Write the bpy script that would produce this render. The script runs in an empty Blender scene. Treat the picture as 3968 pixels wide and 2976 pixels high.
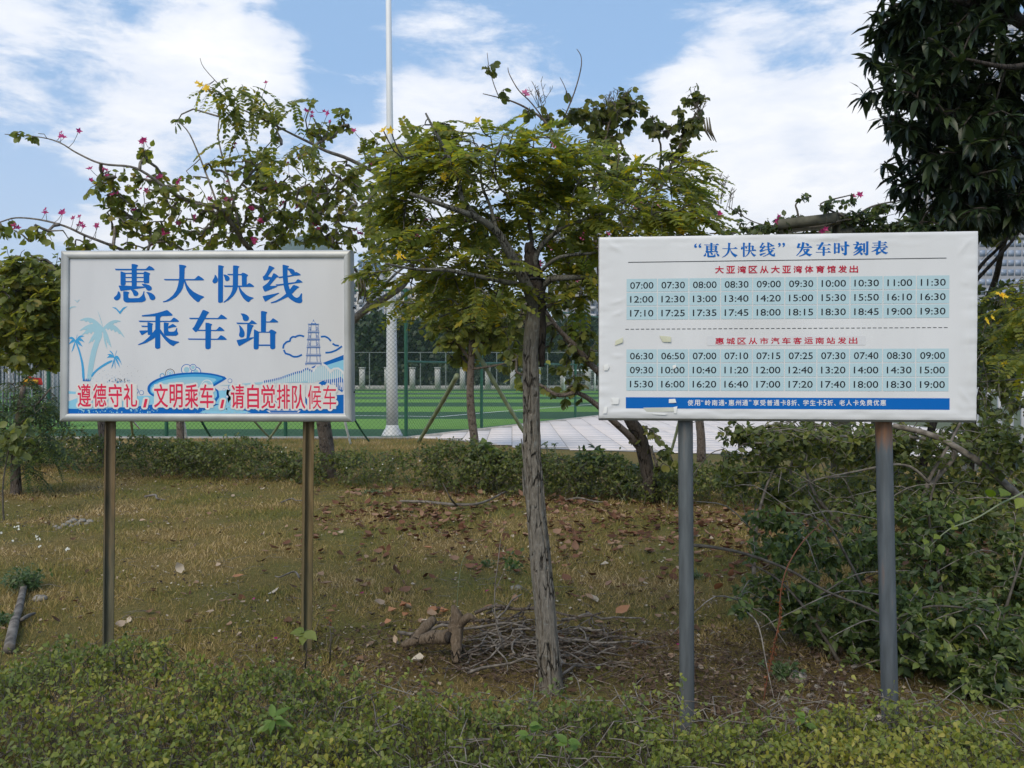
import bpy, math, random
import numpy as np
from mathutils import Vector, Matrix

# ------------------------------------------------------------------ camera, sky, sun, exposure
S = bpy.context.scene
COL = S.collection
R = math.radians
F, CX, CY, HOR, CH = 3096.0, 1984.0, 1488.0, 1440.0, 1.65
PITCH = math.atan((CY - HOR) / F)
cam_d = bpy.data.cameras.new('camera')
cam_d.sensor_width = 34.6; cam_d.sensor_fit = 'HORIZONTAL'
cam_d.lens = F / 3968.0 * 34.6
cam_d.clip_start = 0.05; cam_d.clip_end = 6000
cam = bpy.data.objects.new('camera', cam_d); COL.objects.link(cam)
cam.location = (0, 0, CH); cam.rotation_euler = (R(90) - PITCH, 0, 0)
S.camera = cam
S.view_settings.view_transform = 'Standard'
try: S.view_settings.look = 'None'
except Exception: pass
S.view_settings.exposure = 0.5; S.view_settings.gamma = 1.0
S.view_settings.use_curve_mapping = False
S.render.resolution_x = 1024; S.render.resolution_y = 768
try:
    S.cycles.max_bounces = 6; S.cycles.diffuse_bounces = 3; S.cycles.transmission_bounces = 4
    S.cycles.glossy_bounces = 2; S.cycles.transparent_max_bounces = 6; S.cycles.volume_bounces = 1
except Exception: pass

SUN_EL, SUN_AZ = R(46), R(205)        # azimuth from +Y (into the picture) towards +X
sun_d = bpy.data.lights.new('sun', 'SUN'); sun_d.energy = 1.5; sun_d.angle = R(34); sun_d.color = (1, 0.88, 0.70)
sun = bpy.data.objects.new('sun', sun_d); COL.objects.link(sun)
sdir = Vector((math.sin(SUN_AZ) * math.cos(SUN_EL), math.cos(SUN_AZ) * math.cos(SUN_EL), math.sin(SUN_EL)))
sun.rotation_euler = (-sdir).to_track_quat('-Z', 'Y').to_euler()

def P(px, py, Y):
    """world point on the ray of photograph pixel (px, py) at distance Y"""
    a = (px - CX) / F; b = -(py - CY) / F
    c, s = math.cos(PITCH), math.sin(PITCH)
    dy = c + b * s; dz = -s + b * c
    return Vector((a / dy * Y, Y, CH + dz / dy * Y))
def G(px, py):
    """ground point under pixel"""
    a = P(px, py, 1.0); t = CH / (CH - a.z)
    return Vector((a.x * t, t, 0.0))
def PD(px, py):
    p = P(px, py, 1.0) - Vector((0, 0, CH)); return p.normalized()

world = bpy.data.worlds.new('World'); S.world = world; world.use_nodes = True
nt = world.node_tree; nt.nodes.clear()
def N(t, **k):
    n = nt.nodes.new(t)
    for a, v in k.items(): setattr(n, a, v)
    return n
L = lambda a, b: nt.links.new(a, b)
def Mth(op, a, b=None, clamp=False):
    n = N('ShaderNodeMath', operation=op, use_clamp=clamp)
    for i, v in enumerate((a, b)):
        if v is None: continue
        if isinstance(v, (int, float)): n.inputs[i].default_value = v
        else: L(v, n.inputs[i])
    return n.outputs[0]
def VM(op, a, b=None):
    n = N('ShaderNodeVectorMath', operation=op)
    for i, v in enumerate((a, b)):
        if v is None: continue
        if isinstance(v, (tuple, Vector)): n.inputs[i].default_value = tuple(v)
        elif isinstance(v, (int, float)): n.inputs['Scale'].default_value = v
        else: L(v, n.inputs[i])
    return n
sky = N('ShaderNodeTexSky', sky_type='NISHITA', sun_disc=False, sun_elevation=SUN_EL, sun_rotation=SUN_AZ)
sky.air_density = 1.0; sky.dust_density = 1.6; sky.ozone_density = 1.5
tc = N('ShaderNodeTexCoord')
D = VM('NORMALIZE', tc.outputs['Generated']).outputs[0]
sep = N('ShaderNodeSeparateXYZ'); L(D, sep.inputs[0])
zz = sep.outputs[2]
def noise(vec, scale, detail, rough, dist=0.0):
    n = N('ShaderNodeTexNoise'); L(vec, n.inputs['Vector'])
    n.inputs['Scale'].default_value = scale; n.inputs['Detail'].default_value = detail
    n.inputs['Roughness'].default_value = rough; n.inputs['Distortion'].default_value = dist
    return n.outputs[0]
# project on a cloud layer so that clouds flatten towards the horizon
den = Mth('ADD', Mth('MAXIMUM', zz, 0.0), 0.35)
pl = N('ShaderNodeCombineXYZ')
L(Mth('DIVIDE', sep.outputs[0], den), pl.inputs[0]); L(Mth('DIVIDE', sep.outputs[1], den), pl.inputs[1])
L(Mth('MULTIPLY', zz, 3.2), pl.inputs[2])
mix0 = noise(pl.outputs[0], 1.5, 9, 0.56, 0.15)
mix1 = noise(VM('ADD', pl.outputs[0], (3.1, 7.7, 1.3)).outputs[0], 6.2, 9, 0.64, 0.25)
dens = Mth('ADD', Mth('MULTIPLY', mix0, 0.5), Mth('MULTIPLY', mix1, 0.5))
def blob(px, py, rad, amp):
    """broad bias of the cloud cover around one direction"""
    d = PD(px, py)
    dist = VM('DISTANCE', D, d).outputs['Value']
    r = Mth('DIVIDE', dist, rad / F)
    g = Mth('POWER', 2.718, Mth('MULTIPLY', Mth('MULTIPLY', r, r), -1.0))
    return Mth('MULTIPLY', g, amp)
for (px, py, rad, amp) in [(3000, 640, 520, .22), (2700, 330, 230, .12), (3330, 420, 200, .08), (1000, 230, 210, .14), (620, 90, 260, .13), (860, 150, 170, .10), (60, 120, 230, .14),
                          (40, 430, 150, .10), (500, 510, 260, .10), (1900, 330, 500, .05), (1560, 400, 120, .08), (3200, 40, 300, .07),
                          (600, 960, 500, .16), (1700, 950, 500, .14), (3400, 900, 400, .15),
                          (2480, 210, 200, -.12), (3080, 200, 200, -.08), (1330, 330, 170, -.12), (150, 760, 260, -.12), (260, 300, 150, -.10), (1900, 480, 150, -.04), (3150, 590, 110, -.10), (2100, 560, 180, -.08), (760, 620, 150, -.08), (1200, 90, 170, -.06), (2350, 60, 300, -.05), (3150, 120, 260, -.06)]:
    dens = Mth('ADD', dens, blob(px, py, rad, amp))
mr = N('ShaderNodeMapRange', interpolation_type='SMOOTHSTEP'); L(dens, mr.inputs[0])
mr.inputs[1].default_value = 0.505; mr.inputs[2].default_value = 0.645
# pale veil towards the horizon
hz = N('ShaderNodeMapRange'); L(zz, hz.inputs[0]); hz.inputs[1].default_value = 0.34; hz.inputs[2].default_value = 0.0
hz.inputs[3].default_value = 0.05; hz.inputs[4].default_value = 0.75
fac = Mth('MAXIMUM', mr.outputs[0], hz.outputs[0])
# cloud colour: white tops, faint lilac grey bases
cr = N('ShaderNodeMapRange'); L(dens, cr.inputs[0]); cr.inputs[1].default_value = 0.5; cr.inputs[2].default_value = 0.78
shade = noise(VM('ADD', pl.outputs[0], (0.0, 0.12, 0.25)).outputs[0], 3.4, 6, 0.6, 0.0)
cf = Mth('MULTIPLY', cr.outputs[0], Mth('MULTIPLY', shade, 1.9), clamp=True)
cm = N('ShaderNodeMix', data_type='RGBA'); L(cf, cm.inputs[0])
cm.inputs[6].default_value = (5.3, 5.9, 7.1, 1); cm.inputs[7].default_value = (8.0, 8.0, 8.1, 1)
sk = N('ShaderNodeMix', data_type='RGBA', blend_type='MIX'); sk.inputs[0].default_value = 0.55
L(sky.outputs[0], sk.inputs[6]); sk.inputs[7].default_value = (2.7, 4.7, 7.6, 1)
mx = N('ShaderNodeMix', data_type='RGBA'); L(fac, mx.inputs[0]); L(sk.outputs[2], mx.inputs[6]); L(cm.outputs[2], mx.inputs[7])
bg = N('ShaderNodeBackground'); bg.inputs[1].default_value = 0.1; L(mx.outputs[2], bg.inputs[0])
wo = N('ShaderNodeOutputWorld'); L(bg.outputs[0], wo.inputs[0])

# ------------------------------------------------------------------ helpers
rng = np.random.default_rng(7)
rnd = random.Random(5)
W = {}
class MB:
    def __init__(s): s.v = []; s.f = []; s.n = 0; s.m = []
    def add(s, V, Fa, mi=0):
        V = np.asarray(V, dtype=np.float64).reshape(-1, 3); 
        if isinstance(Fa, np.ndarray): s.f.append((Fa + s.n)); s.m.append(np.full(len(Fa), mi))
        else:
            for f in Fa: s.f.append(np.asarray([f]) + s.n); s.m.append(np.array([mi]))
        s.v.append(V); s.n += len(V); return s
    def box(s, x0, x1, y0, y1, z0, z1, mi=0):
        V = [(x, y, z) for x in (x0, x1) for y in (y0, y1) for z in (z0, z1)]
        Fq = np.array([(0, 1, 3, 2), (4, 6, 7, 5), (0, 4, 5, 1), (2, 3, 7, 6), (0, 2, 6, 4), (1, 5, 7, 3)])
        return s.add(V, Fq, mi)
    def mesh(s, name, smooth=False, off=None):
        me = bpy.data.meshes.new(name)
        V = np.concatenate(s.v) if s.v else np.zeros((0, 3))
        if off is not None: V = V - np.asarray(off)
        me.vertices.add(len(V)); me.vertices.foreach_set('co', V.astype(np.float32).ravel())
        loops = np.concatenate([f.ravel() for f in s.f]); tot = np.concatenate([np.full(len(f), f.shape[1]) for f in s.f])
        me.loops.add(len(loops)); me.loops.foreach_set('vertex_index', loops.astype(np.int32))
        me.polygons.add(len(tot)); st = np.concatenate([[0], np.cumsum(tot)[:-1]])
        me.polygons.foreach_set('loop_start', st.astype(np.int32))
        try: me.polygons.foreach_set('loop_total', tot.astype(np.int32))
        except Exception: pass
        me.polygons.foreach_set('material_index', np.concatenate(s.m).astype(np.int32))
        if smooth: me.polygons.foreach_set('use_smooth', np.ones(len(tot), dtype=bool))
        me.update(calc_edges=True)
        return me
def link(o, parent=None, world=None):
    COL.objects.link(o); world = world if world is not None else Matrix.Identity(4)
    if parent is not None:
        o.parent = parent; o.matrix_parent_inverse = W[parent.name].inverted()
    o.matrix_basis = world; W[o.name] = world.copy(); return o
def part(name, src, mat, parent, smooth=False, kind=None, label=None, world=None):
    me = src if isinstance(src, bpy.types.Mesh) else src.mesh(name, smooth)
    if mat is not None and len(me.materials) == 0:
        for m in (mat if isinstance(mat, (list, tuple)) else [mat]): me.materials.append(m)
    o = bpy.data.objects.new(name, me); link(o, parent, world)
    if kind: o['kind'] = kind
    if label: o['label'] = label
    return o
def thing(name, label, cat, loc, group=None):
    o = bpy.data.objects.new(name, None); o.empty_display_size = 0.1
    link(o, None, Matrix.Translation(Vector(loc)))
    o['label'] = label; o['category'] = cat
    if group: o['group'] = group
    return o
def solo(name, src, mat, loc, label=None, cat=None, group=None, kind=None, smooth=False):
    me = src if isinstance(src, bpy.types.Mesh) else src.mesh(name, smooth, off=loc)
    if len(me.materials) == 0:
        for m in (mat if isinstance(mat, (list, tuple)) else [mat]): me.materials.append(m)
    o = bpy.data.objects.new(name, me); link(o, None, Matrix.Translation(Vector(loc)))
    if label: o['label'] = label
    if cat: o['category'] = cat
    if group: o['group'] = group
    if kind: o['kind'] = kind
    return o

# value noise in numpy
_perm = np.random.default_rng(3).permutation(4096); _val = np.random.default_rng(4).random(4096)
def vnoise(x, y, z=0.0):
    x, y, z = np.broadcast_arrays(np.asarray(x, float), np.asarray(y, float), np.asarray(z, float))
    xi, yi, zi = np.floor(x).astype(int), np.floor(y).astype(int), np.floor(z).astype(int)
    fx, fy, fz = x - xi, y - yi, z - zi
    fx, fy, fz = fx * fx * (3 - 2 * fx), fy * fy * (3 - 2 * fy), fz * fz * (3 - 2 * fz)
    def h(i, j, k): return _val[_perm[(_perm[(_perm[i & 4095] + j) & 4095] + k) & 4095]]
    def lp(a, b, t): return a + (b - a) * t
    return lp(lp(lp(h(xi, yi, zi), h(xi + 1, yi, zi), fx), lp(h(xi, yi + 1, zi), h(xi + 1, yi + 1, zi), fx), fy),
              lp(lp(h(xi, yi, zi + 1), h(xi + 1, yi, zi + 1), fx), lp(h(xi, yi + 1, zi + 1), h(xi + 1, yi + 1, zi + 1), fx), fy), fz)
def fbm(x, y, z=0.0, o=4):
    s = 0; a = 0.5
    for i in range(o): s = s + a * vnoise(x * 2 ** i, y * 2 ** i, z * 2 ** i + 17 * i); a *= 0.5
    return s

def frames(d, n):
    d = d / (np.linalg.norm(d, axis=1, keepdims=True) + 1e-9)
    n = n - d * np.sum(n * d, axis=1, keepdims=True); n = n / (np.linalg.norm(n, axis=1, keepdims=True) + 1e-9)
    return np.stack([d, np.cross(n, d), n], axis=2)            # columns x=dir, y=side, z=normal
def scatter(mb, tv, tf, pos, d, n, s, mi=0, sy=None):
    M = frames(d, n); s = np.broadcast_to(np.asarray(s, float), (len(pos),))
    T = np.broadcast_to(np.asarray(tv, float), (len(pos), len(tv), 3)) * s[:, None, None]
    V = np.einsum('nij,nkj->nki', M, T) + pos[:, None, :]
    Fa = np.asarray(tf)[None] + (np.arange(len(pos)) * len(tv))[:, None, None]
    mb.add(V.reshape(-1, 3), Fa.reshape(-1, Fa.shape[2]), mi)
def sticks(mb, a, b, ra, rb, sides=3, mi=0):
    a = np.asarray(a, float).reshape(-1, 3); b = np.asarray(b, float).reshape(-1, 3)
    ra = np.broadcast_to(np.asarray(ra, float), (len(a),)); rb = np.broadcast_to(np.asarray(rb, float), (len(a),))
    d = b - a; ref = np.where(np.abs(d[:, 2:3]) > 0.9 * np.linalg.norm(d, axis=1, keepdims=True), np.array([[1., 0, 0]]), np.array([[0, 0, 1.]]))
    M = frames(d, ref)
    ang = np.arange(sides) * 2 * np.pi / sides; c = np.cos(ang)[None, :, None]; sn = np.sin(ang)[None, :, None]
    off = M[:, None, :, 1] * c + M[:, None, :, 2] * sn
    V = np.concatenate([a[:, None] + off * ra[:, None, None], b[:, None] + off * rb[:, None, None]], axis=1)
    i = np.arange(sides); j = (i + 1) % sides
    q = np.stack([i, j, j + sides, i + sides], axis=1)
    Fa = q[None] + (np.arange(len(a)) * 2 * sides)[:, None, None]
    mb.add(V.reshape(-1, 3), Fa.reshape(-1, 4), mi)
def tube(mb, pts, rad, sides=8, mi=0, disp=None, cap=True, sub=1):
    p = np.array([tuple(q) for q in pts], float); r = np.array(rad, float) if hasattr(rad, '__len__') else np.full(len(p), rad)
    if sub > 1 and len(p) > 2:                                   # Catmull-Rom
        t = np.linspace(0, len(p) - 1, (len(p) - 1) * sub + 1); k = np.clip(t.astype(int), 0, len(p) - 2); u = (t - k)[:, None]
        g = lambda i: p[np.clip(i, 0, len(p) - 1)]
        p0, p1, p2, p3 = g(k - 1), g(k), g(k + 1), g(k + 2)
        q = 0.5 * ((2 * p1) + (-p0 + p2) * u + (2 * p0 - 5 * p1 + 4 * p2 - p3) * u ** 2 + (-p0 + 3 * p1 - 3 * p2 + p3) * u ** 3)
        r = np.interp(t, np.arange(len(r)), r); p = q
    n = len(p); tg = np.gradient(p, axis=0); tg /= np.linalg.norm(tg, axis=1, keepdims=True) + 1e-9
    ref = np.array([0, 1., 0]) if abs(tg[0][1]) < 0.9 else np.array([1., 0, 0])
    ang = np.arange(sides) * 2 * np.pi / sides; V = []
    x = np.cross(ref, tg[0]); x /= np.linalg.norm(x)
    for i in range(n):
        x = x - tg[i] * (x @ tg[i]); x /= np.linalg.norm(x) + 1e-9; y = np.cross(tg[i], x)
        rr = r[i] * (1 + (disp(i / (n - 1), ang, i) if disp else 0))
        V.append(p[i] + (np.cos(ang) * rr)[:, None] * x + (np.sin(ang) * rr)[:, None] * y)
    V = np.concatenate(V); i = np.arange(sides); j = (i + 1) % sides
    Fa = np.concatenate([np.stack([i, j, j + sides, i + sides], 1) + k * sides for k in range(n - 1)])
    mb.add(V, Fa, mi)
    if cap:
        mb.add(np.zeros((0, 3)), [])
        mb.f.append((np.arange(sides) + mb.n - sides)[None]); mb.m.append(np.array([mi]))
        mb.f.append((np.arange(sides)[::-1] + mb.n - sides * n)[None]); mb.m.append(np.array([mi]))
    return p, r
def unit(n): v = rng.normal(size=(n, 3)); return v / np.linalg.norm(v, axis=1, keepdims=True)

# ------------------------------------------------------------------ materials
def newmat(name):
    m = bpy.data.materials.new(name); m.use_nodes = True; t = m.node_tree
    return m, t, t.nodes['Principled BSDF'], t.nodes['Material Output']
def tn(t, ty, **k):
    n = t.nodes.new(ty)
    for a, v in k.items(): setattr(n, a, v)
    return n
def c4(c): return (c[0], c[1], c[2], 1)
def setramp(r, stops):
    e = r.color_ramp.elements
    while len(e) > 1: e.remove(e[-1])
    e[0].position = stops[0][0]; e[0].color = c4(stops[0][1])
    for p, c in stops[1:]:
        x = e.new(p); x.color = c4(c)
def plain(name, col, rough=0.6, metal=0.0, var=0.12, scale=6.0, bump=0.0, bscale=40.0, spec=0.5, stretch=(1, 1, 1), detail=6, col2=None):
    m, t, b, o = newmat(name); b.inputs['Roughness'].default_value = rough; b.inputs['Metallic'].default_value = metal
    b.inputs['Specular IOR Level'].default_value = spec
    tcn = tn(t, 'ShaderNodeTexCoord'); mp = tn(t, 'ShaderNodeMapping'); t.links.new(tcn.outputs['Object'], mp.inputs[0])
    mp.inputs['Scale'].default_value = stretch
    nz = tn(t, 'ShaderNodeTexNoise'); t.links.new(mp.outputs[0], nz.inputs[0]); nz.inputs['Scale'].default_value = scale; nz.inputs['Detail'].default_value = detail
    rp = tn(t, 'ShaderNodeValToRGB'); t.links.new(nz.outputs[0], rp.inputs[0])
    c2 = col2 if col2 else tuple(min(1, c * (1 + var)) for c in col)
    c1 = col if col2 else tuple(c * (1 - var) for c in col)
    setramp(rp, [(0.32, c1), (0.68, c2)]); t.links.new(rp.outputs[0], b.inputs['Base Color'])
    if bump:
        n2 = tn(t, 'ShaderNodeTexNoise'); t.links.new(mp.outputs[0], n2.inputs[0]); n2.inputs['Scale'].default_value = bscale; n2.inputs['Detail'].default_value = 8
        bp = tn(t, 'ShaderNodeBump'); bp.inputs['Strength'].default_value = bump; bp.inputs['Distance'].default_value = 0.01
        t.links.new(n2.outputs[0], bp.inputs['Height']); t.links.new(bp.outputs[0], b.inputs['Normal'])
    return m
def leafmat(name, stops, trans=0.35, rough=0.45, spec=0.35, patch=0.0):
    m, t, b, o = newmat(name); b.inputs['Roughness'].default_value = rough; b.inputs['Specular IOR Level'].default_value = spec
    g = tn(t, 'ShaderNodeNewGeometry'); oi = tn(t, 'ShaderNodeObjectInfo')
    a = tn(t, 'ShaderNodeMath', operation='MULTIPLY'); t.links.new(oi.outputs['Random'], a.inputs[0]); a.inputs[1].default_value = 0.6
    s = tn(t, 'ShaderNodeMath', operation='MULTIPLY'); t.links.new(g.outputs['Random Per Island'], s.inputs[0]); s.inputs[1].default_value = 1.0
    ad = tn(t, 'ShaderNodeMath', operation='ADD'); t.links.new(a.outputs[0], ad.inputs[0]); t.links.new(s.outputs[0], ad.inputs[1])
    fr = tn(t, 'ShaderNodeMath', operation='FRACT'); t.links.new(ad.outputs[0], fr.inputs[0])
    src = fr.outputs[0]
    if patch:
        nz = tn(t, 'ShaderNodeTexNoise'); t.links.new(g.outputs['Position'], nz.inputs[0]); nz.inputs['Scale'].default_value = patch; nz.inputs['Detail'].default_value = 3
        k = tn(t, 'ShaderNodeMath', operation='MULTIPLY_ADD'); t.links.new(nz.outputs[0], k.inputs[0]); k.inputs[1].default_value = 2.2; k.inputs[2].default_value = -1.1
        h = tn(t, 'ShaderNodeMath', operation='MULTIPLY_ADD', use_clamp=True); t.links.new(fr.outputs[0], h.inputs[0]); h.inputs[1].default_value = 0.7; t.links.new(k.outputs[0], h.inputs[2])
        h2 = tn(t, 'ShaderNodeMath', operation='ADD', use_clamp=True); t.links.new(h.outputs[0], h2.inputs[0]); h2.inputs[1].default_value = 0.15; src = h2.outputs[0]
    rp = tn(t, 'ShaderNodeValToRGB'); t.links.new(src, rp.inputs[0]); setramp(rp, stops)
    t.links.new(rp.outputs[0], b.inputs['Base Color'])
    if trans > 0:
        tr = tn(t, 'ShaderNodeBsdfTranslucent'); hs = tn(t, 'ShaderNodeHueSaturation'); hs.inputs['Hue'].default_value = 0.485; hs.inputs['Saturation'].default_value = 1.15; hs.inputs['Value'].default_value = 1.9
        t.links.new(rp.outputs[0], hs.inputs['Color']); t.links.new(hs.outputs[0], tr.inputs[0])
        mxs = tn(t, 'ShaderNodeMixShader'); mxs.inputs[0].default_value = trans
        t.links.new(b.outputs[0], mxs.inputs[1]); t.links.new(tr.outputs[0], mxs.inputs[2]); t.links.new(mxs.outputs[0], o.inputs[0])
    return m
def barkmat(name, c1, c2, crack=(0.02, 0.017, 0.014), sc=14.0, lich=0.0):
    m, t, b, o = newmat(name); b.inputs['Roughness'].default_value = 0.9; b.inputs['Specular IOR Level'].default_value = 0.15
    tcn = tn(t, 'ShaderNodeTexCoord'); mp = tn(t, 'ShaderNodeMapping'); t.links.new(tcn.outputs['Object'], mp.inputs[0]); mp.inputs['Scale'].default_value = (1, 1, 0.2)
    n1 = tn(t, 'ShaderNodeTexNoise'); t.links.new(mp.outputs[0], n1.inputs[0]); n1.inputs['Scale'].default_value = sc * 3.2; n1.inputs['Detail'].default_value = 9; n1.inputs['Roughness'].default_value = 0.7
    rp = tn(t, 'ShaderNodeValToRGB'); t.links.new(n1.outputs[0], rp.inputs[0]); setramp(rp, [(0.3, c1), (0.52, tuple((a + d) / 2 for a, d in zip(c1, c2))), (0.72, c2)])
    vo = tn(t, 'ShaderNodeTexVoronoi', feature='DISTANCE_TO_EDGE'); nd = tn(t, 'ShaderNodeTexNoise'); t.links.new(mp.outputs[0], nd.inputs[0]); nd.inputs['Scale'].default_value = sc; nd.inputs['Detail'].default_value = 5
    vm = tn(t, 'ShaderNodeVectorMath', operation='MULTIPLY_ADD'); t.links.new(nd.outputs['Color'], vm.inputs[0]); vm.inputs[1].default_value = (0.05, 0.05, 0.03); t.links.new(mp.outputs[0], vm.inputs[2])
    t.links.new(vm.outputs[0], vo.inputs[0]); vo.inputs['Scale'].default_value = sc
    cr2 = tn(t, 'ShaderNodeMapRange'); t.links.new(vo.outputs[0], cr2.inputs[0]); cr2.inputs[1].default_value = 0.0; cr2.inputs[2].default_value = 0.075; cr2.inputs[3].default_value = 1.0; cr2.inputs[4].default_value = 0.0
    mk = tn(t, 'ShaderNodeTexNoise'); t.links.new(tcn.outputs['Object'], mk.inputs[0]); mk.inputs['Scale'].default_value = 9
    mm = tn(t, 'ShaderNodeMapRange'); t.links.new(mk.outputs[0], mm.inputs[0]); mm.inputs[1].default_value = 0.47; mm.inputs[2].default_value = 0.56
    ml = tn(t, 'ShaderNodeMath', operation='MULTIPLY'); t.links.new(cr2.outputs[0], ml.inputs[0]); t.links.new(mm.outputs[0], ml.inputs[1])
    mixc = tn(t, 'ShaderNodeMix', data_type='RGBA'); t.links.new(ml.outputs[0], mixc.inputs[0]); t.links.new(rp.outputs[0], mixc.inputs[6]); mixc.inputs[7].default_value = c4(crack)
    outc = mixc.outputs[2]
    if lich:
        n3 = tn(t, 'ShaderNodeTexNoise'); t.links.new(tcn.outputs['Object'], n3.inputs[0]); n3.inputs['Scale'].default_value = 38; n3.inputs['Detail'].default_value = 4
        r3 = tn(t, 'ShaderNodeMapRange'); t.links.new(n3.outputs[0], r3.inputs[0]); r3.inputs[1].default_value = 0.6; r3.inputs[2].default_value = 0.68; r3.inputs[4].default_value = lich
        mc = tn(t, 'ShaderNodeMix', data_type='RGBA'); t.links.new(r3.outputs[0], mc.inputs[0]); t.links.new(outc, mc.inputs[6]); mc.inputs[7].default_value = (0.32, 0.33, 0.3, 1); outc = mc.outputs[2]
    t.links.new(outc, b.inputs['Base Color'])
    ht = tn(t, 'ShaderNodeMath', operation='SUBTRACT'); t.links.new(n1.outputs[0], ht.inputs[0]); t.links.new(ml.outputs[0], ht.inputs[1])
    bp = tn(t, 'ShaderNodeBump'); bp.inputs['Strength'].default_value = 1.0; bp.inputs['Distance'].default_value = 0.02
    t.links.new(ht.outputs[0], bp.inputs['Height']); t.links.new(bp.outputs[0], b.inputs['Normal'])
    return m
def flat(name, col, rough=0.45, spec=0.2):
    m, t, b, o = newmat(name); b.inputs['Base Color'].default_value = c4(col); b.inputs['Roughness'].default_value = rough
    b.inputs['Specular IOR Level'].default_value = spec
    tcn = tn(t, 'ShaderNodeTexCoord'); nz = tn(t, 'ShaderNodeTexNoise'); t.links.new(tcn.outputs['Object'], nz.inputs[0]); nz.inputs['Scale'].default_value = 7; nz.inputs['Detail'].default_value = 5
    hs = tn(t, 'ShaderNodeHueSaturation'); mr2 = tn(t, 'ShaderNodeMapRange'); t.links.new(nz.outputs[0], mr2.inputs[0]); mr2.inputs[3].default_value = 0.93; mr2.inputs[4].default_value = 1.06
    t.links.new(mr2.outputs[0], hs.inputs['Value']); hs.inputs['Color'].default_value = c4(col); t.links.new(hs.outputs[0], b.inputs['Base Color'])
    return m

M = {}
M['bark'] = barkmat('grey_bark', (0.12, 0.105, 0.083), (0.36, 0.325, 0.27), sc=30, lich=0.6)
M['bark_dark'] = barkmat('dark_bark', (0.025, 0.02, 0.016), (0.12, 0.10, 0.082), sc=24)
M['bark_limb'] = barkmat('limb_bark', (0.12, 0.11, 0.085), (0.26, 0.25, 0.21), sc=40, lich=0.3)
M['bark_brown'] = barkmat('brown_bark', (0.10, 0.075, 0.055), (0.26, 0.21, 0.17), sc=30, lich=0.5)
M['twig'] = plain('twig_wood', (0.05, 0.04, 0.03), 0.9, var=0.3, scale=30, col2=(0.13, 0.115, 0.09))
M['twig_grey'] = plain('dry_twig_wood', (0.08, 0.065, 0.05), 0.9, scale=25, col2=(0.27, 0.24, 0.2))
M['stick'] = plain('weathered_stick', (0.06, 0.05, 0.04), 0.95, scale=14, col2=(0.25, 0.22, 0.185), bump=0.5, bscale=80)
M['cassia'] = leafmat('cassia_leaf', [(0, (0.10, 0.135, 0.036)), (0.45, (0.165, 0.20, 0.046)), (0.85, (0.24, 0.255, 0.055)), (1, (0.38, 0.31, 0.035))], 0.58)
M['bauhinia'] = leafmat('bauhinia_leaf', [(0, (0.10, 0.13, 0.034)), (0.5, (0.17, 0.2, 0.045)), (0.9, (0.24, 0.25, 0.05)), (1, (0.3, 0.24, 0.05))], 0.48)
M['bauhinia_dark'] = leafmat('bauhinia_dark_leaf', [(0, (0.06, 0.08, 0.024)), (0.6, (0.11, 0.13, 0.032)), (1, (0.18, 0.175, 0.038))], 0.42)
M['mango'] = leafmat('backlit_glossy_leaf', [(0, (0.012, 0.022, 0.01)), (0.6, (0.024, 0.042, 0.015)), (0.93, (0.045, 0.07, 0.022)), (1, (0.09, 0.12, 0.035))], 0.14, 0.4)  # backlit shade put into the leaf colour, kept very dark
M['hedge'] = leafmat('hedge_leaf', [(0, (0.08, 0.115, 0.028)), (0.4, (0.145, 0.185, 0.04)), (0.8, (0.225, 0.245, 0.046)), (1, (0.33, 0.3, 0.06))], 0.3, patch=1.3)
M['back_hedge'] = leafmat('back_hedge_leaf', [(0, (0.06, 0.085, 0.026)), (0.6, (0.12, 0.15, 0.038)), (1, (0.2, 0.21, 0.05))], 0.33)
M['thicket'] = leafmat('thicket_leaf', [(0, (0.045, 0.075, 0.026)), (0.55, (0.09, 0.13, 0.036)), (0.92, (0.15, 0.2, 0.05)), (1, (0.24, 0.27, 0.06))], 0.3, 0.42)
M['vine'] = leafmat('vine_leaf', [(0, (0.03, 0.05, 0.016)), (0.6, (0.06, 0.09, 0.022)), (1, (0.11, 0.13, 0.03))], 0.3)
M['lime'] = leafmat('lime_leaf', [(0, (0.14, 0.2, 0.03)), (1, (0.25, 0.3, 0.05))], 0.4)
M['fartree'] = leafmat('far_tree_leaf', [(0, (0.015, 0.03, 0.012)), (0.6, (0.035, 0.06, 0.02)), (1, (0.06, 0.085, 0.03))], 0.15)
M['feather'] = leafmat('feathery_leaf', [(0, (0.03, 0.055, 0.02)), (0.7, (0.06, 0.095, 0.025)), (1, (0.13, 0.16, 0.03))], 0.3)
M['grass'] = leafmat('grass_blade', [(0, (0.15, 0.17, 0.045)), (0.35, (0.26, 0.22, 0.07)), (0.62, (0.37, 0.275, 0.11)), (1, (0.54, 0.42, 0.23))], 0.25, 0.7, 0.15, patch=0.9)
M['litter'] = leafmat('dry_leaf', [(0, (0.075, 0.042, 0.024)), (0.45, (0.19, 0.11, 0.06)), (0.8, (0.33, 0.22, 0.14)), (1, (0.5, 0.42, 0.32))], 0.1, 0.75, 0.2)
M['magenta'] = leafmat('magenta_petal', [(0, (0.36, 0.025, 0.11)), (1, (0.52, 0.06, 0.2))], 0.35)
M['pink'] = leafmat('pink_petal', [(0, (0.55, 0.12, 0.26)), (1, (0.7, 0.3, 0.42))], 0.35)
M['yellow'] = leafmat('yellow_petal', [(0, (0.8, 0.5, 0.02)), (1, (0.85, 0.62, 0.04))], 0.35)
M['whitep'] = leafmat('white_petal', [(0, (0.7, 0.7, 0.62)), (1, (0.8, 0.8, 0.75))], 0.3)
M['pod'] = plain('seed_pod', (0.06, 0.05, 0.025), 0.6, col2=(0.12, 0.1, 0.05))
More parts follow.
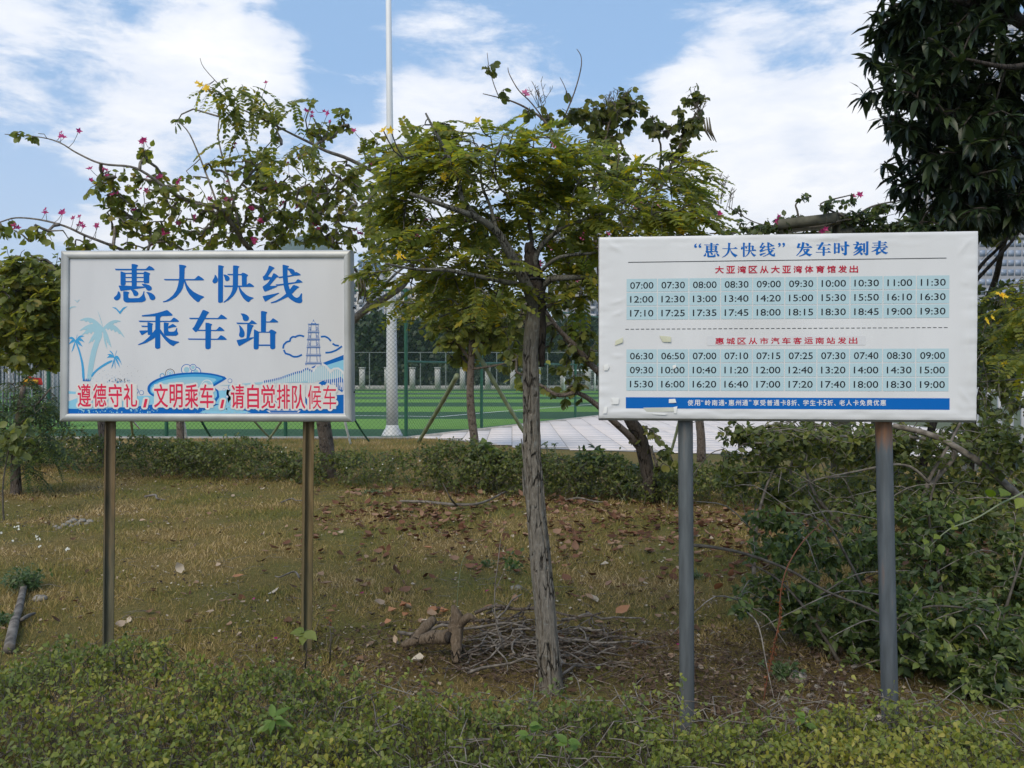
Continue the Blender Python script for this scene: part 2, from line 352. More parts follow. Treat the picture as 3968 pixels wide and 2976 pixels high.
M['bamboo'] = plain('bamboo_pole', (0.12, 0.16, 0.08), 0.5, col2=(0.26, 0.29, 0.17), scale=9, stretch=(1, 1, 0.3))
M['galv'] = plain('galvanised_steel', (0.115, 0.12, 0.115), 0.5, 0.25, scale=12, col2=(0.2, 0.21, 0.21), stretch=(1, 1, 0.15), bump=0.15)
M['white_panel'] = plain('white_sign_face', (0.645, 0.645, 0.65), 0.3, scale=4, col2=(0.71, 0.71, 0.71), stretch=(1, 1, .35), detail=8)
M['alu'] = plain('brushed_aluminium', (0.42, 0.43, 0.42), 0.5, 0.3, scale=5, col2=(0.54, 0.55, 0.53), stretch=(1, 1, 1), bump=0.05)
M['green_paint'] = plain('green_fence_paint', (0.015, 0.09, 0.05), 0.45, var=0.2)
M['wire'] = plain('green_wire', (0.02, 0.06, 0.035), 0.5, var=0.2)
M['white_paint'] = plain('white_mast_paint', (0.72, 0.73, 0.72), 0.45, var=0.04, scale=2)
M['concrete'] = plain('concrete', (0.32, 0.31, 0.28), 0.9, scale=8, col2=(0.45, 0.44, 0.41), bump=0.3)
M['old_concrete'] = plain('mossy_concrete', (0.06, 0.06, 0.042), 0.95, scale=7, col2=(0.15, 0.145, 0.105), bump=0.4)
M['tile'] = plain('pale_paving_tile', (0.52, 0.47, 0.44), 0.8, scale=2.2, col2=(0.62, 0.575, 0.55), bump=0.1)
M['joint'] = plain('paving_joint', (0.38, 0.35, 0.31), 0.95, scale=9)
M['blue'] = flat('print_blue', (0.001, 0.13, 0.47)); M['lblue'] = flat('print_light_blue', (0.27, 0.58, 0.74)); M['mblue'] = flat('print_mid_blue', (0.06, 0.36, 0.66))
M['pblue'] = flat('print_pale_blue', (0.36, 0.58, 0.66)); M['red'] = flat('print_red', (0.70, 0.03, 0.085)); M['wine'] = flat('print_wine_red', (0.5, 0.006, 0.035)); M['black'] = flat('print_black', (0.015, 0.018, 0.022))
M['white'] = flat('print_white', (0.72, 0.72, 0.72)); M['cream'] = flat('print_cream', (0.74, 0.72, 0.68)); M['cell'] = flat('print_cell', (0.47, 0.63, 0.67)); M['yellowed'] = flat('old_tape', (0.62, 0.62, 0.46), 0.5)
M['tape'] = flat('torn_paper', (0.78, 0.78, 0.75), 0.6)
HAZE = 0.0003
# ------------------------------------------------------------------ the ground, lawn, turf pitch, paving
def gz(x, y):
    """gentle relief of the lawn"""
    k = np.clip((y - 2.5) / 1.5, 0, 1) * np.clip((15.0 - y) / 3, 0, 1)
    return (fbm(np.asarray(x) * 0.9 + 40, np.asarray(y) * 0.9 + 40, 0, 4) - 0.45) * 0.10 * k
def gp(px, py):
    p = G(px, py); p.z = float(gz(p.x, p.y)); return p
def gridmesh(xs, ys, zf):
    X, Y = np.meshgrid(xs, ys); V = np.stack([X, Y, zf(X, Y)], -1).reshape(-1, 3); nx, ny = len(xs), len(ys)
    i, j = np.meshgrid(np.arange(nx - 1), np.arange(ny - 1)); a = (j * nx + i).ravel()
    return V, np.stack([a, a + 1, a + 1 + nx, a + nx], 1)
def lawnmat():
    m, t, b, o = newmat('lawn_soil_and_dry_grass'); b.inputs['Roughness'].default_value = 0.95; b.inputs['Specular IOR Level'].default_value = 0.1
    g = tn(t, 'ShaderNodeNewGeometry')
    n1 = tn(t, 'ShaderNodeTexNoise'); n1.inputs['Scale'].default_value = 0.9; n1.inputs['Detail'].default_value = 5; t.links.new(g.outputs['Position'], n1.inputs[0])
    n2 = tn(t, 'ShaderNodeTexNoise'); n2.inputs['Scale'].default_value = 38; n2.inputs['Detail'].default_value = 8; n2.inputs['Roughness'].default_value = 0.75; t.links.new(g.outputs['Position'], n2.inputs[0])
    a = tn(t, 'ShaderNodeValToRGB'); setramp(a, [(0.3, (0.12, 0.11, 0.04)), (0.5, (0.2, 0.165, 0.065)), (0.75, (0.36, 0.27, 0.13))]); t.links.new(n2.outputs[0], a.inputs[0])
    c = tn(t, 'ShaderNodeValToRGB'); setramp(c, [(0.35, (0.75, 0.85, 0.65)), (0.65, (1.1, 0.93, 0.85))]); t.links.new(n1.outputs[0], c.inputs[0])
    mx = tn(t, 'ShaderNodeMix', data_type='RGBA', blend_type='MULTIPLY'); mx.inputs[0].default_value = 1; t.links.new(a.outputs[0], mx.inputs[6]); t.links.new(c.outputs[0], mx.inputs[7])
    t.links.new(mx.outputs[2], b.inputs['Base Color'])
    bp = tn(t, 'ShaderNodeBump'); bp.inputs['Strength'].default_value = 1; bp.inputs['Distance'].default_value = 0.03; t.links.new(n2.outputs[0], bp.inputs['Height']); t.links.new(bp.outputs[0], b.inputs['Normal'])
    return m
M['lawn'] = lawnmat()
mb = MB(); V, Fq = gridmesh(np.array([-3000, -400, -80, -30, 30, 80, 400, 3000.]), np.array([-300, -30, 2, 16, 40, 90, 400, 3500.]), lambda x, y: x * 0 - 0.12); mb.add(V, Fq)
solo('ground', mb, plain('distant_ground', (0.07, 0.09, 0.04), 0.95, scale=0.1, col2=(0.11, 0.12, 0.06)), (0, 0, -0.12), kind='structure')
mb = MB(); V, Fq = gridmesh(np.linspace(-16, 16, 321), np.concatenate([np.linspace(-3, 2.4, 6), np.linspace(2.5, 19.9, 300)]), lambda x, y: gz(x, y)); mb.add(V, Fq)
solo('lawn', mb, M['lawn'], (0, 0, 0), kind='structure', smooth=True)

def turfmat():
    m, t, b, o = newmat('striped_artificial_turf'); b.inputs['Roughness'].default_value = 0.85; b.inputs['Specular IOR Level'].default_value = 0.1
    g = tn(t, 'ShaderNodeNewGeometry'); sp = tn(t, 'ShaderNodeSeparateXYZ'); t.links.new(g.outputs['Position'], sp.inputs[0])
    n2 = tn(t, 'ShaderNodeTexNoise'); n2.inputs['Scale'].default_value = 3; n2.inputs['Detail'].default_value = 6; t.links.new(g.outputs['Position'], n2.inputs[0])
    a = tn(t, 'ShaderNodeMath', operation='ADD'); t.links.new(sp.outputs[1], a.inputs[0]); a.inputs[1].default_value = -23.2 + 100
    d = tn(t, 'ShaderNodeMath', operation='DIVIDE'); t.links.new(a.outputs[0], d.inputs[0]); d.inputs[1].default_value = 10.0
    fr = tn(t, 'ShaderNodeMath', operation='FRACT'); t.links.new(d.outputs[0], fr.inputs[0])
    lt = tn(t, 'ShaderNodeMath', operation='LESS_THAN'); t.links.new(fr.outputs[0], lt.inputs[0]); lt.inputs[1].default_value = 0.5
    mx = tn(t, 'ShaderNodeMix', data_type='RGBA'); t.links.new(lt.outputs[0], mx.inputs[0]); mx.inputs[6].default_value = (0.045, 0.105, 0.05, 1); mx.inputs[7].default_value = (0.15, 0.29, 0.06, 1)
    mr3 = tn(t, 'ShaderNodeMapRange'); t.links.new(n2.outputs[0], mr3.inputs[0]); mr3.inputs[3].default_value = 0.8; mr3.inputs[4].default_value = 1.2
    hs = tn(t, 'ShaderNodeHueSaturation'); t.links.new(mr3.outputs[0], hs.inputs['Value']); t.links.new(mx.outputs[2], hs.inputs['Color']); t.links.new(hs.outputs[0], b.inputs['Base Color'])
    return m
C0 = Vector((-2.6, 19.6, 0)); CD = Vector((5.8, 9.8, 0)).normalized()      # corner of the pitch fence and the run of its side
def sideline(s): return C0 + CD * s
mb = MB(); far = 75.0; se = (far - C0.y) / CD.y
mb.add([(-45, 19.55, -0.02), (C0.x, 19.55, -0.02), tuple(sideline(se) + Vector((0, 0, -0.02))), (-45, far, -0.02)], [(0, 1, 2, 3)])
solo('turf_pitch', mb, turfmat(), (0, 19.6, -0.02), kind='structure')
mb = MB()
def ground_line(pts, w, z=-0.014):
    for a, b in zip(pts[:-1], pts[1:]):
        a, b = Vector(a), Vector(b); d = (b - a).normalized(); n = Vector((-d.y, d.x, 0)) * w / 2
        mb.add([tuple(q) for q in (a - n, b - n, b + n, a + n)], [(0, 1, 2, 3)])
ln = lambda px, py, z=-0.014: Vector((*(G(px, py).xy), z))
ground_line([ln(900, 1603), ln(1580, 1611), ln(1700, 1613)], 0.14)
ground_line([ln(1705, 1613), ln(1900, 1596), ln(2200, 1573), ln(2330, 1562)], 0.14)
ground_line([ln(900, 1541.5), ln(1580, 1541), ln(1925, 1540)], 0.16)
ground_line([ln(900, 1524), ln(2000, 1523)], 0.2)
solo('pitch_line_marking', mb, plain('line_paint', (0.7, 0.72, 0.68), 0.8), (0, 30, -0.014), kind='structure')

# paving of pale tiles beside the pitch fence; near tiles one by one, beyond them the same tiles joined
def pav_in(x, y):
    s = (y - C0.y) / CD.y; xf = C0.x + CD.x * s + 0.12
    yf = np.interp(x, [-2.4, -1.9, -0.7, 0.65, 2.5, 4.6, 12], [19.6, 19.4, 18.2, 16.8, 16.15, 15.5, 15.2])
    return (x > np.where(y > 19.5, xf, -3)) & (y > yf + 0.3) & (x < 12)
mb = MB(); mb.add([(-2.6, 19.5, -0.06), (-1.9, 18.9, -0.06), (0.6, 16.6, -0.06), (2.4, 15.9, -0.06), (12.5, 15.0, -0.06), (30, 60, -0.06), (sideline(50).x, sideline(50).y, -0.06)], [(0, 1, 2, 3, 4, 5, 6)])
# the lawn sheet stops under the tiles: a raised bed of joints just above it
pb = MB(); edge = [(-2.55, 19.75), (-1.95, 19.45), (-0.7, 18.4), (0.65, 17.0), (2.5, 16.35), (4.6, 15.7), (12.2, 15.4), (12.2, 62), (sideline(50).x + .1, sideline(50).y)]
pb.add([(x, y, 0.012) for x, y in edge], [tuple(range(len(edge)))])
pav = solo('paving', pb, M['joint'], (3, 20, 0.012), kind='structure')
TS = 0.6; cells = []
for iy in range(0, 80):
    for ix in range(-8, 24):
        x = (ix + 0.5) * TS + (0.0); y = 15.4 + (iy + 0.5) * TS
        if pav_in(np.array(x), np.array(y)): cells.append((y, x))
cells.sort(); tb = MB(); e = TS / 2 - 0.008
tb.add([(-e, -e, 0), (e, -e, 0), (e, e, 0), (-e, e, 0), (-e + .006, -e + .006, .008), (e - .006, -e + .006, .008), (e - .006, e - .006, .008), (-e + .006, e - .006, .008)],
       [(4, 5, 6, 7), (0, 1, 5, 4), (1, 2, 6, 5), (2, 3, 7, 6), (3, 0, 4, 7)])
tvar = [plain('pale_paving_tile_%s' % 'abc'[i], c, 0.97, scale=2.2, col2=tuple(min(.8, k * 1.1) for k in c), bump=0.1, spec=.1) for i, c in enumerate([(0.7, 0.62, 0.565), (0.66, 0.585, 0.53), (0.72, 0.635, 0.58)])]
tmes = []
for mt in tvar:
    q = tb.mesh('paving_tile'); q.materials.append(mt); tmes.append(q)
for y, x in cells[:290]:
    part('paving_tile', tmes[rnd.choice([0, 0, 1, 2])], None, pav, world=Matrix.Translation((x, y, 0.016 + rnd.uniform(-.0015, .0015))))
fb = MB()
for y, x in cells[290:]:
    fb.add([(x - e, y - e, 0.024), (x + e, y - e, 0.024), (x + e, y + e, 0.024), (x - e, y + e, 0.024)], [(0, 1, 2, 3)])
part('paving_tile', fb, tvar[0], pav, kind='stuff')

# ------------------------------------------------------------------ chain-link fences
def chain_panel(mb, a, b, h, pitch=0.075, r=0.0032, z0=0.03):
    a, b = Vector(a), Vector(b); Ln = (b - a).length; u = (b - a) / Ln; hh = h - z0; A = []; B = []
    k = -hh
    while k < Ln:
        s0, t0 = max(k, 0), max(-k, 0); s1 = min(k + hh, Ln); t1 = s1 - k
        if s1 > s0:
            A.append(tuple(a + u * s0 + Vector((0, 0, z0 + t0)))); B.append(tuple(a + u * s1 + Vector((0, 0, z0 + t1))))
            A.append(tuple(a + u * s0 + Vector((0, 0, z0 + hh - t0)))); B.append(tuple(a + u * s1 + Vector((0, 0, z0 + hh - t1))))
        k += pitch * 1.4142
    sticks(mb, A, B, r, r, 3)
def fence(label, a, b, h, step, pr, root_at, mats, rails=(1.0,), pitch=0.075, r=0.0032, first=0.0, postlist=None):
    t = thing('chain_link_fence', label, 'fence', root_at)
    a, b = Vector(a), Vector(b); Ln = (b - a).length; u = (b - a) / Ln
    pos = postlist if postlist else [first + step * i for i in range(int((Ln - first) / step) + 1)]
    p = MB(); sticks(p, [(0, 0, 0)], [(0, 0, h + 0.04)], pr, pr, 10); p.add([(math.cos(i * math.pi / 5) * pr * 1.15, math.sin(i * math.pi / 5) * pr * 1.15, h + 0.05) for i in range(10)], [tuple(range(10))]); pm = p.mesh('post', True); pm.materials.append(mats[0])
    for s in pos: part('post', pm, None, t, world=Matrix.Translation(a + u * s))
    for rl in rails:
        q = MB(); z = h * rl; sticks(q, [tuple(a + Vector((0, 0, z)))], [tuple(b + Vector((0, 0, z)))], pr * 0.62, pr * 0.62, 8); part('rail', q, mats[0], t, smooth=True)
    q = MB(); sticks(q, [tuple(a + Vector((0, 0, .05)))], [tuple(b + Vector((0, 0, .05)))], pr * 0.5, pr * 0.5, 6); part('rail', q, mats[0], t, smooth=True)
    q = MB(); chain_panel(q, a, b, h, pitch, r); part('wire_mesh', q, mats[1], t, kind='stuff')
    return t
FH = 3.64
fence('tall green chain-link fence along the near edge of the turf pitch behind the sign', C0, (-19.0, 20.3, 0), FH, 3.0, 0.045, C0, (M['green_paint'], M['wire']), rails=(1.0,), first=0.0)
fence('tall green chain-link fence running back between the turf pitch and the pale paving', C0 + CD * 0.02, sideline(52), FH, 3.0, 0.045, C0 + CD * 0.5, (M['green_paint'], M['wire']), rails=(1.0, 0.52), first=3.4)
kb = MB(); kb.box(-19, C0.x + .1, 19.45, 19.6, 0.0, 0.06)
n_ = Vector((CD.y, -CD.x, 0)) * 0.08
a_, b_ = C0 + n_ * 0, sideline(50)
kb.add([tuple(q) for q in (a_ - n_ * .2, a_ + n_, b_ + n_, b_ - n_ * .2)] + [tuple(q + Vector((0, 0, .06))) for q in (a_ - n_ * .2, a_ + n_, b_ + n_, b_ - n_ * .2)], [(4, 5, 6, 7), (1, 2, 6, 5), (0, 1, 5, 4), (3, 0, 4, 7)])
solo('kerb', kb, M['concrete'], (0, 19.5, 0), kind='structure')
# far side of the pitch
fence('distant chain-link fence across the far end of the pitch', (-48, 73.2, 0), (34, 73.2, 0), 3.4, 2.33, 0.05, (0, 73.2, 0), (plain('dull_steel', (0.2, 0.22, 0.2), 0.6), M['wire']), pitch=0.2, r=0.006)
wl = thing('boundary_wall', 'low pale wall with square pillars beyond the far end of the pitch', 'wall', (0, 74.5, 0))
q = MB(); q.box(-50, 36, 74.4, 74.7, -0.1, 0.35); part('plinth', q, M['concrete'], wl)
q = MB(); q.box(-.25, .25, -.22, .22, 0, 1.95); q.box(-.3, .3, -.27, .27, 1.95, 2.05); pm = q.mesh('pillar'); pm.materials.append(plain('pale_pillar', (0.42, 0.42, 0.39), 0.85, scale=3, col2=(0.55, 0.54, 0.5)))
for i in range(30):
    px = 1404 + 97.2 * (i - 16)
    part('pillar', pm, None, wl, world=Matrix.Translation(((px - CX) / F * 74.5, 74.5, 0)))
q = MB(); A = [(x, 74.55, .35) for x in np.arange(-50, 36, .16)]; sticks(q, A, [(a[0], a[1], 1.75) for a in A], .012, .012, 3); q.box(-50, 36, 74.53, 74.57, 1.6, 1.64); part('railing', q, plain('dark_railing', (0.03, 0.035, 0.03), 0.6), wl, kind='stuff')

def goal(px0, px1, Y, h, label):
    t = thing('football_goal', label, 'goal', ((px0 + px1) / 2 / F * Y - CX / F * Y, Y, 0)); x0, x1 = (px0 - CX) / F * Y, (px1 - CX) / F * Y
    for x in (x0, x1):
        q = MB(); tube(q, [(x, Y, 0), (x, Y, h)], .06, 8); part('post', q, M['white_paint'], t, smooth=True)
    q = MB(); tube(q, [(x0 - .06, Y, h), (x1 + .06, Y, h)], .06, 8); part('crossbar', q, M['white_paint'], t, smooth=True)
    for x in (x0, x1):
        q = MB(); tube(q, [(x, Y, h), (x, Y + .7, h), (x, Y + 1.3, 0)], .03, 6); part('back_frame', q, M['white_paint'], t, smooth=True)
    q = MB(); A = []; B = []
    for x in np.arange(x0, x1, .14): A.append((x, Y + .7, h)); B.append((x, Y + 1.3, 0))
    for k in np.arange(0, 1, .09): A.append((x0, Y + .7 + .6 * k, h * (1 - k))); B.append((x1, Y + .7 + .6 * k, h * (1 - k)))
    sticks(q, A, B, .006, .006, 3); part('net', q, M['white'], t, kind='stuff')
goal(2187, 2306, 68, 1.75, 'small white football goal on the far right of the pitch')

# floodlight mast
mast = thing('floodlight_mast', 'tall tapering white steel mast standing inside the pitch fence', 'mast', (G(1520, 1690).x, 19.95, 0))
mx_ = G(1520, 1690).x * 19.95 / G(1520, 1690).y
q = MB(); tube(q, [(mx_, 19.95, 0.22), (mx_ - .005, 19.95, 1.5), (mx_ - .02, 19.95, 4.5), (mx_ - .045, 19.95, 8), (mx_ - .09, 19.95, 13.5)], [.15, .14, .11, .082, .056], 12)
part('shaft', q, M['white_paint'], mast, smooth=True)
q = MB(); tube(q, [(mx_, 19.95, 0.0), (mx_, 19.95, .1), (mx_, 19.95, .24), (mx_, 19.95, .32)], [.29, .25, .17, .151], 12); part('base_flare', q, M['white_paint'], mast, smooth=True)

# ------------------------------------------------------------------ far buildings, hill
glass = plain('dull_window_glass', (0.10, 0.13, 0.17), 0.15, var=0.3, scale=0.5, spec=0.6)
def facade(name, label, x0, x1, Y, z0, z1, wallc, cols, rows, depth=14, wfrac=.6, hfrac=.55, limit=300, glassm=None, balcony=False, order=None, cat='building'):
    t = thing(name, label, cat, ((x0 + x1) / 2, Y + depth / 2, z0)); wm = plain(name + '_wall_%d' % int(x0 * 7 + Y), wallc, 0.85, scale=0.4, var=.08)
    q = MB(); q.box(x0, x1, Y, Y + depth, z0, z1); part('wall', q, wm, t)
    q = MB(); q.box(x0 - .2, x1 + .2, Y - .2, Y + depth + .2, z1, z1 + .5); part('roof', q, wm, t)
    cw, rh = (x1 - x0) / cols, (z1 - z0) / rows; w, h = cw * wfrac, rh * hfrac
    q = MB(); q.box(-w / 2, w / 2, -.02, .0, -h / 2, h / 2); q.box(-.04, .04, -.06, -.02, -h / 2, h / 2); gm = q.mesh('window'); gm.materials.append(glassm or glass)
    ctr = [(x0 + (i + .5) * cw, z0 + (j + .5) * rh) for j in range(rows) for i in range(cols)]
    if order: ctr.sort(key=order)
    for x, z in ctr[:limit]: part('window', gm, None, t, world=Matrix.Translation((x, Y - .03, z)))
    if ctr[limit:]:
        q = MB()
        for x, z in ctr[limit:]: q.box(x - w / 2, x + w / 2, Y - .06, Y - .03, z - h / 2, z + h / 2)
        part('window', q, glassm or glass, t, kind='stuff')
    if balcony:
        q = MB()
        for j in range(rows):
            for i in range(0, cols, 2): q.box(x0 + i * cw + cw * .1, x0 + i * cw + cw * .95, Y - 1.2, Y, z0 + j * rh, z0 + j * rh + .9)
        part('balcony', q, plain(name + '_balcony', tuple(min(1, c * 1.15) for c in wallc), 0.8), t, kind='stuff')
    return t
zt = lambda py, Y: P(1984, py, Y).z
xt = lambda px, Y: (px - CX) / F * Y
facade('apartment_block', 'distant white apartment block with balconies seen left of the mast under the branches', xt(1300, 210), xt(1475, 210), 210, 0, zt(1060, 210), (0.5, 0.5, 0.5), 8, 14, balcony=True, limit=112, wfrac=.5)
facade('apartment_block', 'pale low apartment building far behind the white mast', xt(1490, 170), xt(1690, 170), 170, 0, zt(1120, 170), (0.52, 0.49, 0.45), 10, 9, balcony=True, limit=90)
facade('apartment_block', 'blue grey glass block far off between the left sign and the mast', xt(1390, 240), xt(1450, 240), 240, 0, zt(1015, 240), (0.2, 0.3, 0.42), 4, 18, limit=72, wfrac=.8)
facade('apartment_block', 'grey apartment tower faintly seen behind the cassia trunk', xt(2150, 230), xt(2330, 230), 230, 0, zt(880, 230), (0.42, 0.42, 0.42), 8, 20, limit=160, balcony=True)
facade('apartment_block', 'cream apartment block low beyond the middle of the pitch', xt(1720, 250), xt(1930, 250), 250, 0, zt(1130, 250), (0.55, 0.52, 0.47), 10, 12, limit=120)
# right: curtain-wall tower and the lower wing before it
tower_glass = plain('tower_glass', (0.18, 0.21, 0.27), 0.2, scale=0.6, col2=(0.27, 0.3, 0.36), spec=0.5)
Yt = 150
tw = facade('office_tower', 'tall grey office tower with a window grid behind the dark tree', xt(3535, Yt), xt(3535, Yt) + 30, Yt, 0, zt(520, Yt), (0.27, 0.265, 0.26), 24, 27, depth=2, wfrac=.66, hfrac=.7, glassm=tower_glass, order=lambda c: (c[0] > xt(4000, Yt), abs(c[1] - zt(850, Yt))))
q = MB()
for i in range(25):
    x = xt(3535, Yt) + i * 30 / 24; q.box(x - .1, x + .1, Yt - .35, Yt, 0, zt(520, Yt))
part('mullion', q, plain('tower_fin', (0.33, 0.32, 0.31), 0.6), tw, kind='stuff')
tu = facade('office_tower', 'taller grey tower glimpsed through the leaves of the dark tree', xt(3640, 190), xt(3640, 190) + 24, 190, 0, zt(60, 190), (0.36, 0.36, 0.37), 14, 34, depth=2, wfrac=.66, hfrac=.6, glassm=tower_glass, limit=200, order=lambda c: -c[1])
Yw = 120
facade('office_wing', 'lower glass fronted wing with a pale window grid to the right of the timetable', xt(3760, Yw), xt(3760, Yw) + 28, Yw, 0, zt(925, Yw), (0.26, 0.27, 0.29), 26, 15, depth=2, wfrac=.8, hfrac=.62, limit=210, glassm=plain('wing_glass', (0.2, 0.25, 0.33), 0.2, scale=0.5, col2=(0.33, 0.38, 0.46)))
# wooded hill far off
mb = MB(); xs = np.linspace(-620, 500, 120); ys = np.linspace(860, 1400, 24)
def hill(X, Y):
    a = 150 * np.exp(-((X + 262) / 95) ** 2) + 118 * np.exp(-((X + 420) / 120) ** 2) + 55 * np.exp(-((X - 100) / 260) ** 2)
    return (a + 60 * (fbm(X / 60 + 9, Y / 60, 0, 4) - .5)) * np.clip((Y - 860) / 200, 0, 1) * np.clip((1400 - Y) / 150, 0, 1) - 2
V, Fq = gridmesh(xs, ys, hill); mb.add(V, Fq)
solo('hills', mb, plain('wooded_hill', (0.025, 0.05, 0.03), 0.95, scale=0.03, col2=(0.05, 0.08, 0.04)), (0, 1000, 0), kind='structure', smooth=True)

# ------------------------------------------------------------------ pergola of concrete slabs behind the timetable
pg = thing('pergola', 'weathered concrete pergola top overgrown with vines above the timetable', 'pergola', (*P(3200, 870, 12).xy, 0))
def beam(px0, py0, px1, py1, Y0, Y1, th, dep, name='slab'):
    a, b = P(px0, py0, Y0), P(px1, py1, Y1); q = MB(); d = (b - a).normalized(); n = Vector((-d.y, d.x, 0)).normalized() * dep; dz = Vector((0, 0, th))
    vs = [a, b, b + n, a + n, a - dz, b - dz, b + n - dz, a + n - dz]
    q.add([tuple(v) for v in vs], [(0, 1, 2, 3), (7, 6, 5, 4), (0, 4, 5, 1), (1, 5, 6, 2), (2, 6, 7, 3), (3, 7, 4, 0)]); part(name, q, M['old_concrete'], pg)
beam(3018, 850, 3240, 824, 12.1, 11.9, .13, .6)
beam(3241, 821, 3294, 829, 11.95, 12.4, .17, .2, 'beam')
for px, Y in ((3275, 12.1), (3430, 13.0)):
    p = P(px, 868, Y); q = MB(); q.box(p.x - .11, p.x + .11, p.y, p.y + .22, 0, p.z + .0); part('column', q, M['old_concrete'], pg)
beam(3110, 862, 3430, 880, 12.9, 13.4, .1, .15, 'beam')
beam(3000, 905, 3300, 892, 13.5, 12.5, .1, .2, 'beam')
# picket fence far right
pf = thing('picket_fence', 'pale steel picket fence behind the bushes at the right edge', 'fence', (*P(3900, 1500, 13).xy, 0))
q = MB(); q.box(-.03, .03, -.02, .02, 0, 1.55); pm = q.mesh('picket'); pm.materials.append(plain('pale_picket_paint', (0.42, 0.44, 0.46), 0.5))
x0 = P(3740, 1500, 13).x
for i in range(22): part('picket', pm, None, pf, world=Matrix.Translation((x0 + i * .17, 13 - i * .03, 0)))
for z in (.25, 1.35):
    q = MB(); tube(q, [(x0 - .1, 13.03, z), (x0 + 3.8, 12.37, z)], .02, 6); part('rail', q, pm.materials[0], pf, smooth=True)
# left: pale gate pillars and the festive banner
gp_ = thing('gate_pillar', 'pale square pillar half hidden by trees left of the left sign', 'pillar', (*P(200, 1470, 30).xy, 0))
p = P(198, 1420, 30); q = MB(); q.box(p.x - .2, p.x + .2, 29.8, 30.2, 0, p.z); part('shaft', q, M['concrete'], gp_)
q = MB(); q.box(p.x - .26, p.x + .26, 29.74, 30.26, p.z, p.z + .1); part('cap', q, M['concrete'], gp_)
bn = thing('banner', 'small red and yellow banner hanging among the trees at the left edge', 'banner', tuple(P(125, 1480, 21)))
a, b, c, d = P(88, 1497, 21), P(165, 1490, 21), P(158, 1466, 21), P(102, 1458, 21)
q = MB(); nn = 12
for i in range(nn + 1):
    u = i / nn; w = .06 * math.sin(u * 9)
    q.add([tuple(a.lerp(b, u) + Vector((0, w, 0))), tuple(d.lerp(c, u) + Vector((0, w, 0)))], [])
q.f.append(np.array([(2 * i, 2 * i + 2, 2 * i + 3, 2 * i + 1) for i in range(nn)])); q.m.append(np.zeros(nn, int))
part('cloth', q, plain('red_cloth', (0.6, 0.03, 0.03), 0.8), bn)
q = MB()
for i in range(9):
    u = .1 + i * .09; o = Vector((0, -.09, 0)); s_ = a.lerp(b, u).lerp(d.lerp(c, u + .05), .25) + o; e_ = a.lerp(b, u).lerp(d.lerp(c, u + .05), .75) + o; tube(q, [s_, e_], .035, 4)
part('print_stripe', q, plain('yellow_print', (0.75, 0.4, 0.03), 0.8), bn)
q = MB(); tube(q, [d, d + Vector((-.1, 0, -1.2))], .012, 5); part('cord', q, M['twig'], bn)
# more tall fence posts and pickets behind the trees at far left
lf = thing('picket_fence', 'grey picket fence in the gap below the trees at the left edge', 'fence', (*P(60, 1500, 24).xy, 0))
x0 = P(-60, 1500, 24).x; q = MB(); q.box(-.025, .025, -.02, .02, 0, 1.9); pm = q.mesh('picket'); pm.materials.append(plain('grey_picket_paint', (0.2, 0.22, 0.24), 0.5))
for i in range(24): part('picket', pm, None, lf, world=Matrix.Translation((x0 + i * .11, 24, 0)))
for z in (.3, 1.7):
    q = MB(); tube(q, [(x0 - .1, 24.03, z), (x0 + 2.7, 24.03, z)], .02, 6); part('rail', q, pm.materials[0], lf, smooth=True)

# thin air between here and the far buildings
hz_ = MB(); hz_.box(-700, 600, -30, 1500, -2.0, 190)
hm = bpy.data.materials.new('haze'); hm.use_nodes = True; ht = hm.node_tree; ht.nodes.clear()
hv = ht.nodes.new('ShaderNodeVolumePrincipled'); ho = ht.nodes.new('ShaderNodeOutputMaterial'); hv.inputs['Color'].default_value = (0.8, 0.87, 0.95, 1); hv.inputs['Density'].default_value = HAZE; hv.inputs['Anisotropy'].default_value = 0.2
ht.links.new(hv.outputs[0], ho.inputs['Volume'])
if HAZE > 0: solo('haze', hz_, hm, (0, 0, -2.0), kind='stuff')
# ------------------------------------------------------------------ print helpers
class Plane:
    def __init__(s, A, B):
        s.O = Vector((A.x, A.y, 0)); d = Vector((B.x - A.x, B.y - A.y, 0)); s.w = d.length; s.U = d.normalized(); s.N = Vector((s.U.y, -s.U.x, 0)); s.k = 0
    def uz(s, px, py):
        d = P(px, py, 1.0) - Vector((0, 0, CH)); o = Vector((0, 0, CH)); t = (s.O - o).dot(s.N) / d.dot(s.N); q = o + d * t - s.O
        return (q.dot(s.U), q.z)
    def w3(s, u, z, off): return s.O + s.U * u + Vector((0, 0, z)) + s.N * off
    def nxt(s, step=0.000008): s.k += 1; return 0.0004 + s.k * step
_tc = {}
def glyphs(body, bold=0.0):
    k = (body, bold)
    if k in _tc: return _tc[k]
    c = bpy.data.curves.new('t', 'FONT'); c.body = body; c.size = 1; c.offset = bold; c.resolution_u = 3
    o = bpy.data.objects.new('t', c); COL.objects.link(o); dg = bpy.context.evaluated_depsgraph_get()
    me = bpy.data.meshes.new_from_object(o.evaluated_get(dg), depsgraph=dg)
    V = np.array([v.co[:2] for v in me.vertices]); Fs = [tuple(p.vertices) for p in me.polygons]
    bpy.data.objects.remove(o); bpy.data.curves.remove(c); bpy.data.meshes.remove(me)
    lo, hi = V.min(0), V.max(0); V = (V - lo) / (hi - lo); T = {}
    for f in Fs: T.setdefault(len(f), []).append(f)
    _tc[k] = (V, [np.array(v) for v in T.values()]); return _tc[k]
def put2d(mb, pl, V, Fs, off, mi=0):
    O, U, Nn = np.array(pl.O), np.array(pl.U), np.array(pl.N)
    X = O + V[:, :1] * U + V[:, 1:2] * np.array([0, 0, 1.]) + off * Nn
    b = mb.n; mb.v.append(X); mb.n += len(X)
    for f in Fs: mb.f.append(f + b); mb.m.append(np.full(len(f), mi))
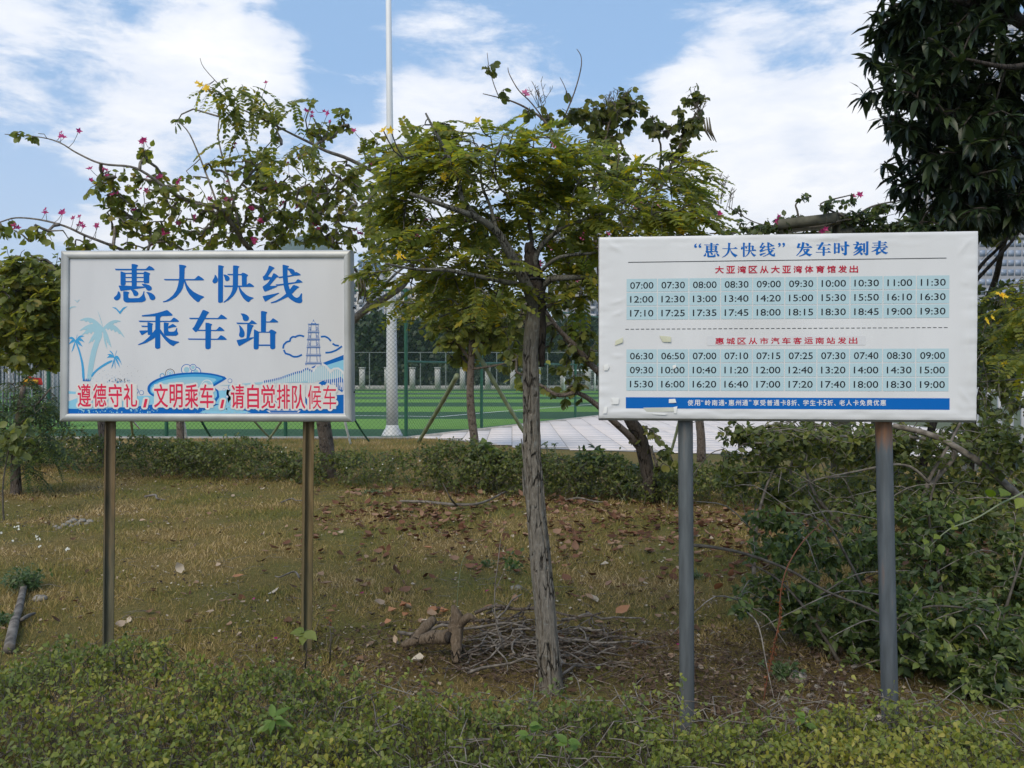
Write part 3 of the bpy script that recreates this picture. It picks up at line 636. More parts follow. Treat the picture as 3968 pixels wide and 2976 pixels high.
def text(mb, pl, body, u0, u1, z0, z1, bold=0.0, off=None):
    V, Fs = glyphs(body, bold if bold < 0 else 0.0); b = max(bold, 0) * (z1 - z0); Q = np.stack([u0 + b + V[:, 0] * (u1 - u0 - 2 * b), z0 + b + V[:, 1] * (z1 - z0 - 2 * b)], 1); o = .0009 if off is None else off
    for k in range(8 if b else 1): put2d(mb, pl, Q + b * np.array([math.cos(k * .785), math.sin(k * .785)]), Fs, o + k * 8e-6)
def poly(mb, pl, pts, off=None, mi=0):
    V = np.array(pts, float); put2d(mb, pl, V, [np.arange(len(V))[None]], pl.nxt() if off is None else off, mi)
def smooth_closed(pts, it=1, c=1e9):
    p = np.array(pts, float)
    for _ in range(it):
        q = np.roll(p, -1, 0); d = q - p; l = np.linalg.norm(d, axis=1, keepdims=True) + 1e-9; k = np.minimum(.24, c / l)
        p = np.stack([p + d * k, q - d * k], 1).reshape(-1, 2)
    return p
def ring(cx, cy, r, w=None, n=28):
    a = np.linspace(0, 2 * math.pi, n, endpoint=False)
    return [(cx + r * math.cos(t), cy + r * math.sin(t)) for t in a]
def stroke(pts, w0, w1=None):
    """flat ribbon along pts, as a closed outline"""
    p = np.array(pts, float); w1 = w0 if w1 is None else w1; t = np.gradient(p, axis=0); t /= np.linalg.norm(t, axis=1, keepdims=True) + 1e-9
    n = np.stack([-t[:, 1], t[:, 0]], 1) * np.linspace(w0, w1, len(p))[:, None] / 2
    return np.concatenate([p + n, (p - n)[::-1]])
GL = {
'惠': [[(135,280),(165,290),(1250,295),(1365,180),(1480,235),(1555,310),(1555,345),(180,345),(160,320)],
 [(740,115),(860,125),(950,150),(975,180),(960,205),(925,225),(920,960),(745,960)],
 [(345,375),(510,430),(525,430),(525,850),(480,880),(380,885),(345,860)],
 [(1165,425),(1210,378),(1340,425),(1415,465),(1370,510),(1365,790),(1350,805),(1200,810),(1170,790)],
 [(520,430),(1175,430),(1175,475),(520,475)],[(520,580),(1175,580),(1175,620),(520,620)],[(520,730),(1175,730),(1175,770),(520,770)],
 [(270,890),(480,885),(740,905),(1165,920),(1240,965),(840,1020),(345,1085),(320,1010)],
 [(1095,835),(1140,825),(1250,835),(1380,880),(1450,940),(1465,1000),(1430,1060),(1360,1078),(1290,1050),(1250,1000),(1230,955),(1165,915)],
 [(270,1085),(310,1120),(345,1200),(345,1290),(310,1370),(230,1418),(165,1415),(115,1370),(105,1325),(135,1285),(190,1250),(235,1180),(250,1110)],
 [(440,1090),(590,1100),(655,1130),(650,1155),(620,1190),(620,1300),(640,1330),(680,1342),(1000,1335),(1090,1270),(1140,1190),(1170,1090),(1200,1090),(1190,1180),(1210,1270),(1255,1380),(1220,1440),(1110,1485),(560,1495),(490,1470),(445,1410)],
 [(700,1030),(840,1035),(930,1085),(980,1150),(985,1200),(940,1255),(880,1270),(820,1250),(790,1170),(760,1100)],
 [(1255,1125),(1330,1120),(1440,1150),(1550,1230),(1595,1310),(1570,1380),(1500,1415),(1430,1400),(1385,1350),(1370,1290),(1330,1205),(1280,1150)]],
'大': [[(130,650),(160,655),(1240,655),(1370,530),(1500,610),(1580,680),(1560,705),(180,705)],
 [(680,140),(760,145),(900,170),(945,200),(935,230),(885,265),(870,700),(850,830),(820,970),(740,1120),(600,1280),(430,1400),(260,1465),(110,1490),(105,1455),(200,1430),(330,1350),(470,1230),(580,1070),(640,900),(670,740),(690,600),(692,270)],
 [(870,700),(905,700),(960,840),(1060,980),(1200,1110),(1380,1210),(1580,1285),(1580,1305),(1450,1385),(1400,1470),(1340,1480),(1200,1370),(1060,1220),(960,1060),(895,870),(865,760)]],
'快': [[(335,160),(440,170),(540,205),(530,235),(500,250),(500,1480),(440,1500),(370,1510),(325,1485),(325,600),(330,200)],
 [(215,490),(260,540),(305,620),(320,690),(300,760),(240,805),(180,815),(135,775),(120,730),(150,665),(185,610),(205,530)],
 [(510,490),(600,500),(680,540),(735,600),(740,670),(700,720),(640,735),(590,715),(570,670),(560,600),(530,540)],
 [(640,470),(860,475),(1150,475),(1200,425),(1290,450),(1400,515),(1385,550),(1350,565),(1350,900),(1175,900),(1170,520),(690,520)],
 [(520,885),(1350,890),(1350,865),(1430,790),(1530,840),(1610,910),(1610,940),(560,940)],
 [(860,170),(980,175),(1080,200),(1090,220),(1040,265),(1035,900),(1020,985),(960,1130),(860,1270),(720,1400),(540,1500),(515,1490),(530,1465),(640,1370),(760,1220),(820,1080),(850,930)],
 [(1050,920),(1095,935),(1180,1070),(1320,1210),(1440,1280),(1600,1325),(1590,1350),(1500,1390),(1420,1485),(1340,1450),(1230,1350),(1130,1190),(1080,1060)]],
'线': [[(345,175),(400,185),(545,255),(535,285),(485,315),(400,430),(305,560),(430,590),(440,650),(160,715),(115,570),(175,540),(250,430),(310,300)],
 [(435,590),(500,450),(540,450),(650,520),(720,600),(620,595),(490,750),(365,900),(600,895),(660,925),(200,1115),(155,1050),(110,930),(230,850),(320,770),(380,670)],
 [(110,1270),(700,1145),(715,1165),(205,1470)],
 [(830,150),(870,145),(1060,195),(1060,220),(1010,250),(1005,500),(1020,700),(1040,860),(1090,1030),(1165,1195),(1250,1290),(1340,1330),(1410,1300),(1460,1230),(1490,1160),(1530,1170),(1520,1350),(1545,1440),(1500,1510),(1420,1520),(1290,1490),(1150,1410),(1010,1290),(960,1190),(900,1030),(865,860),(840,600)],
 [(690,575),(840,555),(1005,540),(1220,490),(1310,395),(1420,450),(1480,500),(1470,525),(1240,545),(1020,585),(840,610),(700,630)],
 [(1005,270),(1150,285),(1230,325),(1275,395),(1290,470),(1230,500),(1150,490),(1110,450),(1080,380),(1005,320)],
 [(570,850),(860,820),(1040,790),(1280,765),(1370,655),(1460,690),(1545,765),(1540,780),(1300,810),(1040,850),(860,875),(620,905)],
 [(1090,1030),(1200,880),(1250,865),(1420,930),(1425,955),(1345,1000),(1170,1185),(1020,1295),(800,1400),(600,1490),(420,1525),(400,1490),(560,1440),(750,1340),(920,1210)]],
'乘': [[(225,290),(480,260),(700,225),(930,165),(1110,105),(1150,110),(1330,270),(1310,310),(940,325),(230,335)],
 [(105,480),(700,488),(1250,490),(1370,365),(1480,430),(1560,500),(1540,530),(145,530)],
 [(715,320),(940,320),(880,380),(890,1440),(860,1475),(780,1495),(715,1470),(700,1430),(705,1000),(715,500)],
 [(200,660),(435,665),(435,710),(240,712)],[(430,540),(480,545),(630,590),(625,620),(600,640),(600,900),(590,990),(450,995),(440,960)],
 [(130,840),(440,825),(440,880),(225,1010)],
 [(1010,545),(1190,565),(1190,590),(1170,640),(1170,840),(1210,880),(1370,875),(1430,830),(1465,740),(1490,745),(1490,865),(1530,920),(1520,980),(1450,1025),(1080,1025),(1015,950)],
 [(1175,690),(1335,590),(1465,680),(1460,710),(1350,715),(1175,765)],
 [(715,790),(740,1000),(700,1090),(560,1180),(350,1290),(100,1360),(95,1330),(280,1240),(450,1100),(600,930)],
 [(880,770),(1000,940),(1110,1060),(1250,1155),(1420,1210),(1565,1235),(1560,1260),(1450,1310),(1350,1395),(1230,1330),(1080,1190),(960,1040),(885,930)]],
'车': [[(160,380),(1195,388),(1310,255),(1420,320),(1525,405),(1510,430),(195,430)],
 [(650,105),(700,100),(850,165),(885,190),(870,215),(820,250),(760,370),(640,580),(510,790),(480,840),(420,890),(380,885),(270,770),(340,710),(480,440),(560,290)],
 [(450,805),(1140,815),(1250,690),(1340,745),(1430,835),(1420,855),(470,850)],
 [(110,1120),(1185,1128),(1300,990),(1420,1060),(1515,1150),(1500,1170),(150,1165)],
 [(750,550),(870,565),(990,610),(985,635),(950,665),(940,1460),(890,1495),(820,1510),(765,1490),(745,1450)]],
'站': [[(245,225),(370,230),(480,280),(550,350),(555,420),(510,485),(430,505),(360,480),(330,420),(325,350),(290,280)],
 [(95,550),(560,560),(655,455),(750,520),(840,590),(820,605),(130,605)],
 [(190,630),(250,670),(330,760),(385,870),(400,960),(385,1040),(330,1085),(260,1085),(205,1040),(195,980),(225,860),(215,740)],
 [(490,600),(640,625),(725,655),(710,690),(680,710),(620,900),(565,1090),(560,1130),(460,1130),(480,900)],
 [(105,1180),(460,1110),(570,1090),(725,1070),(735,1095),(200,1400),(160,1330)],
 [(980,135),(1100,145),(1205,180),(1200,205),(1165,240),(1155,890),(980,890)],
 [(1150,510),(1300,515),(1410,390),(1520,460),(1600,520),(1590,550),(1150,550)],
 [(730,800),(760,800),(910,880),(900,1460),(870,1500),(800,1515),(730,1500),(718,1440)],
 [(890,875),(1265,880),(1330,795),(1420,820),(1535,890),(1530,920),(1490,970),(1490,1470),(1440,1500),(1370,1510),(1310,1470),(1305,915),(890,912)],
 [(895,1335),(1310,1335),(1310,1385),(895,1385)]],
'发': [[(360,345),(530,385),(525,420),(480,450),(440,605),(1030,605),(1130,520),(1270,620),(1240,655),(410,655),(360,700),(260,620),(310,550)],
 [(615,270),(660,270),(800,325),(760,380),(735,560),(700,680),(620,830),(500,980),(350,1140),(260,1210),(235,1180),(380,1020),(500,830),(560,650),(590,480)],
 [(800,345),(950,350),(1040,400),(1060,470),(1030,545),(970,560),(920,530),(880,440)],
 [(680,745),(910,750),(970,695),(1120,790),(1060,830),(960,990),(830,1115),(620,1200),(430,1250),(405,1215),(560,1150),(700,1070),(800,980),(900,800),(740,795)],
 [(680,760),(740,800),(830,920),(970,1020),(1100,1065),(1260,1085),(1240,1110),(1165,1160),(1120,1245),(1000,1190),(860,1100),(760,1000),(700,850)]],
'时': [[(255,355),(290,355),(380,400),(380,1085),(300,1105),(255,1090)],[(520,400),(570,350),(680,430),(645,470),(645,1040),(560,1070),(510,1040)],
 [(375,400),(525,400),(525,445),(375,445)],[(375,680),(525,680),(525,730),(375,730)],[(375,960),(525,960),(525,1010),(375,1010)],
 [(645,550),(1100,560),(1100,480),(1170,460),(1300,565),(1280,590),(645,600)],
 [(950,250),(1060,255),(1130,285),(1105,340),(1110,1120),(1080,1190),(950,1225),(920,1180),(880,1120),(790,1090),(810,1060),(950,1060)],
 [(710,645),(760,640),(850,700),(900,790),(895,880),(820,915),(745,870),(735,820),(755,760)]],
'刻': [[(400,265),(520,255),(600,285),(635,350),(640,420),(510,620),(620,640),(640,700),(500,750),(370,775),(345,750),(315,670),(400,590),(440,490),(480,400),(450,330)],
 [(225,430),(650,430),(770,350),(890,420),(890,470),(680,480),(260,485)],
 [(690,510),(830,590),(830,620),(760,680),(640,820),(480,920),(260,1025),(240,1000),(400,900),(520,780),(620,650)],
 [(760,680),(890,760),(890,800),(740,940),(600,1050),(440,1140),(280,1190),(250,1160),(420,1050),(560,930),(650,810)],
 [(660,1000),(730,970),(850,1020),(870,1080),(860,1140),(790,1165),(740,1140),(700,1060)],
 [(890,355),(1040,380),(1020,440),(1025,960),(950,990),(890,970)],
 [(1085,240),(1170,240),(1260,265),(1230,310),(1230,1090),(1210,1150),(1070,1190),(1020,1110),(920,1060),(930,1035),(1085,1040)]],
'表': [[(335,350),(1070,345),(1150,260),(1280,360),(1260,380),(360,395)],[(415,490),(1010,490),(1100,415),(1220,490),(1200,525),(450,540)],
 [(285,635),(1120,635),(1210,550),(1345,650),(1320,670),(320,680)],
 [(715,205),(890,225),(870,300),(850,660),(900,680),(740,790),(700,880),(700,970),(900,930),(930,970),(620,1190),(580,1150),(540,1060),(575,1040),(580,890),(480,920),(290,975),(275,950),(400,880),(540,790),(640,680),(700,620)],
 [(830,740),(870,720),(940,830),(1050,920),(1190,985),(1335,1010),(1320,1030),(1250,1070),(1220,1130),(1100,1090),(960,1000),(880,890)],
 [(1050,680),(1220,755),(1100,820),(1000,880),(940,830),(1010,760)]]}
def song(mb, pl, ch, X0, Y0, size):
    """one brush-serif character, its 1659-unit cell laid over the square at (X0, Y0) of the photograph"""
    k = size / 1659.0
    for i, st in enumerate(GL[ch]): poly(mb, pl, [pl.uz(X0 + x * k, Y0 + y * k) for x, y in smooth_closed(st, 1, 20)], .0016 + i * 1.2e-5)
def rustmat(name, base, rust, zrust, soft, amount=1.0):
    """painted steel whose rust runs down from the joint with the sign"""
    m, t, b, o = newmat(name); b.inputs['Roughness'].default_value = 0.6; b.inputs['Metallic'].default_value = 0.1
    tcn = tn(t, 'ShaderNodeTexCoord'); mp = tn(t, 'ShaderNodeMapping'); mp.inputs['Scale'].default_value = (1, 1, 0.12); t.links.new(tcn.outputs['Object'], mp.inputs[0])
    nz = tn(t, 'ShaderNodeTexNoise'); nz.inputs['Scale'].default_value = 45; nz.inputs['Detail'].default_value = 7; t.links.new(mp.outputs[0], nz.inputs[0])
    g = tn(t, 'ShaderNodeNewGeometry'); sp = tn(t, 'ShaderNodeSeparateXYZ'); t.links.new(g.outputs['Position'], sp.inputs[0])
    mr1 = tn(t, 'ShaderNodeMapRange'); t.links.new(sp.outputs[2], mr1.inputs[0]); mr1.inputs[1].default_value = zrust; mr1.inputs[2].default_value = zrust + soft
    ad = tn(t, 'ShaderNodeMath', operation='MULTIPLY_ADD'); t.links.new(nz.outputs[0], ad.inputs[0]); ad.inputs[1].default_value = 1.2; t.links.new(mr1.outputs[0], ad.inputs[2])
    mr2 = tn(t, 'ShaderNodeMapRange'); t.links.new(ad.outputs[0], mr2.inputs[0]); mr2.inputs[1].default_value = 0.75; mr2.inputs[2].default_value = 1.25; mr2.inputs[4].default_value = amount
    mx = tn(t, 'ShaderNodeMix', data_type='RGBA'); t.links.new(mr2.outputs[0], mx.inputs[0])
    r1 = tn(t, 'ShaderNodeValToRGB'); t.links.new(nz.outputs[0], r1.inputs[0]); setramp(r1, [(0.3, tuple(c * .75 for c in base)), (0.7, tuple(c * 1.25 for c in base))])
    r2 = tn(t, 'ShaderNodeValToRGB'); t.links.new(nz.outputs[0], r2.inputs[0]); setramp(r2, [(0.3, tuple(c * .6 for c in rust)), (0.7, tuple(c * 1.3 for c in rust))])
    t.links.new(r1.outputs[0], mx.inputs[6]); t.links.new(r2.outputs[0], mx.inputs[7]); t.links.new(mx.outputs[2], b.inputs['Base Color'])
    bp = tn(t, 'ShaderNodeBump'); bp.inputs['Strength'].default_value = 0.2; t.links.new(nz.outputs[0], bp.inputs['Height']); t.links.new(bp.outputs[0], b.inputs['Normal'])
    return m

# ------------------------------------------------------------------ the left sign
YL = 4.6
A, B = P(241, 1300, YL), P(1361, 1300, YL); pl = Plane(A, B)
LS = thing('bus_stop_sign', 'aluminium framed white bus stop sign with palm print and large blue characters', 'sign', ((A.x + B.x) / 2, YL + .05, 0))
Z1 = lambda x, y: pl.uz(200 + x * .54250, 940 + y * .54250)
corners = [Z1(75, 60), Z1(2142, 55), Z1(2150, 1280), Z1(66, 1277)]
prof = [(0, -.075), (0, .010), (.006, .018), (.040, .012), (.044, .006), (.044, -.012)]
for i in range(4):
    c0, c1 = np.array(corners[i]), np.array(corners[(i + 1) % 4]); cen = np.mean(corners, axis=0)
    def inset(c, t):
        return (c[0] + math.copysign(t, cen[0] - c[0]), c[1] + math.copysign(t, cen[1] - c[1]))
    q = MB(); gap = .0006 * (1 if i % 2 else -1)
    for t_, o_ in prof:
        a, b = inset(c0, t_), inset(c1, t_); q.add([tuple(pl.w3(a[0], a[1], o_)), tuple(pl.w3(b[0], b[1], o_))], [])
    q.f.append(np.array([(2 * k, 2 * k + 1, 2 * k + 3, 2 * k + 2) for k in range(len(prof) - 1)])); q.m.append(np.zeros(len(prof) - 1, int))
    part('frame_rail', q, M['alu'], LS)
q = MB(); ins = [inset(np.array(c), .036) for c in corners]
for off, flip in ((0.0, 0), (-.05, 1)):
    v = [tuple(pl.w3(c[0], c[1], off)) for c in ins]; q.add(v, [(0, 1, 2, 3)] if flip else [(3, 2, 1, 0)])
panelL = part('panel', q, M['white_panel'], LS)
q = MB()
for z in (1190, 1520):
    c = pl.uz(1363, z); p = pl.w3(c[0], c[1], -.04); sticks(q, [tuple(p)], [tuple(p + pl.U * .012)], .006, .004, 8)
part('screw', q, M['black'], LS)
# posts: square tubes standing a corner towards the road
def post_sq(px_t, px_b, wpx, Y, ang, zt_, mat, parent, py_t=1650, py_b=2500):
    a, b = P(px_t, py_t, Y), P(px_b, py_b, Y); d = (a - b) / (a.z - b.z); bot = b - d * b.z; top = b + d * (zt_ - b.z)
    w = wpx / F * Y / (abs(math.cos(ang)) + abs(math.sin(ang))); q = MB()
    vs = []
    for base in (bot - Vector((0, 0, .15)), top):
        for k, (sx, sy) in enumerate(((-1, -1), (1, -1), (1, 1), (-1, 1))):
            for e_ in ((.5, .42), (.42, .5)) if k % 2 else ((.42, .5), (.5, .42)):
                x, y = sx * w * e_[0], sy * w * e_[1]; vs.append(tuple(base + Vector((x * math.cos(ang) - y * math.sin(ang), x * math.sin(ang) + y * math.cos(ang), 0))))
    q.add(vs, [tuple((i, (i + 1) % 8, (i + 1) % 8 + 8, i + 8)) for i in range(8)]); part('post', q, mat, parent)
postm = rustmat('rusty_post_left', (0.115, 0.11, 0.07), (0.165, 0.11, 0.05), .3, 1.0, .8)
postm2 = rustmat('rusty_post_right', (0.14, 0.12, 0.06), (0.175, 0.12, 0.05), .0, 1.1, .8)
zb = Z1(1000, 1278)[1]
post_sq(427, 417, 52, YL + .06, R(32), zb + .03, postm, LS); post_sq(1196, 1186, 50, YL + .06, R(28), zb + .03, postm2, LS)

# --- printed artwork of the left sign (flat print, each shape its own thin film)
AM = ['blue', 'lblue', 'mblue', 'pblue', 'white', 'black']; AML = [M[k] for k in AM]; cur = ['sea_print', MB()]
def motif(name):
    if cur[1].n: part(cur[0], cur[1], AML, panelL)
    cur[0], cur[1] = name, MB()
def ap(mat, pts, sm=0, off=None): poly(cur[1], pl, [Z1(x, y) for x, y in (smooth_closed(pts, sm) if sm else pts)], off, AM.index(mat))
# sea at the foot of the panel
ap('lblue', [(120, 1060), (178, 1066), (178, 1082), (120, 1080)]); 
ap('lblue', [(117, 1108), (400, 1118), (620, 1092), (900, 1098), (1250, 1050), (1480, 1030), (1480, 1220), (117, 1220)], 1)
ap('blue', [(117, 1186), (280, 1190), (600, 1172), (760, 1152), (1150, 1150), (1330, 1165), (1520, 1120), (2086, 1086), (2086, 1221), (117, 1221)])
rs = np.random.default_rng(11)
for i in range(70):
    x, y = rs.uniform(180, 760), rs.uniform(1185, 1216); ap('lblue' if rs.random() < .7 else 'pblue', ring(x, y, rs.uniform(2, 6.5), n=7), 0, .0014 + (i % 9) * 8e-6)
ap('lblue', [(1040, 1220), (1100, 1195), (1180, 1160), (1300, 1120), (1290, 1060), (1240, 1045), (1270, 1180), (1380, 1200), (1440, 1220)], 1)
for i in range(90):
    x, y = rs.normal(1270, 120), rs.uniform(1150, 1216); ap('lblue' if rs.random() < .6 else 'pblue', ring(min(max(x, 900), 1600), y, rs.uniform(2, 6.5), n=7), 0, .0015 + (i % 9) * 8e-6)
motif('sand_print')
for i in range(150):
    a = rs.uniform(0, math.pi); rr = abs(rs.normal(0, 1)); x, y = 470 + rr * 130 * math.cos(a), 1000 - rr * 55 * abs(math.sin(a)); ap('mblue' if rs.random() < .5 else 'black', ring(x, y, rs.uniform(.8, 2.4) * (1.5 if rr < .7 else .8), n=5), 0, .0013 + (i % 9) * 8e-6)
motif('wave_print')
# surf-board shaped wave with its bubbles
def bubble(x, y, r, cols):
    for k, c in cols: ap(c, ring(x, y, r * k))
bubble(791, 952, 21, [(1, 'pblue'), (.75, 'blue'), (.6, 'white')]); bubble(846, 935, 34, [(1, 'black'), (.88, 'white'), (.66, 'mblue'), (.55, 'white'), (.35, 'pblue')])
bubble(1030, 925, 38, [(1, 'blue'), (.86, 'white'), (.5, 'pblue')]); bubble(965, 908, 40, [(1, 'blue'), (.88, 'white'), (.5, 'pblue')]); bubble(1010, 891, 24, [(1, 'blue'), (.82, 'white'), (.58, 'pblue')])
board = [(682, 1055), (690, 1015), (735, 980), (820, 948), (920, 930), (1050, 925), (1160, 935), (1262, 965), (1215, 995), (1120, 1050), (900, 1100), (740, 1104), (700, 1085)]
ap('blue', board, 1)
cxb, cyb = 950, 1020
def shrink(k, dx=0, dy=0): return [(cxb + (x - cxb) * k + dx, cyb + (y - cyb) * k + dy) for x, y in board]
ap('mblue', [(700, 1055), (706, 1022), (750, 990), (830, 960), (930, 943), (1050, 938), (1150, 947), (1235, 968), (1190, 990), (1120, 1035), (900, 1088), (745, 1092), (712, 1078)], 1)
ap('lblue', [(706, 1055), (712, 1028), (760, 998), (850, 972), (980, 958), (1100, 960), (1188, 975), (1150, 1002), (1090, 1040), (900, 1082), (750, 1086), (716, 1074)], 1)
ap('pblue', [(712, 1058), (722, 1034), (800, 1002), (930, 978), (1080, 982), (1120, 1010), (900, 1070), (760, 1080)], 1)
ap('white', ring(1110, 1020, 42)); ap('pblue', ring(1110, 1022, 37))
for x, y, r in ((1274, 987, 16), (1232, 1051, 9), (1253, 1101, 10), (642, 1072, 17), (602, 1060, 20)): bubble(x, y, r, [(1, 'blue'), (.8, 'white')])
ap('blue', stroke([(1150, 1030), (1185, 1060), (1190, 1100), (1160, 1140)], 10, 22)); ap('blue', stroke([(1268, 1015), (1262, 1035), (1272, 1052)], 4))
# palms
def palm(mat, cx, cy, s, trunk, fr):
    motif('palm_print')
    ap(mat, trunk, 1)
    for (dx, dy, bend, w) in fr:
        n = 12; P0 = np.array([cx, cy]); P2 = P0 + np.array([dx, dy]) * s; Pm = (P0 + P2) / 2 + np.array([0, -bend * s]); pts = []
        for k in range(n + 1):
            u = k / n; p = (1 - u) ** 2 * P0 + 2 * u * (1 - u) * Pm + u * u * P2; pts.append(p)
        pts = np.array(pts); up = pts + np.array([0, -1.0]) * (np.sin(np.linspace(.25, math.pi, n + 1)) * w * .35 * s)[:, None]
        lo = []
        for k in range(n + 1):
            ww = math.sin(.35 + (math.pi - .35) * k / n) * w * s; lo.append(pts[k] + np.array([-.15 * ww * np.sign(dx), ww * (1.0 if k % 2 else .55)]))
        ap(mat, np.concatenate([up, np.array(lo)[::-1]]))
palm('pblue', 368, 610, 1, [(342, 640), (368, 655), (330, 740), (300, 880), (285, 990), (250, 992), (265, 860), (290, 740)],
     [(-168, -55, 62, 34), (-170, 20, 52, 34), (-155, 50, 40, 36), (128, -48, 38, 26), (155, 70, 88, 36), (-105, 110, 30, 46), (60, 140, 30, 46), (-40, -125, 10, 22), (-70, 160, 20, 34), (30, 150, 0, 34)])
palm('mblue', 172, 700, 1, [(178, 735), (192, 735), (212, 800), (232, 880), (238, 985), (220, 988), (215, 880), (200, 800)],
     [(-50, 30, 30, 18), (-52, -15, 26, 16), (62, -30, 30, 16), (64, 15, 40, 18), (50, 45, 20, 20), (15, -45, 10, 12), (-30, 85, 10, 20), (25, 60, 5, 20)])
palm('mblue', 450, 820, .95, [(430, 838), (440, 848), (380, 880), (320, 920), (285, 968), (283, 940), (330, 895), (390, 855)],
     [(-58, 5, 30, 18), (-40, -50, 20, 16), (20, -55, 10, 14), (55, 60, 60, 20), (42, 80, 30, 20), (-25, 85, 5, 20), (8, 88, 0, 20), (-55, -20, 20, 14)])
motif('grass_print')
for k in range(14): ap('blue', [(222 + k * 4, 990), (226 + k * 4, 990), (222 + k * 4 + rs.uniform(-4, 6), 968)])
def bird(cx, cy, s, mat='mblue'):
    motif('bird_print')
    ap(mat, [(cx - 28 * s, cy - 6 * s), (cx - 14 * s, cy - 4 * s), (cx, cy + 10 * s), (cx + 12 * s, cy - 4 * s), (cx + 28 * s, cy - 9 * s), (cx + 13 * s, cy + 4 * s), (cx + 1 * s, cy + 20 * s), (cx - 13 * s, cy + 3 * s)])
bird(487, 472, 2.0, 'mblue'); bird(183, 413, .8, 'pblue'); ap('pblue', [(126, 470), (140, 458), (165, 455), (180, 460), (150, 463), (126, 478)])
motif('cloud_print')
# cloud strokes, swoosh, bridge and pagoda (read in a finer frame)
Z7 = lambda x, y: ((1050 + x / 3.457 - 200) / .5425, (1180 + y / 3.457 - 940) / .5425)
def a7(mat, pts, sm=0): ap(mat, [Z7(x, y) for x, y in pts], sm)
for pts in ([(445, 428), (390, 412), (340, 425), (325, 440)], [(335, 436), (290, 430), (262, 455), (252, 492)], [(258, 488), (210, 500), (170, 540), (162, 590)], [(172, 608), (195, 655), (255, 672)], [(245, 668), (300, 700), (360, 698), (415, 672)],
            None, [(668, 432), (720, 425), (770, 450), (803, 490)], [(825, 523), (860, 545), (908, 552)], [(730, 645), (800, 640), (880, 610), (952, 558)]):
    if pts is None: motif('cloud_print'); continue
    p = np.array(pts, float); t = np.linspace(0, 1, 9); q_ = np.stack([np.interp(t * (len(p) - 1), np.arange(len(p)), p[:, i]) for i in (0, 1)], 1); a7('blue', stroke(q_, 23))
motif('bridge_print')
a7('blue', [(690, 783), (972, 675), (972, 740), (745, 812)]); a7('lblue', [(745, 812), (972, 740), (972, 905), (860, 870), (790, 862)])
a7('blue', [(540, 840), (615, 808), (615, 830), (560, 852)])
arc = [(-700, 1085), (-400, 1060), (-150, 1040), (0, 1015), (120, 985), (210, 940), (330, 910), (395, 900), (470, 855), (530, 890), (560, 890), (610, 850), (660, 815), (720, 830), (760, 880), (800, 925), (850, 880), (890, 870), (940, 900), (974, 950), (974, 1000), (700, 1010), (560, 1050), (300, 1045), (60, 1055), (-400, 1085)]
a7('pblue', arc); a7('blue', [(620, 1060), (720, 1005), (850, 1000), (974, 955), (974, 1190), (890, 1130), (700, 1090)], 1)
for pts in ([(560, 900), (620, 815), (690, 795), (745, 830), (790, 900)], [(785, 915), (840, 860), (900, 855), (950, 890), (974, 930)]):
    p = np.array(pts, float); t = np.linspace(0, 1, 13); q_ = np.stack([np.interp(t * (len(p) - 1), np.arange(len(p)), p[:, i]) for i in (0, 1)], 1); a7('white', stroke(q_, 26))
for i in range(40):
    x = 975 - i * 27.5
    tp = np.interp(x, [-120, 0, 120, 330, 395, 470, 530, 560, 610, 660, 720, 760, 800, 850, 890, 940, 974], [1035, 1015, 985, 910, 900, 855, 890, 890, 850, 815, 830, 880, 925, 880, 870, 900, 950])
    btm = tp + 85 + 110 * max(0, min(1, (x - 200) / 400)); a7('white', [(x - 6, tp), (x + 5, tp), (x + 5, btm), (x - 6, btm)])
    if x < 540: a7('blue', [(x + 6, tp - 12), (x + 20, tp - 16), (x + 20, tp + 14), (x + 6, tp + 18)])
for i in range(7):
    x = 820 + i * 22; a7('white', [(x, 1045), (x + 9, 1045), (x + 9, 1110 + i * 6), (x, 1110 + i * 6)])
def ln7(x0, y0, x1, y1, w=5): a7('blue', stroke([(x0, y0), ((x0 + x1) / 2, (y0 + y1) / 2), (x1, y1)], w))
motif('pagoda_print')
tiers = [(262, 70, 66), (370, 75, 70), (468, 83, 76), (570, 88, 84), (680, 98, 92), (788, 108, 100)]
a7('blue', [(571, 195), (578, 225), (608, 258), (534, 258), (564, 225)]); a7('white', [(571, 222), (596, 252), (546, 252)])
for i, (y, w, wi) in enumerate(tiers):
    ln7(570 - w - 4, y, 570 + w + 4, y, 7); ln7(570 - w, y + 10, 570 + w, y + 10, 4)
    if i: ln7(570 - w, y - 16, 570 + w, y - 16, 4)
    if i < 5:
        y2 = tiers[i + 1][0] - 16; w2 = tiers[i + 1][2]
        for s_ in (-1, 1):
            ln7(570 + s_ * wi * .93, y + 10, 570 + s_ * w2 * .93, y2, 5); ln7(570 + s_ * wi * .48, y + 10, 570 + s_ * w2 * .5, y2, 5)
            if i < 3: a7('blue', stroke([(570 + s_ * wi * .72, y + 40), (570 + s_ * wi * .72, y2 - 12)], 13)); a7('white', stroke([(570 + s_ * wi * .72, y + 46), (570 + s_ * wi * .72, y2 - 18)], 6))
for s_ in (-1, 1): ln7(570 + s_ * 105, 798, 570 + s_ * 100, 812, 8)
a7('white', [(-60, 1420), (400, 1420), (370, 1448), (-20, 1448)]); a7('blue', [(-20, 1424), (370, 1424), (350, 1444), (0, 1444)])
motif('end')
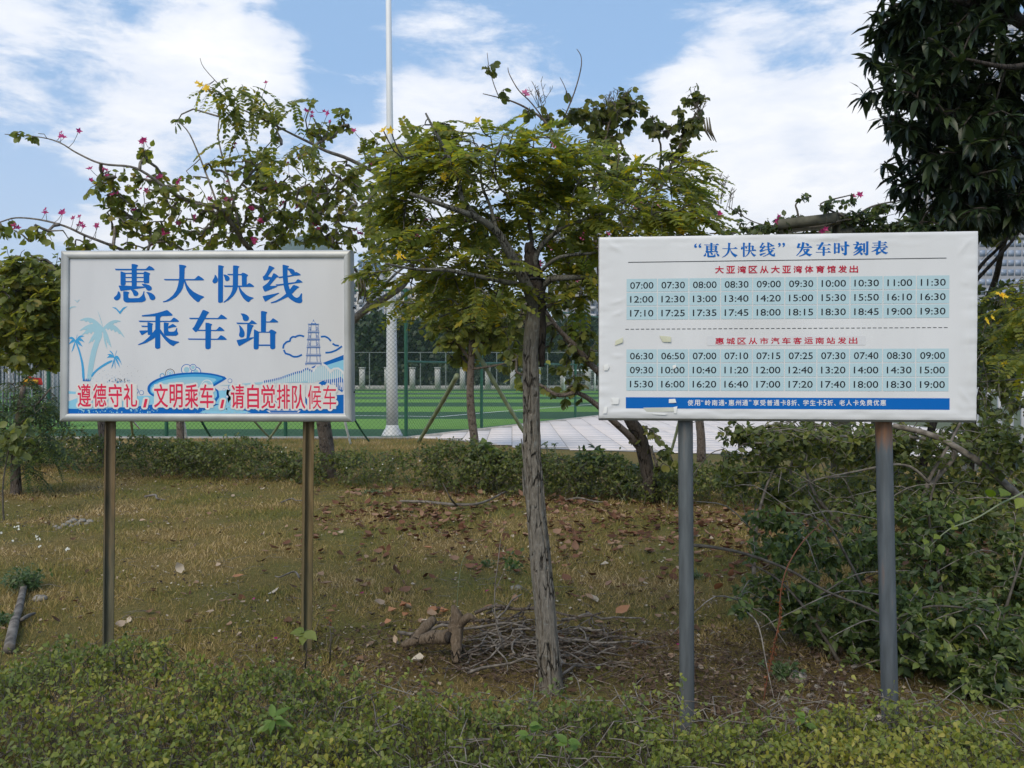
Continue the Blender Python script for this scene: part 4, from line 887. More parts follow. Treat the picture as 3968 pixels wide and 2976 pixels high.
# red slogan with its white halo
sl = [('遵', 190, 280), ('德', 300, 390), ('守', 410, 502), ('礼', 518, 610), ('/', 656, 686), ('文', 735, 830), ('明', 846, 935), ('乘', 955, 1046), ('车', 1063, 1156), ('/', 1206, 1234), ('请', 1283, 1376), ('自', 1400, 1480), ('觉', 1500, 1596), ('排', 1612, 1702), ('队', 1720, 1812), ('候', 1830, 1926), ('车', 1938, 2032)]
halo, ink = MB(), MB(); hk = pl.nxt()
for ch, x0, x1 in sl:
    yt, yb = 1010 + (x0 - 190) * .004, 1172 + (x0 - 190) * .0095
    if ch == '/': yt = yb - 58
    c0, c1 = Z1(x0, yb), Z1(x1, yt)
    if ch == '/': V = np.array([(0, 0), (.55, 0), (1, 1), (.45, 1)]); Fs = [np.array([[0, 1, 2, 3]])]
    else: V, Fs = glyphs(ch, 0)
    Q = np.stack([c0[0] + V[:, 0] * (c1[0] - c0[0]), c0[1] + V[:, 1] * (c1[1] - c0[1])], 1); r_ = .0125
    for k in range(14):
        a = 2 * math.pi * k / 14; put2d(halo, pl, Q + r_ * np.array([math.cos(a), math.sin(a)]), Fs, hk + .00001 * k + .0000001 * x0)
    put2d(halo, pl, Q, Fs, hk + .00015 + .0000001 * x0)
    xs_ = np.array([(c0[0] - r_ * .2, c0[1]), (c1[0], c0[1]), (c1[0], c1[1]), (c0[0], c1[1])])
    if ch != '/': put2d(halo, pl, xs_, [np.array([[0, 1, 2, 3]])], hk + .00016 + .0000001 * x0)
    for k in range(8): put2d(ink, pl, Q * 1.0 + .0016 * np.array([math.cos(k * .785), math.sin(k * .785)]), Fs, hk + .0003 + k * 8e-6)
part('slogan_halo', halo, M['cream'], panelL); part('slogan_lettering', ink, M['red'], panelL)
pl.k += 30
q = MB()
for ch, x, y in (('惠', 430, 1010), ('大', 620, 1010), ('快', 810, 1010), ('线', 1005, 1010)): song(q, pl, ch, x, y, 180)
part('heading_lettering', q, M['blue'], panelL)
q = MB()
for ch, x, y in (('乘', 525, 1190), ('车', 715, 1190), ('站', 905, 1190)): song(q, pl, ch, x, y, 180)
part('heading_lettering', q, M['blue'], panelL)

# ------------------------------------------------------------------ the timetable board on the right
A, B = P(2322, 1300, 3.56), P(3788, 1300, 3.40); pr = Plane(A, B); Z2 = lambda x, y: pr.uz(2300 + x * .68716, 880 + y * .68716)
RS = thing('timetable_board', 'white vinyl covered timetable board with pale blue rows of departure times on two grey posts', 'sign', ((A.x + B.x) / 2, 3.53, 0))
w_, zt_, zb_ = pr.w, (Z2(30, 52)[1] + Z2(2165, 28)[1]) / 2, (Z2(35, 1075)[1] + Z2(2170, 1092)[1]) / 2
nu, nz_ = 200, 100; us = np.linspace(0, w_, nu); zs = np.linspace(zb_, zt_, nz_); UU, ZZ = np.meshgrid(us, zs)
de = np.minimum(np.minimum(UU, w_ - UU), np.minimum(ZZ - zb_, zt_ - ZZ))
marg = np.exp(-(de / .055) ** 2)
wr = (fbm(UU * 9, ZZ * 34, 1, 4) - .47) * marg * .006
def crease(x0, y0, x1, y1, amp, wd):
    (a0, b0), (a1, b1) = Z2(x0, y0), Z2(x1, y1); d = np.array([a1 - a0, b1 - b0]); l = np.linalg.norm(d); d = d / l
    s = (UU - a0) * d[0] + (ZZ - b0) * d[1]; t = -(UU - a0) * d[1] + (ZZ - b0) * d[0] + .004 * np.sin(s * 40)
    return amp * np.exp(-(t / wd) ** 2) * np.clip(s / .03, 0, 1) * np.clip((l - s) / .04, 0, 1)
for cr_ in ((60, 110, 1900, 92, .0014, .008), (80, 430, 330, 365, .0024, .006), (85, 500, 190, 462, .0022, .006), (90, 722, 190, 722, .0022, .005), (60, 1040, 700, 1050, .0025, .008), (120, 990, 60, 1050, .003, .006), (700, 1035, 2100, 1045, .0016, .01),
            (2060, 900, 2140, 1010, .003, .006), (2040, 960, 2090, 1040, .003, .006), (2060, 300, 2130, 320, .002, .006), (2110, 420, 2130, 900, .0015, .006), (1180, 60, 1420, 75, .003, .008), (60, 60, 180, 160, .002, .008), (2140, 60, 2040, 170, .002, .008)): wr = wr + crease(*cr_)
inside = (UU > .10) & (UU < w_ - .10) & (ZZ > zb_ + .04) & (ZZ < zt_ - .03)
wr = np.where(inside, np.clip(wr * .5, -.0006, .0005), wr) - .0006
edge_fall = np.clip(1 - de / .004, 0, 1) ** 2 * -.003
off = wr + edge_fall
V = np.array(pr.O) + UU[..., None] * np.array(pr.U) + ZZ[..., None] * np.array([0, 0, 1.]) + off[..., None] * np.array(pr.N)
i, j = np.meshgrid(np.arange(nu - 1), np.arange(nz_ - 1)); a = (j * nu + i).ravel()
q = MB(); q.add(V.reshape(-1, 3), np.stack([a, a + 1, a + 1 + nu, a + nu], 1))
vinyl = plain('white_vinyl', (0.67, 0.67, 0.66), 0.36, scale=3.5, spec=0.45, col2=(0.75, 0.75, 0.745), stretch=(1, 1, .4), detail=9)
panelR = part('panel', q, vinyl, RS, smooth=True)
q = MB(); dp = .045
fr_ = [(0, zt_), (w_, zt_), (w_, zb_), (0, zb_)]; bk = [(-.004, zt_), (w_ + .004, zt_), (w_ + .004, zb_ - .011), (-.002, zb_ - .011)]
v = [tuple(pr.w3(*c, -.009)) for c in fr_] + [tuple(pr.w3(*c, -.022)) for c in bk] + [tuple(pr.w3(*c, -dp)) for c in bk]
q.add(v, [(0, 1, 5, 4), (1, 2, 6, 5), (2, 3, 7, 6), (3, 0, 4, 7), (4, 5, 9, 8), (5, 6, 10, 9), (6, 7, 11, 10), (7, 4, 8, 11), (11, 10, 9, 8)])
part('edge_wrap', q, plain('grey_vinyl_edge', (0.36, 0.365, 0.37), 0.45, var=.08), RS)
def post_rd(px_t, py_t, px_b, py_b, wpx, Y, ztop, mat):
    a, b = P(px_t, py_t, Y), P(px_b, py_b, Y); d = (a - b) / (a.z - b.z); q = MB(); pts = [b + d * (z - b.z) for z in np.linspace(-.15, ztop, 12)]
    tube(q, [tuple(x) for x in pts], wpx / 2 / F * Y, 24); part('post', q, mat, RS, smooth=True)
post_rd(2656, 1650, 2662, 2700, 57, 3.60, zt_ - .05, rustmat('grey_post', (0.105, 0.118, 0.122), (0.16, 0.09, 0.045), 1.32, .3, .55))
post_rd(3424, 1650, 3447, 2690, 62, 3.52, zt_ - .05, rustmat('grey_post_rusty', (0.095, 0.11, 0.12), (0.2, 0.085, 0.03), 1.28, .2, .85))
# heading
q = MB(); k18 = 62 / 1659 * 1659
def song2(ch, zx0, zy0, zx1, zy1):
    pts = np.array([p for s in GL[ch] for p in s], float); lo, hi = pts.min(0), pts.max(0)
    for i, st in enumerate(GL[ch]):
        p = smooth_closed(st, 1, 20); p = (p - lo) / (hi - lo); poly(q, pr, [Z2(zx0 + x * (zx1 - zx0), zy0 + y * (zy1 - zy0)) for x, y in p], .0006 + i * 1.2e-5)
for ch, x0, y0, x1, y1 in (('惠', 620, 88, 710, 170), ('大', 723, 88, 812, 170), ('快', 830, 87, 918, 168), ('线', 935, 85, 1024, 166), ('发', 1142, 84, 1234, 166), ('车', 1252, 84, 1340, 162), ('时', 1355, 80, 1445, 160), ('刻', 1462, 80, 1552, 160), ('表', 1566, 76, 1662, 158)): song2(ch, x0, y0, x1, y1)
def rect2(mb, x0, y0, x1, y1, o=.0004): c0, c1 = Z2(x0, y1), Z2(x1, y0); poly(mb, pr, [(c0[0], c0[1]), (c1[0], c0[1]), (c1[0], c1[1]), (c0[0], c1[1])], o)
def text2(mb, body, x0, y0, x1, y1, bold=0.0): c0, c1 = Z2(x0, y1), Z2(x1, y0); text(mb, pr, body, c0[0], c1[0], c0[1], c1[1], bold)
text2(q, '“', 567, 92, 608, 117, .03); text2(q, '”', 1040, 88, 1080, 113, .03)
part('heading_lettering', q, M['blue'], panelR)
q = MB(); a, b = Z2(195, 195), Z2(1990, 178); zm = (a[1] + b[1]) / 2; poly(q, pr, [(a[0], zm - .0014), (b[0], zm - .0014), (b[0], zm + .0014), (a[0], zm + .0014)], .0005); part('ruled_line', q, M['black'], panelR)
q = MB(); a, b = Z2(180, 575), Z2(2007, 567); zm = (a[1] + b[1]) / 2; n = 61; off_ = .0005
for i in range(n):
    u0 = a[0] + (b[0] - a[0]) * i / n; poly(q, pr, [(u0, zm - .0013), (u0 + (b[0] - a[0]) / n * .66, zm - .0013), (u0 + (b[0] - a[0]) / n * .66, zm + .0013), (u0, zm + .0013)], off_)
part('dashed_line', q, M['black'], panelR)
def wide(mb, s, x0, y0, x1, y1, bold):
    n = len(s); st = (x1 - x0) / (n - .22)
    for i, ch in enumerate(s): text2(mb, ch, x0 + st * i, y0 - (i - n / 2) * .3, x0 + st * i + st * .78, y1 - (i - n / 2) * .3, bold)
q = MB(); wide(q, '大亚湾区从大亚湾体育馆发出', 685, 217, 1492, 259, .022); part('subheading_lettering', q, M['wine'], panelR)
q = MB(); rect2(q, 640, 612, 1532, 668); part('patch_strip', q, M['white_panel'], panelR)
q = MB(); wide(q, '惠城区从市汽车客运南站发出', 686, 622, 1488, 660, .022); part('subheading_lettering', q, M['wine'], panelR)
q = MB(); rect2(q, 182, 965, 2008, 1022); bar = part('footer_bar', q, M['blue'], panelR)
q = MB(); fs = '使用“岭南通·惠州通”享受普通卡8折、学生卡5折、老人卡免费优惠'
xx = 527; wds = {'“': .55, '”': .6, '·': .45, '8': .55, '5': .55, '、': .75}; tot_ = sum(wds.get(c, 1) for c in fs); un = (1652 - 527) / tot_
for c in fs:
    w = wds.get(c, 1) * un; g0, g1 = xx + w * .08, xx + w * .92
    if c in '“”': text2(q, c, g0, 975, g0 + w * .6, 985, .02)
    elif c == '·': text2(q, '.', g0, 988, g0 + 9, 997, .02)
    elif c == '、': text2(q, c, g0, 998, g0 + w * .35, 1008, .02)
    else: text2(q, c, g0, 974, g1, 1007, .02)
    xx += w
part('footer_lettering', q, M['white'], panelR)
# the two tables of times
t1 = ['07:00 07:30 08:00 08:30 09:00 09:30 10:00 10:30 11:00 11:30', '12:00 12:30 13:00 13:40 14:20 15:00 15:30 15:50 16:10 16:30', '17:10 17:25 17:35 17:45 18:00 18:15 18:30 18:45 19:00 19:30']
t2 = ['06:30 06:50 07:00 07:10 07:15 07:25 07:30 07:40 08:30 09:00', '09:30 10:00 10:40 11:20 12:00 12:40 13:20 14:00 14:30 15:00', '15:30 16:00 16:20 16:40 17:00 17:20 17:40 18:00 18:30 19:00']
ua, ub = Z2(183, 600)[0], Z2(2007, 600)[0]; cwid = (ub - ua) / 10
for tab, (yl0, yl1, yr0, yr1) in ((t1, (287, 523, 272, 515)), (t2, (686, 924, 683, 928))):
    ztop = (Z2(183, yl0)[1] + Z2(2007, yr0)[1]) / 2; zbot = (Z2(183, yl1)[1] + Z2(2007, yr1)[1]) / 2; rh = (ztop - zbot) / 3; cm_ = None
    for r_i, row in enumerate(tab):
        for c_i, tx in enumerate(row.split()):
            x0, z1_ = ua + c_i * cwid, ztop - r_i * rh; x1, z0_ = x0 + cwid, z1_ - rh
            if cm_ is None:
                q = MB(); poly(q, pr, [(x0 + .0022, z0_ + .0022), (x1 - .0022, z0_ + .0022), (x1 - .0022, z1_ - .0022), (x0 + .0022, z1_ - .0022)], .0004); cm_ = q.mesh('timetable_cell'); cm_.materials.append(M['cell']); b0 = (x0, z1_)
            cell = part('timetable_cell', cm_, None, RS, world=Matrix.Translation(pr.U * (x0 - b0[0]) + Vector((0, 0, z1_ - b0[1]))))
            mx0 = cwid * .115; q = MB(); text(q, pr, tx, x0 + cwid * .13, x1 - cwid * .125, z0_ + rh * .25, z1_ - rh * .27, .012, .0008); me = q.mesh('time_lettering'); me.materials.append(M['black'])
            o = bpy.data.objects.new('time_lettering', me); COL.objects.link(o); o.parent = cell; o.matrix_parent_inverse = W[cell.name].inverted(); W[o.name] = Matrix.Identity(4)
# torn tape and paper scraps
def scrap(pts, mat, name='tape_scrap', o=.0032):
    q = MB(); uv = [Z2(x, y) for x, y in pts]; n = len(uv); q.add([tuple(pr.w3(u, z, o + .0016 * ((i * 7) % 3))) for i, (u, z) in enumerate(uv)] + [tuple(pr.w3(np.mean([u for u, z in uv]), np.mean([z for u, z in uv]), o + .003))], [(i, (i + 1) % n, n) for i in range(n)]); part(name, q, mat, RS)
scrap([(370, 612), (436, 618), (436, 648), (390, 648)], M['yellowed']); scrap([(125, 640), (165, 622), (165, 650), (120, 668)], M['yellowed'])
scrap([(58, 778), (80, 770), (88, 790), (80, 808), (60, 808)], M['tape']); scrap([(98, 962), (145, 962), (140, 998), (98, 1000), (108, 985)], M['tape']); scrap([(450, 1015), (472, 1010), (466, 1050), (452, 1050)], M['tape'])
scrap([(424, 970), (460, 968), (466, 990), (424, 992)], M['tape']); scrap([(445, 782), (462, 775), (466, 790), (448, 802)], M['tape']); scrap([(60, 1015), (78, 1010), (74, 1050), (52, 1052)], M['tape']); scrap([(330, 1048), (420, 1052), (400, 1058), (335, 1056)], M['tape'])
scrap([(280, 1018), (455, 1016), (452, 1040), (300, 1044)], plain('dried_glue', (0.56, 0.56, 0.48), .6), 'glue_mark', .0015)
# ------------------------------------------------------------------ leaf shapes (x = along the leaf, z = up)
def fan(outline, cen=(0.5, 0, 0)):
    v = [cen] + outline; n = len(outline); return np.array(v, float), np.array([(0, 1 + i, 1 + (i + 1) % n) for i in range(n)])
def ovate(w=.32, cup=.06, tip=1.0):
    v = [(0, 0, 0), (.25, w * .8, cup), (.55, w * .85, cup), (.8, w * .4, cup * .3), (tip, 0, -.1), (.8, -w * .4, cup * .3), (.55, -w * .85, cup), (.25, -w * .8, cup), (.5, 0, -.02)]
    return np.array(v), np.array([(0, 1, 8), (1, 2, 8), (2, 3, 8), (3, 4, 8), (4, 5, 8), (5, 6, 8), (6, 7, 8), (7, 0, 8)])
def simple(w=.3, cup=.05):
    v = [(0, 0, 0), (.45, w, cup), (1, 0, -.08), (.45, -w, cup), (.5, 0, -.02)]
    return np.array(v), np.array([(0, 1, 4), (1, 2, 4), (2, 3, 4), (3, 0, 4)])
def bilobed():
    v = [(0, 0, 0), (.15, .34, .10), (.5, .46, .16), (.85, .38, .14), (1.0, .2, .08), (.8, 0, 0), (1.0, -.2, .08), (.85, -.38, .14), (.5, -.46, .16), (.15, -.34, .10), (.45, 0, -.02)]
    return np.array(v), np.array([(10, i, (i + 1)) for i in range(9)] + [(10, 9, 0)])
def lance():
    v = [(0, 0, 0), (.3, .12, .02), (.65, .10, -.02), (1, 0, -.16), (.65, -.10, -.02), (.3, -.12, .02), (.5, 0, -.02)]
    return np.array(v), np.array([(6, i, (i + 1) % 6) for i in range(6)])
def obov():
    v = [(0, 0, 0), (.5, .22, .04), (.85, .3, .05), (1.02, 0, 0), (.85, -.3, .05), (.5, -.22, .04)]
    return np.array(v), np.array([(0, 1, 2), (0, 2, 3), (0, 3, 4), (0, 4, 5)])
def holes(t, k):
    """a leaf with a bite out of its edge"""
    v, f = t; return v, np.delete(f, k, axis=0)

# ------------------------------------------------------------------ trees
def grow(limb_pts, nodes, jit=0.25):
    """connect every node to the closest earlier point, so that twigs branch out of the limbs"""
    limb = np.array(limb_pts, float); nodes = np.array(nodes, float)
    d0 = np.min(np.linalg.norm(nodes[:, None] - limb[None], axis=2), axis=1); o = np.argsort(d0); nodes = nodes[o]
    pts = np.concatenate([limb, nodes]); nl = len(limb); par = np.zeros(len(nodes), int)
    for i in range(len(nodes)):
        d = np.linalg.norm(pts[:nl + i] - nodes[i], axis=1); d[:nl] *= 1.25; par[i] = int(np.argmin(d))
    return nodes, pts[par], par, nl
def segtube(mb, a, b, ra, rb, wob=.12):
    """curved twigs: each segment bent through two mid points"""
    a, b = np.array(a), np.array(b); L_ = np.linalg.norm(b - a, axis=1, keepdims=True)
    m = (a + b) / 2 + rng.normal(size=a.shape) * L_ * wob * .6 + np.array([0, 0, 1.]) * L_ * wob * .5; rm = (ra + rb) / 2
    sticks(mb, a, m, ra, rm, 4); sticks(mb, m, b, rm, rb, 4)
def ell(c, r, n, shell=.5):
    u = unit(n) * (rng.random((n, 1)) ** (shell if shell < 1 else .333)); return np.array(c) + u * np.array(r)
def clump3(px, py, rx, ry, Y, ryd=None):
    """ellipsoid in metres for an ellipse of the photograph lying at distance Y"""
    k = Y / F; return tuple(P(px, py, Y)), (rx * k, (ryd if ryd else (rx + ry) / 2 * k), ry * k)
def tree(name, label, cat, base, limbs, clumps, tpl, mat, size, bark, node_d=.0, lpn=7, tw=.004, barkdisp=None, group=None, droop=.5, sides=10, limbname='limb', tmat=None, flat_n=.6):
    """limbs: list of (points, radii), the first one is the trunk; clumps: (centre, radii, leaf count)"""
    t = thing(name, label, cat, base, group); allp = []
    for i, (pts, rad) in enumerate(limbs):
        q = MB(); p, r = tube(q, pts, rad, sides if i else sides + 6, sub=4, disp=barkdisp if i == 0 else None)
        part('trunk' if i == 0 else limbname, q, bark if not isinstance(bark, tuple) else bark[0 if i == 0 else 1], t, smooth=True); allp.append(p)
    allp = np.concatenate(allp); nodes = []; 
    for c, r, n in clumps: nodes.append(ell(c, r, max(2, int(n / lpn)), .6))
    nodes = np.concatenate(nodes)
    nd, pa, par, nl = grow(allp, nodes)
    depth = np.zeros(len(nd))
    for i in range(len(nd) - 1, -1, -1):
        if par[i] >= nl: depth[par[i] - nl] = max(depth[par[i] - nl], depth[i] + 1)
    rr = tw * (1 + np.minimum(depth, 6) * .55); q = MB(); segtube(q, pa, nd, rr * 1.25, rr)
    part('twig', q, tmat or M['twig'], t, kind='stuff')
    # leaves along the outer part of every twig segment
    k = rng.poisson(lpn, len(nd)); idx = np.repeat(np.arange(len(nd)), k); u = rng.random(len(idx)) ** .6
    base_p = pa[idx] * (1 - u[:, None]) + nd[idx] * u[:, None]
    far_ = np.linalg.norm(nd - pa, axis=1)[idx]; keep = (1 - u) * far_ < .55; idx, u, base_p = idx[keep], u[keep], base_p[keep]
    sz = size * rng.uniform(.6, 1.25, len(idx)); d = unit(len(idx)); d[:, 2] = d[:, 2] * .6 - droop
    ax = (nd - pa)[idx]; ax /= np.linalg.norm(ax, axis=1, keepdims=True) + 1e-9; d = d + ax * .5
    nrm = unit(len(idx)) * (1 - flat_n) + np.array([0, 0, 1.]) * flat_n + np.array([0, -.35, 0])
    pos = base_p + d / np.linalg.norm(d, axis=1, keepdims=True) * sz[:, None] * .15
    q = MB(); tpls = tpl if isinstance(tpl, list) else [tpl]; w = rng.integers(0, len(tpls), len(idx))
    for j, tp in enumerate(tpls):
        s_ = w == j
        if s_.any(): scatter(q, tp[0], tp[1], pos[s_], d[s_], nrm[s_], sz[s_])
    part('foliage', q, mat, t, kind='stuff'); ANCH[t.name] = np.concatenate([allp, nd])
    return t, nd
def PP(pts, Y=None): return [tuple(P(*p)) if len(p) == 3 else tuple(P(p[0], p[1], Y)) for p in pts]
def flower(mb, p, s, petals=5, cup=.5):
    tv, tf = simple(.27, .06); n = petals; a = np.arange(n) * 2 * math.pi / n + rnd.random(); f = Vector((rnd.uniform(-.6, .6), -.8, rnd.uniform(0, .8))).normalized()
    x = f.cross(Vector((0, 0, 1))).normalized(); y = f.cross(x)
    d = np.array([tuple((x * math.cos(b) + y * math.sin(b)) + f * cup) for b in a]); scatter(mb, tv, tf, np.repeat([tuple(p)], n, 0), d, np.repeat([tuple(f)], n, 0), s * rng.uniform(.8, 1.15, n))
ANCH = {}
def flowers(t, lst, s, mat, petals=5, spread=0, names='flower'):
    an = ANCH.get(t.name)
    for px, py, Y, n in lst:
        q = MB()
        for _ in range(n):
            p = P(px + rnd.gauss(0, 9 * (n > 1)), py + rnd.gauss(0, 7 * (n > 1)), Y + rnd.gauss(0, .05)); flower(q, p, s * rnd.uniform(.8, 1.2), petals)
            e = p + Vector((rnd.uniform(-.02, .02), .01, -.06))
            if an is not None:
                k = np.argmin(np.linalg.norm(an - np.array(p), axis=1)); e = Vector(an[k]); m = p.lerp(e, .5) + Vector((0, 0, -.15 * (p - e).length))
                tube(q, [tuple(p), tuple(m), tuple(e)], [.003, .003, .0035], 4, mi=1, sub=2, cap=False)
            else: sticks(q, [tuple(p)], [tuple(e)], .0025, .0025, mi=1)
        part(names, q, [mat, M['twig']], t)
def trunkdisp(seed, amp=.16, fr=2.2):
    def f(u, ang, i): return (fbm(np.cos(ang) * fr + seed, np.sin(ang) * fr + seed, u * 26, 4) - .47) * amp * 2 - .10 * np.clip(1 - np.abs(fbm(np.cos(ang) * 1.5 + seed * 2, np.sin(ang) * 1.5, u * 7, 3) - .45) / .018, 0, 1)
    return f

# ---- the cassia in front
YC = 4.1
def pc(pts): return [tuple(P(p[0], p[1], YC + (p[2] if len(p) > 2 else 0))) for p in pts]
kc = YC / F
tr_pts = pc([(2148, 2760), (2136, 2660), (2122, 2500), (2108, 2310), (2090, 2120), (2074, 1930), (2064, 1800), (2060, 1700), (2058, 1530), (2056, 1360), (2070, 1235), (2082, 1150)])
tr_rad = [56 * kc, 46 * kc, 43 * kc, 41 * kc, 39 * kc, 37 * kc, 35 * kc, 34 * kc, 33 * kc, 30 * kc, 33 * kc, 27 * kc]
limbsC = [(tr_pts, tr_rad)]
def lb(pts, w0, w1): limbsC.append((pc(pts), list(np.linspace(w0 / 2 * kc, w1 / 2 * kc, len(pts)))))
lb([(2075, 1215, 0), (2055, 1140, -.05), (2010, 1045, -.1), (1965, 960, -.16), (1922, 895, -.2), (1850, 844, -.26), (1734, 801, -.34), (1589, 750, -.42)], 50, 13)
lb([(1850, 844, -.26), (1792, 772, -.2), (1774, 685, -.15), (1734, 598, -.1), (1676, 490, -.05), (1650, 440, 0)], 22, 7)
lb([(2050, 1110, 0), (1980, 1097, -.1), (1879, 1076, -.2), (1734, 1047, -.3), (1611, 1043, -.4), (1495, 1022, -.5)], 24, 7)
lb([(2095, 1120, 0), (2132, 1083, -.05), (2204, 1076, -.1), (2320, 1070, 0), (2450, 1040, .25), (2600, 960, .4)], 30, 10)
lb([(2070, 1090, 0), (2080, 985, -.06), (2130, 920, -.1), (2204, 873, -.1), (2341, 826, 0), (2430, 775, .1), (2560, 700, .2)], 24, 8)
lb([(2088, 1060, 0), (2168, 996, -.15), (2312, 978, -.1), (2420, 930, .1)], 16, 7)
lb([(2060, 1050, 0), (2060, 930, .1), (2038, 801, .2), (2012, 685, .25), (2010, 560, .3)], 20, 7)
lb([(1925, 895, -.2), (1900, 801, -.1), (1864, 700, 0), (1870, 560, .1)], 16, 6)
lb([(2098, 1200, 0), (2140, 1180, .05), (2204, 1159, .1), (2320, 1141, .2), (2480, 1100, .35)], 16, 8)
lb([(2050, 1150, .05), (1950, 1180, .2), (1820, 1190, .35), (1700, 1230, .45)], 16, 6)
def crackdisp(u, ang, i):
    v = (fbm(np.cos(ang) * 2 + 3, np.sin(ang) * 2 + 3, u * 16, 4) - .47) * .16 + (fbm(np.cos(ang) * 9, np.sin(ang) * 9, u * 90, 3) - .44) * .09
    for k, (a0, u0, u1) in enumerate(((-1.9, .0, .28), (-2.35, .1, .62), (-1.1, .3, .55), (-.7, .45, .75), (-2.1, .5, .85), (-1.5, .62, .95), (-2.9, .35, .9), (-.3, .1, .5), (-1.45, .05, .2), (2.6, .2, .8), (.6, .1, .7))):
        c = a0 + .5 * (vnoise(u * 14, k * 3.3, 0) - .5) + .18 * (vnoise(u * 60, k * 3.3, 4) - .5); d = np.angle(np.exp(1j * (ang - c))); m = np.clip((u - u0) / .02, 0, 1) * np.clip((u1 - u) / .02, 0, 1) * (vnoise(u * 22, k, 9) > .25)
        v = v - .30 * m * np.exp(-(d / .055) ** 2) + .05 * m * np.exp(-((d - .16) / .09) ** 2)
    return v
cassia = thing('cassia_tree', 'young cassia tree with yellow-green feathery leaves and cracked grey trunk standing between the two signs', 'tree', tuple(G(2148, 2720)))
pl_ = []
for i, (pts, rad) in enumerate(limbsC):
    q = MB(); p, r = tube(q, pts, rad, 96 if i == 0 else 10, sub=22 if i == 0 else 4, disp=crackdisp if i == 0 else None)
    part('trunk' if i == 0 else 'limb', q, M['bark'] if i == 0 else M['bark_limb'], cassia, smooth=True); pl_.append(p)
# dark broken stake-like old stem and black straps at the fork
q = MB(); tube(q, pc([(2100, 1420, .02), (2098, 1300, 0), (2088, 1180, -.01), (2072, 1080, -.02), (2056, 990, -.02), (2050, 940, -.02)]), [9 * kc, 18 * kc, 28 * kc, 32 * kc, 25 * kc, 14 * kc], 22, sub=6, disp=trunkdisp(8, .3, 3)); part('dead_stem', q, M['bark_dark'], cassia, smooth=True)
for py in (1072, 1086, 1158, 1166):
    q = MB(); c = P(2072 + (py - 1070) * .18, py, YC - .005); a = np.linspace(0, 2 * math.pi, 25); tube(q, [tuple(c + Vector((math.cos(x) * 50 * kc, math.sin(x) * 46 * kc, .004 * math.sin(3 * x)))) for x in a], .0045, 6, cap=False); part('strap', q, M['black'], cassia, smooth=True)
# splintered bark flakes on the trunk's left edge
q = MB()
for px, py, l in ((2024, 1712, 60), (2027, 1830, 90), (2040, 1905, 50)):
    a, b = P(px + 6, py + l, YC - .02), P(px - 4, py - l * .2, YC - .03); sticks(q, [tuple(a)], [tuple(b)], .008, .002, 4)
part('bark_flake', q, M['bark'], cassia)
# compound leaves
def frond(pairs, length, droop_, mat, ll=.21, wd=.25):
    q = MB(); u = np.linspace(0, 1, 9); rp = np.stack([u * length, 0 * u, -droop_ * length * u ** 2], 1); tube(q, rp, list(np.linspace(.0018, .0008, 9)), 3, cap=False)
    tv = np.array([(0, 0, 0), (.25, wd, .02), (.8, wd * .95, .0), (1, 0, -.06), (.8, -wd * .95, .0), (.25, -wd, .02)]); tf = np.array([(0, 1, 2), (0, 2, 3), (0, 3, 4), (0, 4, 5)])
    s = np.linspace(.14, .98, pairs); pos, d, n = [], [], []
    for k in s:
        p = np.array([k * length, 0, -droop_ * length * k * k])
        for sd in (-1, 1):
            pos.append(p); dz = -rnd.uniform(.1, .6); d.append((.3 + .35 * k + rnd.uniform(-.15, .15), sd, dz)); n.append((.2, sd * .3 + rnd.uniform(-.45, .45), 1))
    sz = ll * length * np.repeat(np.sin(np.linspace(.9, 2.4, pairs)), 2) * rng.uniform(.85, 1.15, pairs * 2)
    scatter(q, tv, tf, np.array(pos), np.array(d, float), np.array(n, float), sz); me = q.mesh('leaf'); me.materials.append(mat); return me
FR = [frond(9, .17, .3, M['cassia'], .24), frond(10, .19, .5, M['cassia'], .22), frond(8, .15, .6, M['cassia'], .25), frond(11, .205, .4, M['cassia'], .21), frond(7, .135, .45, M['cassia'], .27), frond(9, .18, .7, M['cassia'], .23)]
cl = [(1690, 500, 150, 75, 30), (1540, 610, 110, 100, 30), (1840, 560, 160, 80, 34), (1760, 680, 240, 100, 46), (1560, 770, 130, 110, 30), (2020, 630, 170, 80, 34), (2180, 700, 200, 110, 44), (2230, 620, 130, 50, 12), (2450, 655, 150, 50, 22),
      (2650, 660, 120, 70, 26), (2560, 790, 150, 80, 26), (2330, 830, 200, 80, 30), (1950, 830, 240, 110, 40), (1700, 900, 200, 100, 34), (1600, 1060, 160, 70, 14), (1800, 1040, 170, 100, 24), (2230, 950, 150, 110, 26), (2520, 870, 200, 70, 28),
      (2720, 860, 120, 50, 18), (1900, 1180, 160, 90, 16), (2240, 1120, 110, 110, 10), (1520, 900, 60, 110, 12), (1680, 1180, 140, 60, 12), (1950, 1050, 130, 90, 14), (2080, 520, 100, 40, 8)]
nodes = []; 
for px, py, rx, ry, n in cl:
    c, r = clump3(px, py, rx, ry, YC); c = (c[0], YC + rnd.uniform(-.1, .3), c[2]); nodes.append(ell(c, (r[0] * .95, .34, r[2]), int(n * 1.15), .55))
nodes = np.concatenate(nodes); nd, pa, par, nl = grow(np.concatenate(pl_), nodes)
q = MB(); segtube(q, pa, nd, np.full(len(nd), .0042), np.full(len(nd), .0026)); part('twig', q, M['bark_limb'], cassia, kind='stuff')
cen = np.array(P(2080, 900, YC)); fl = []
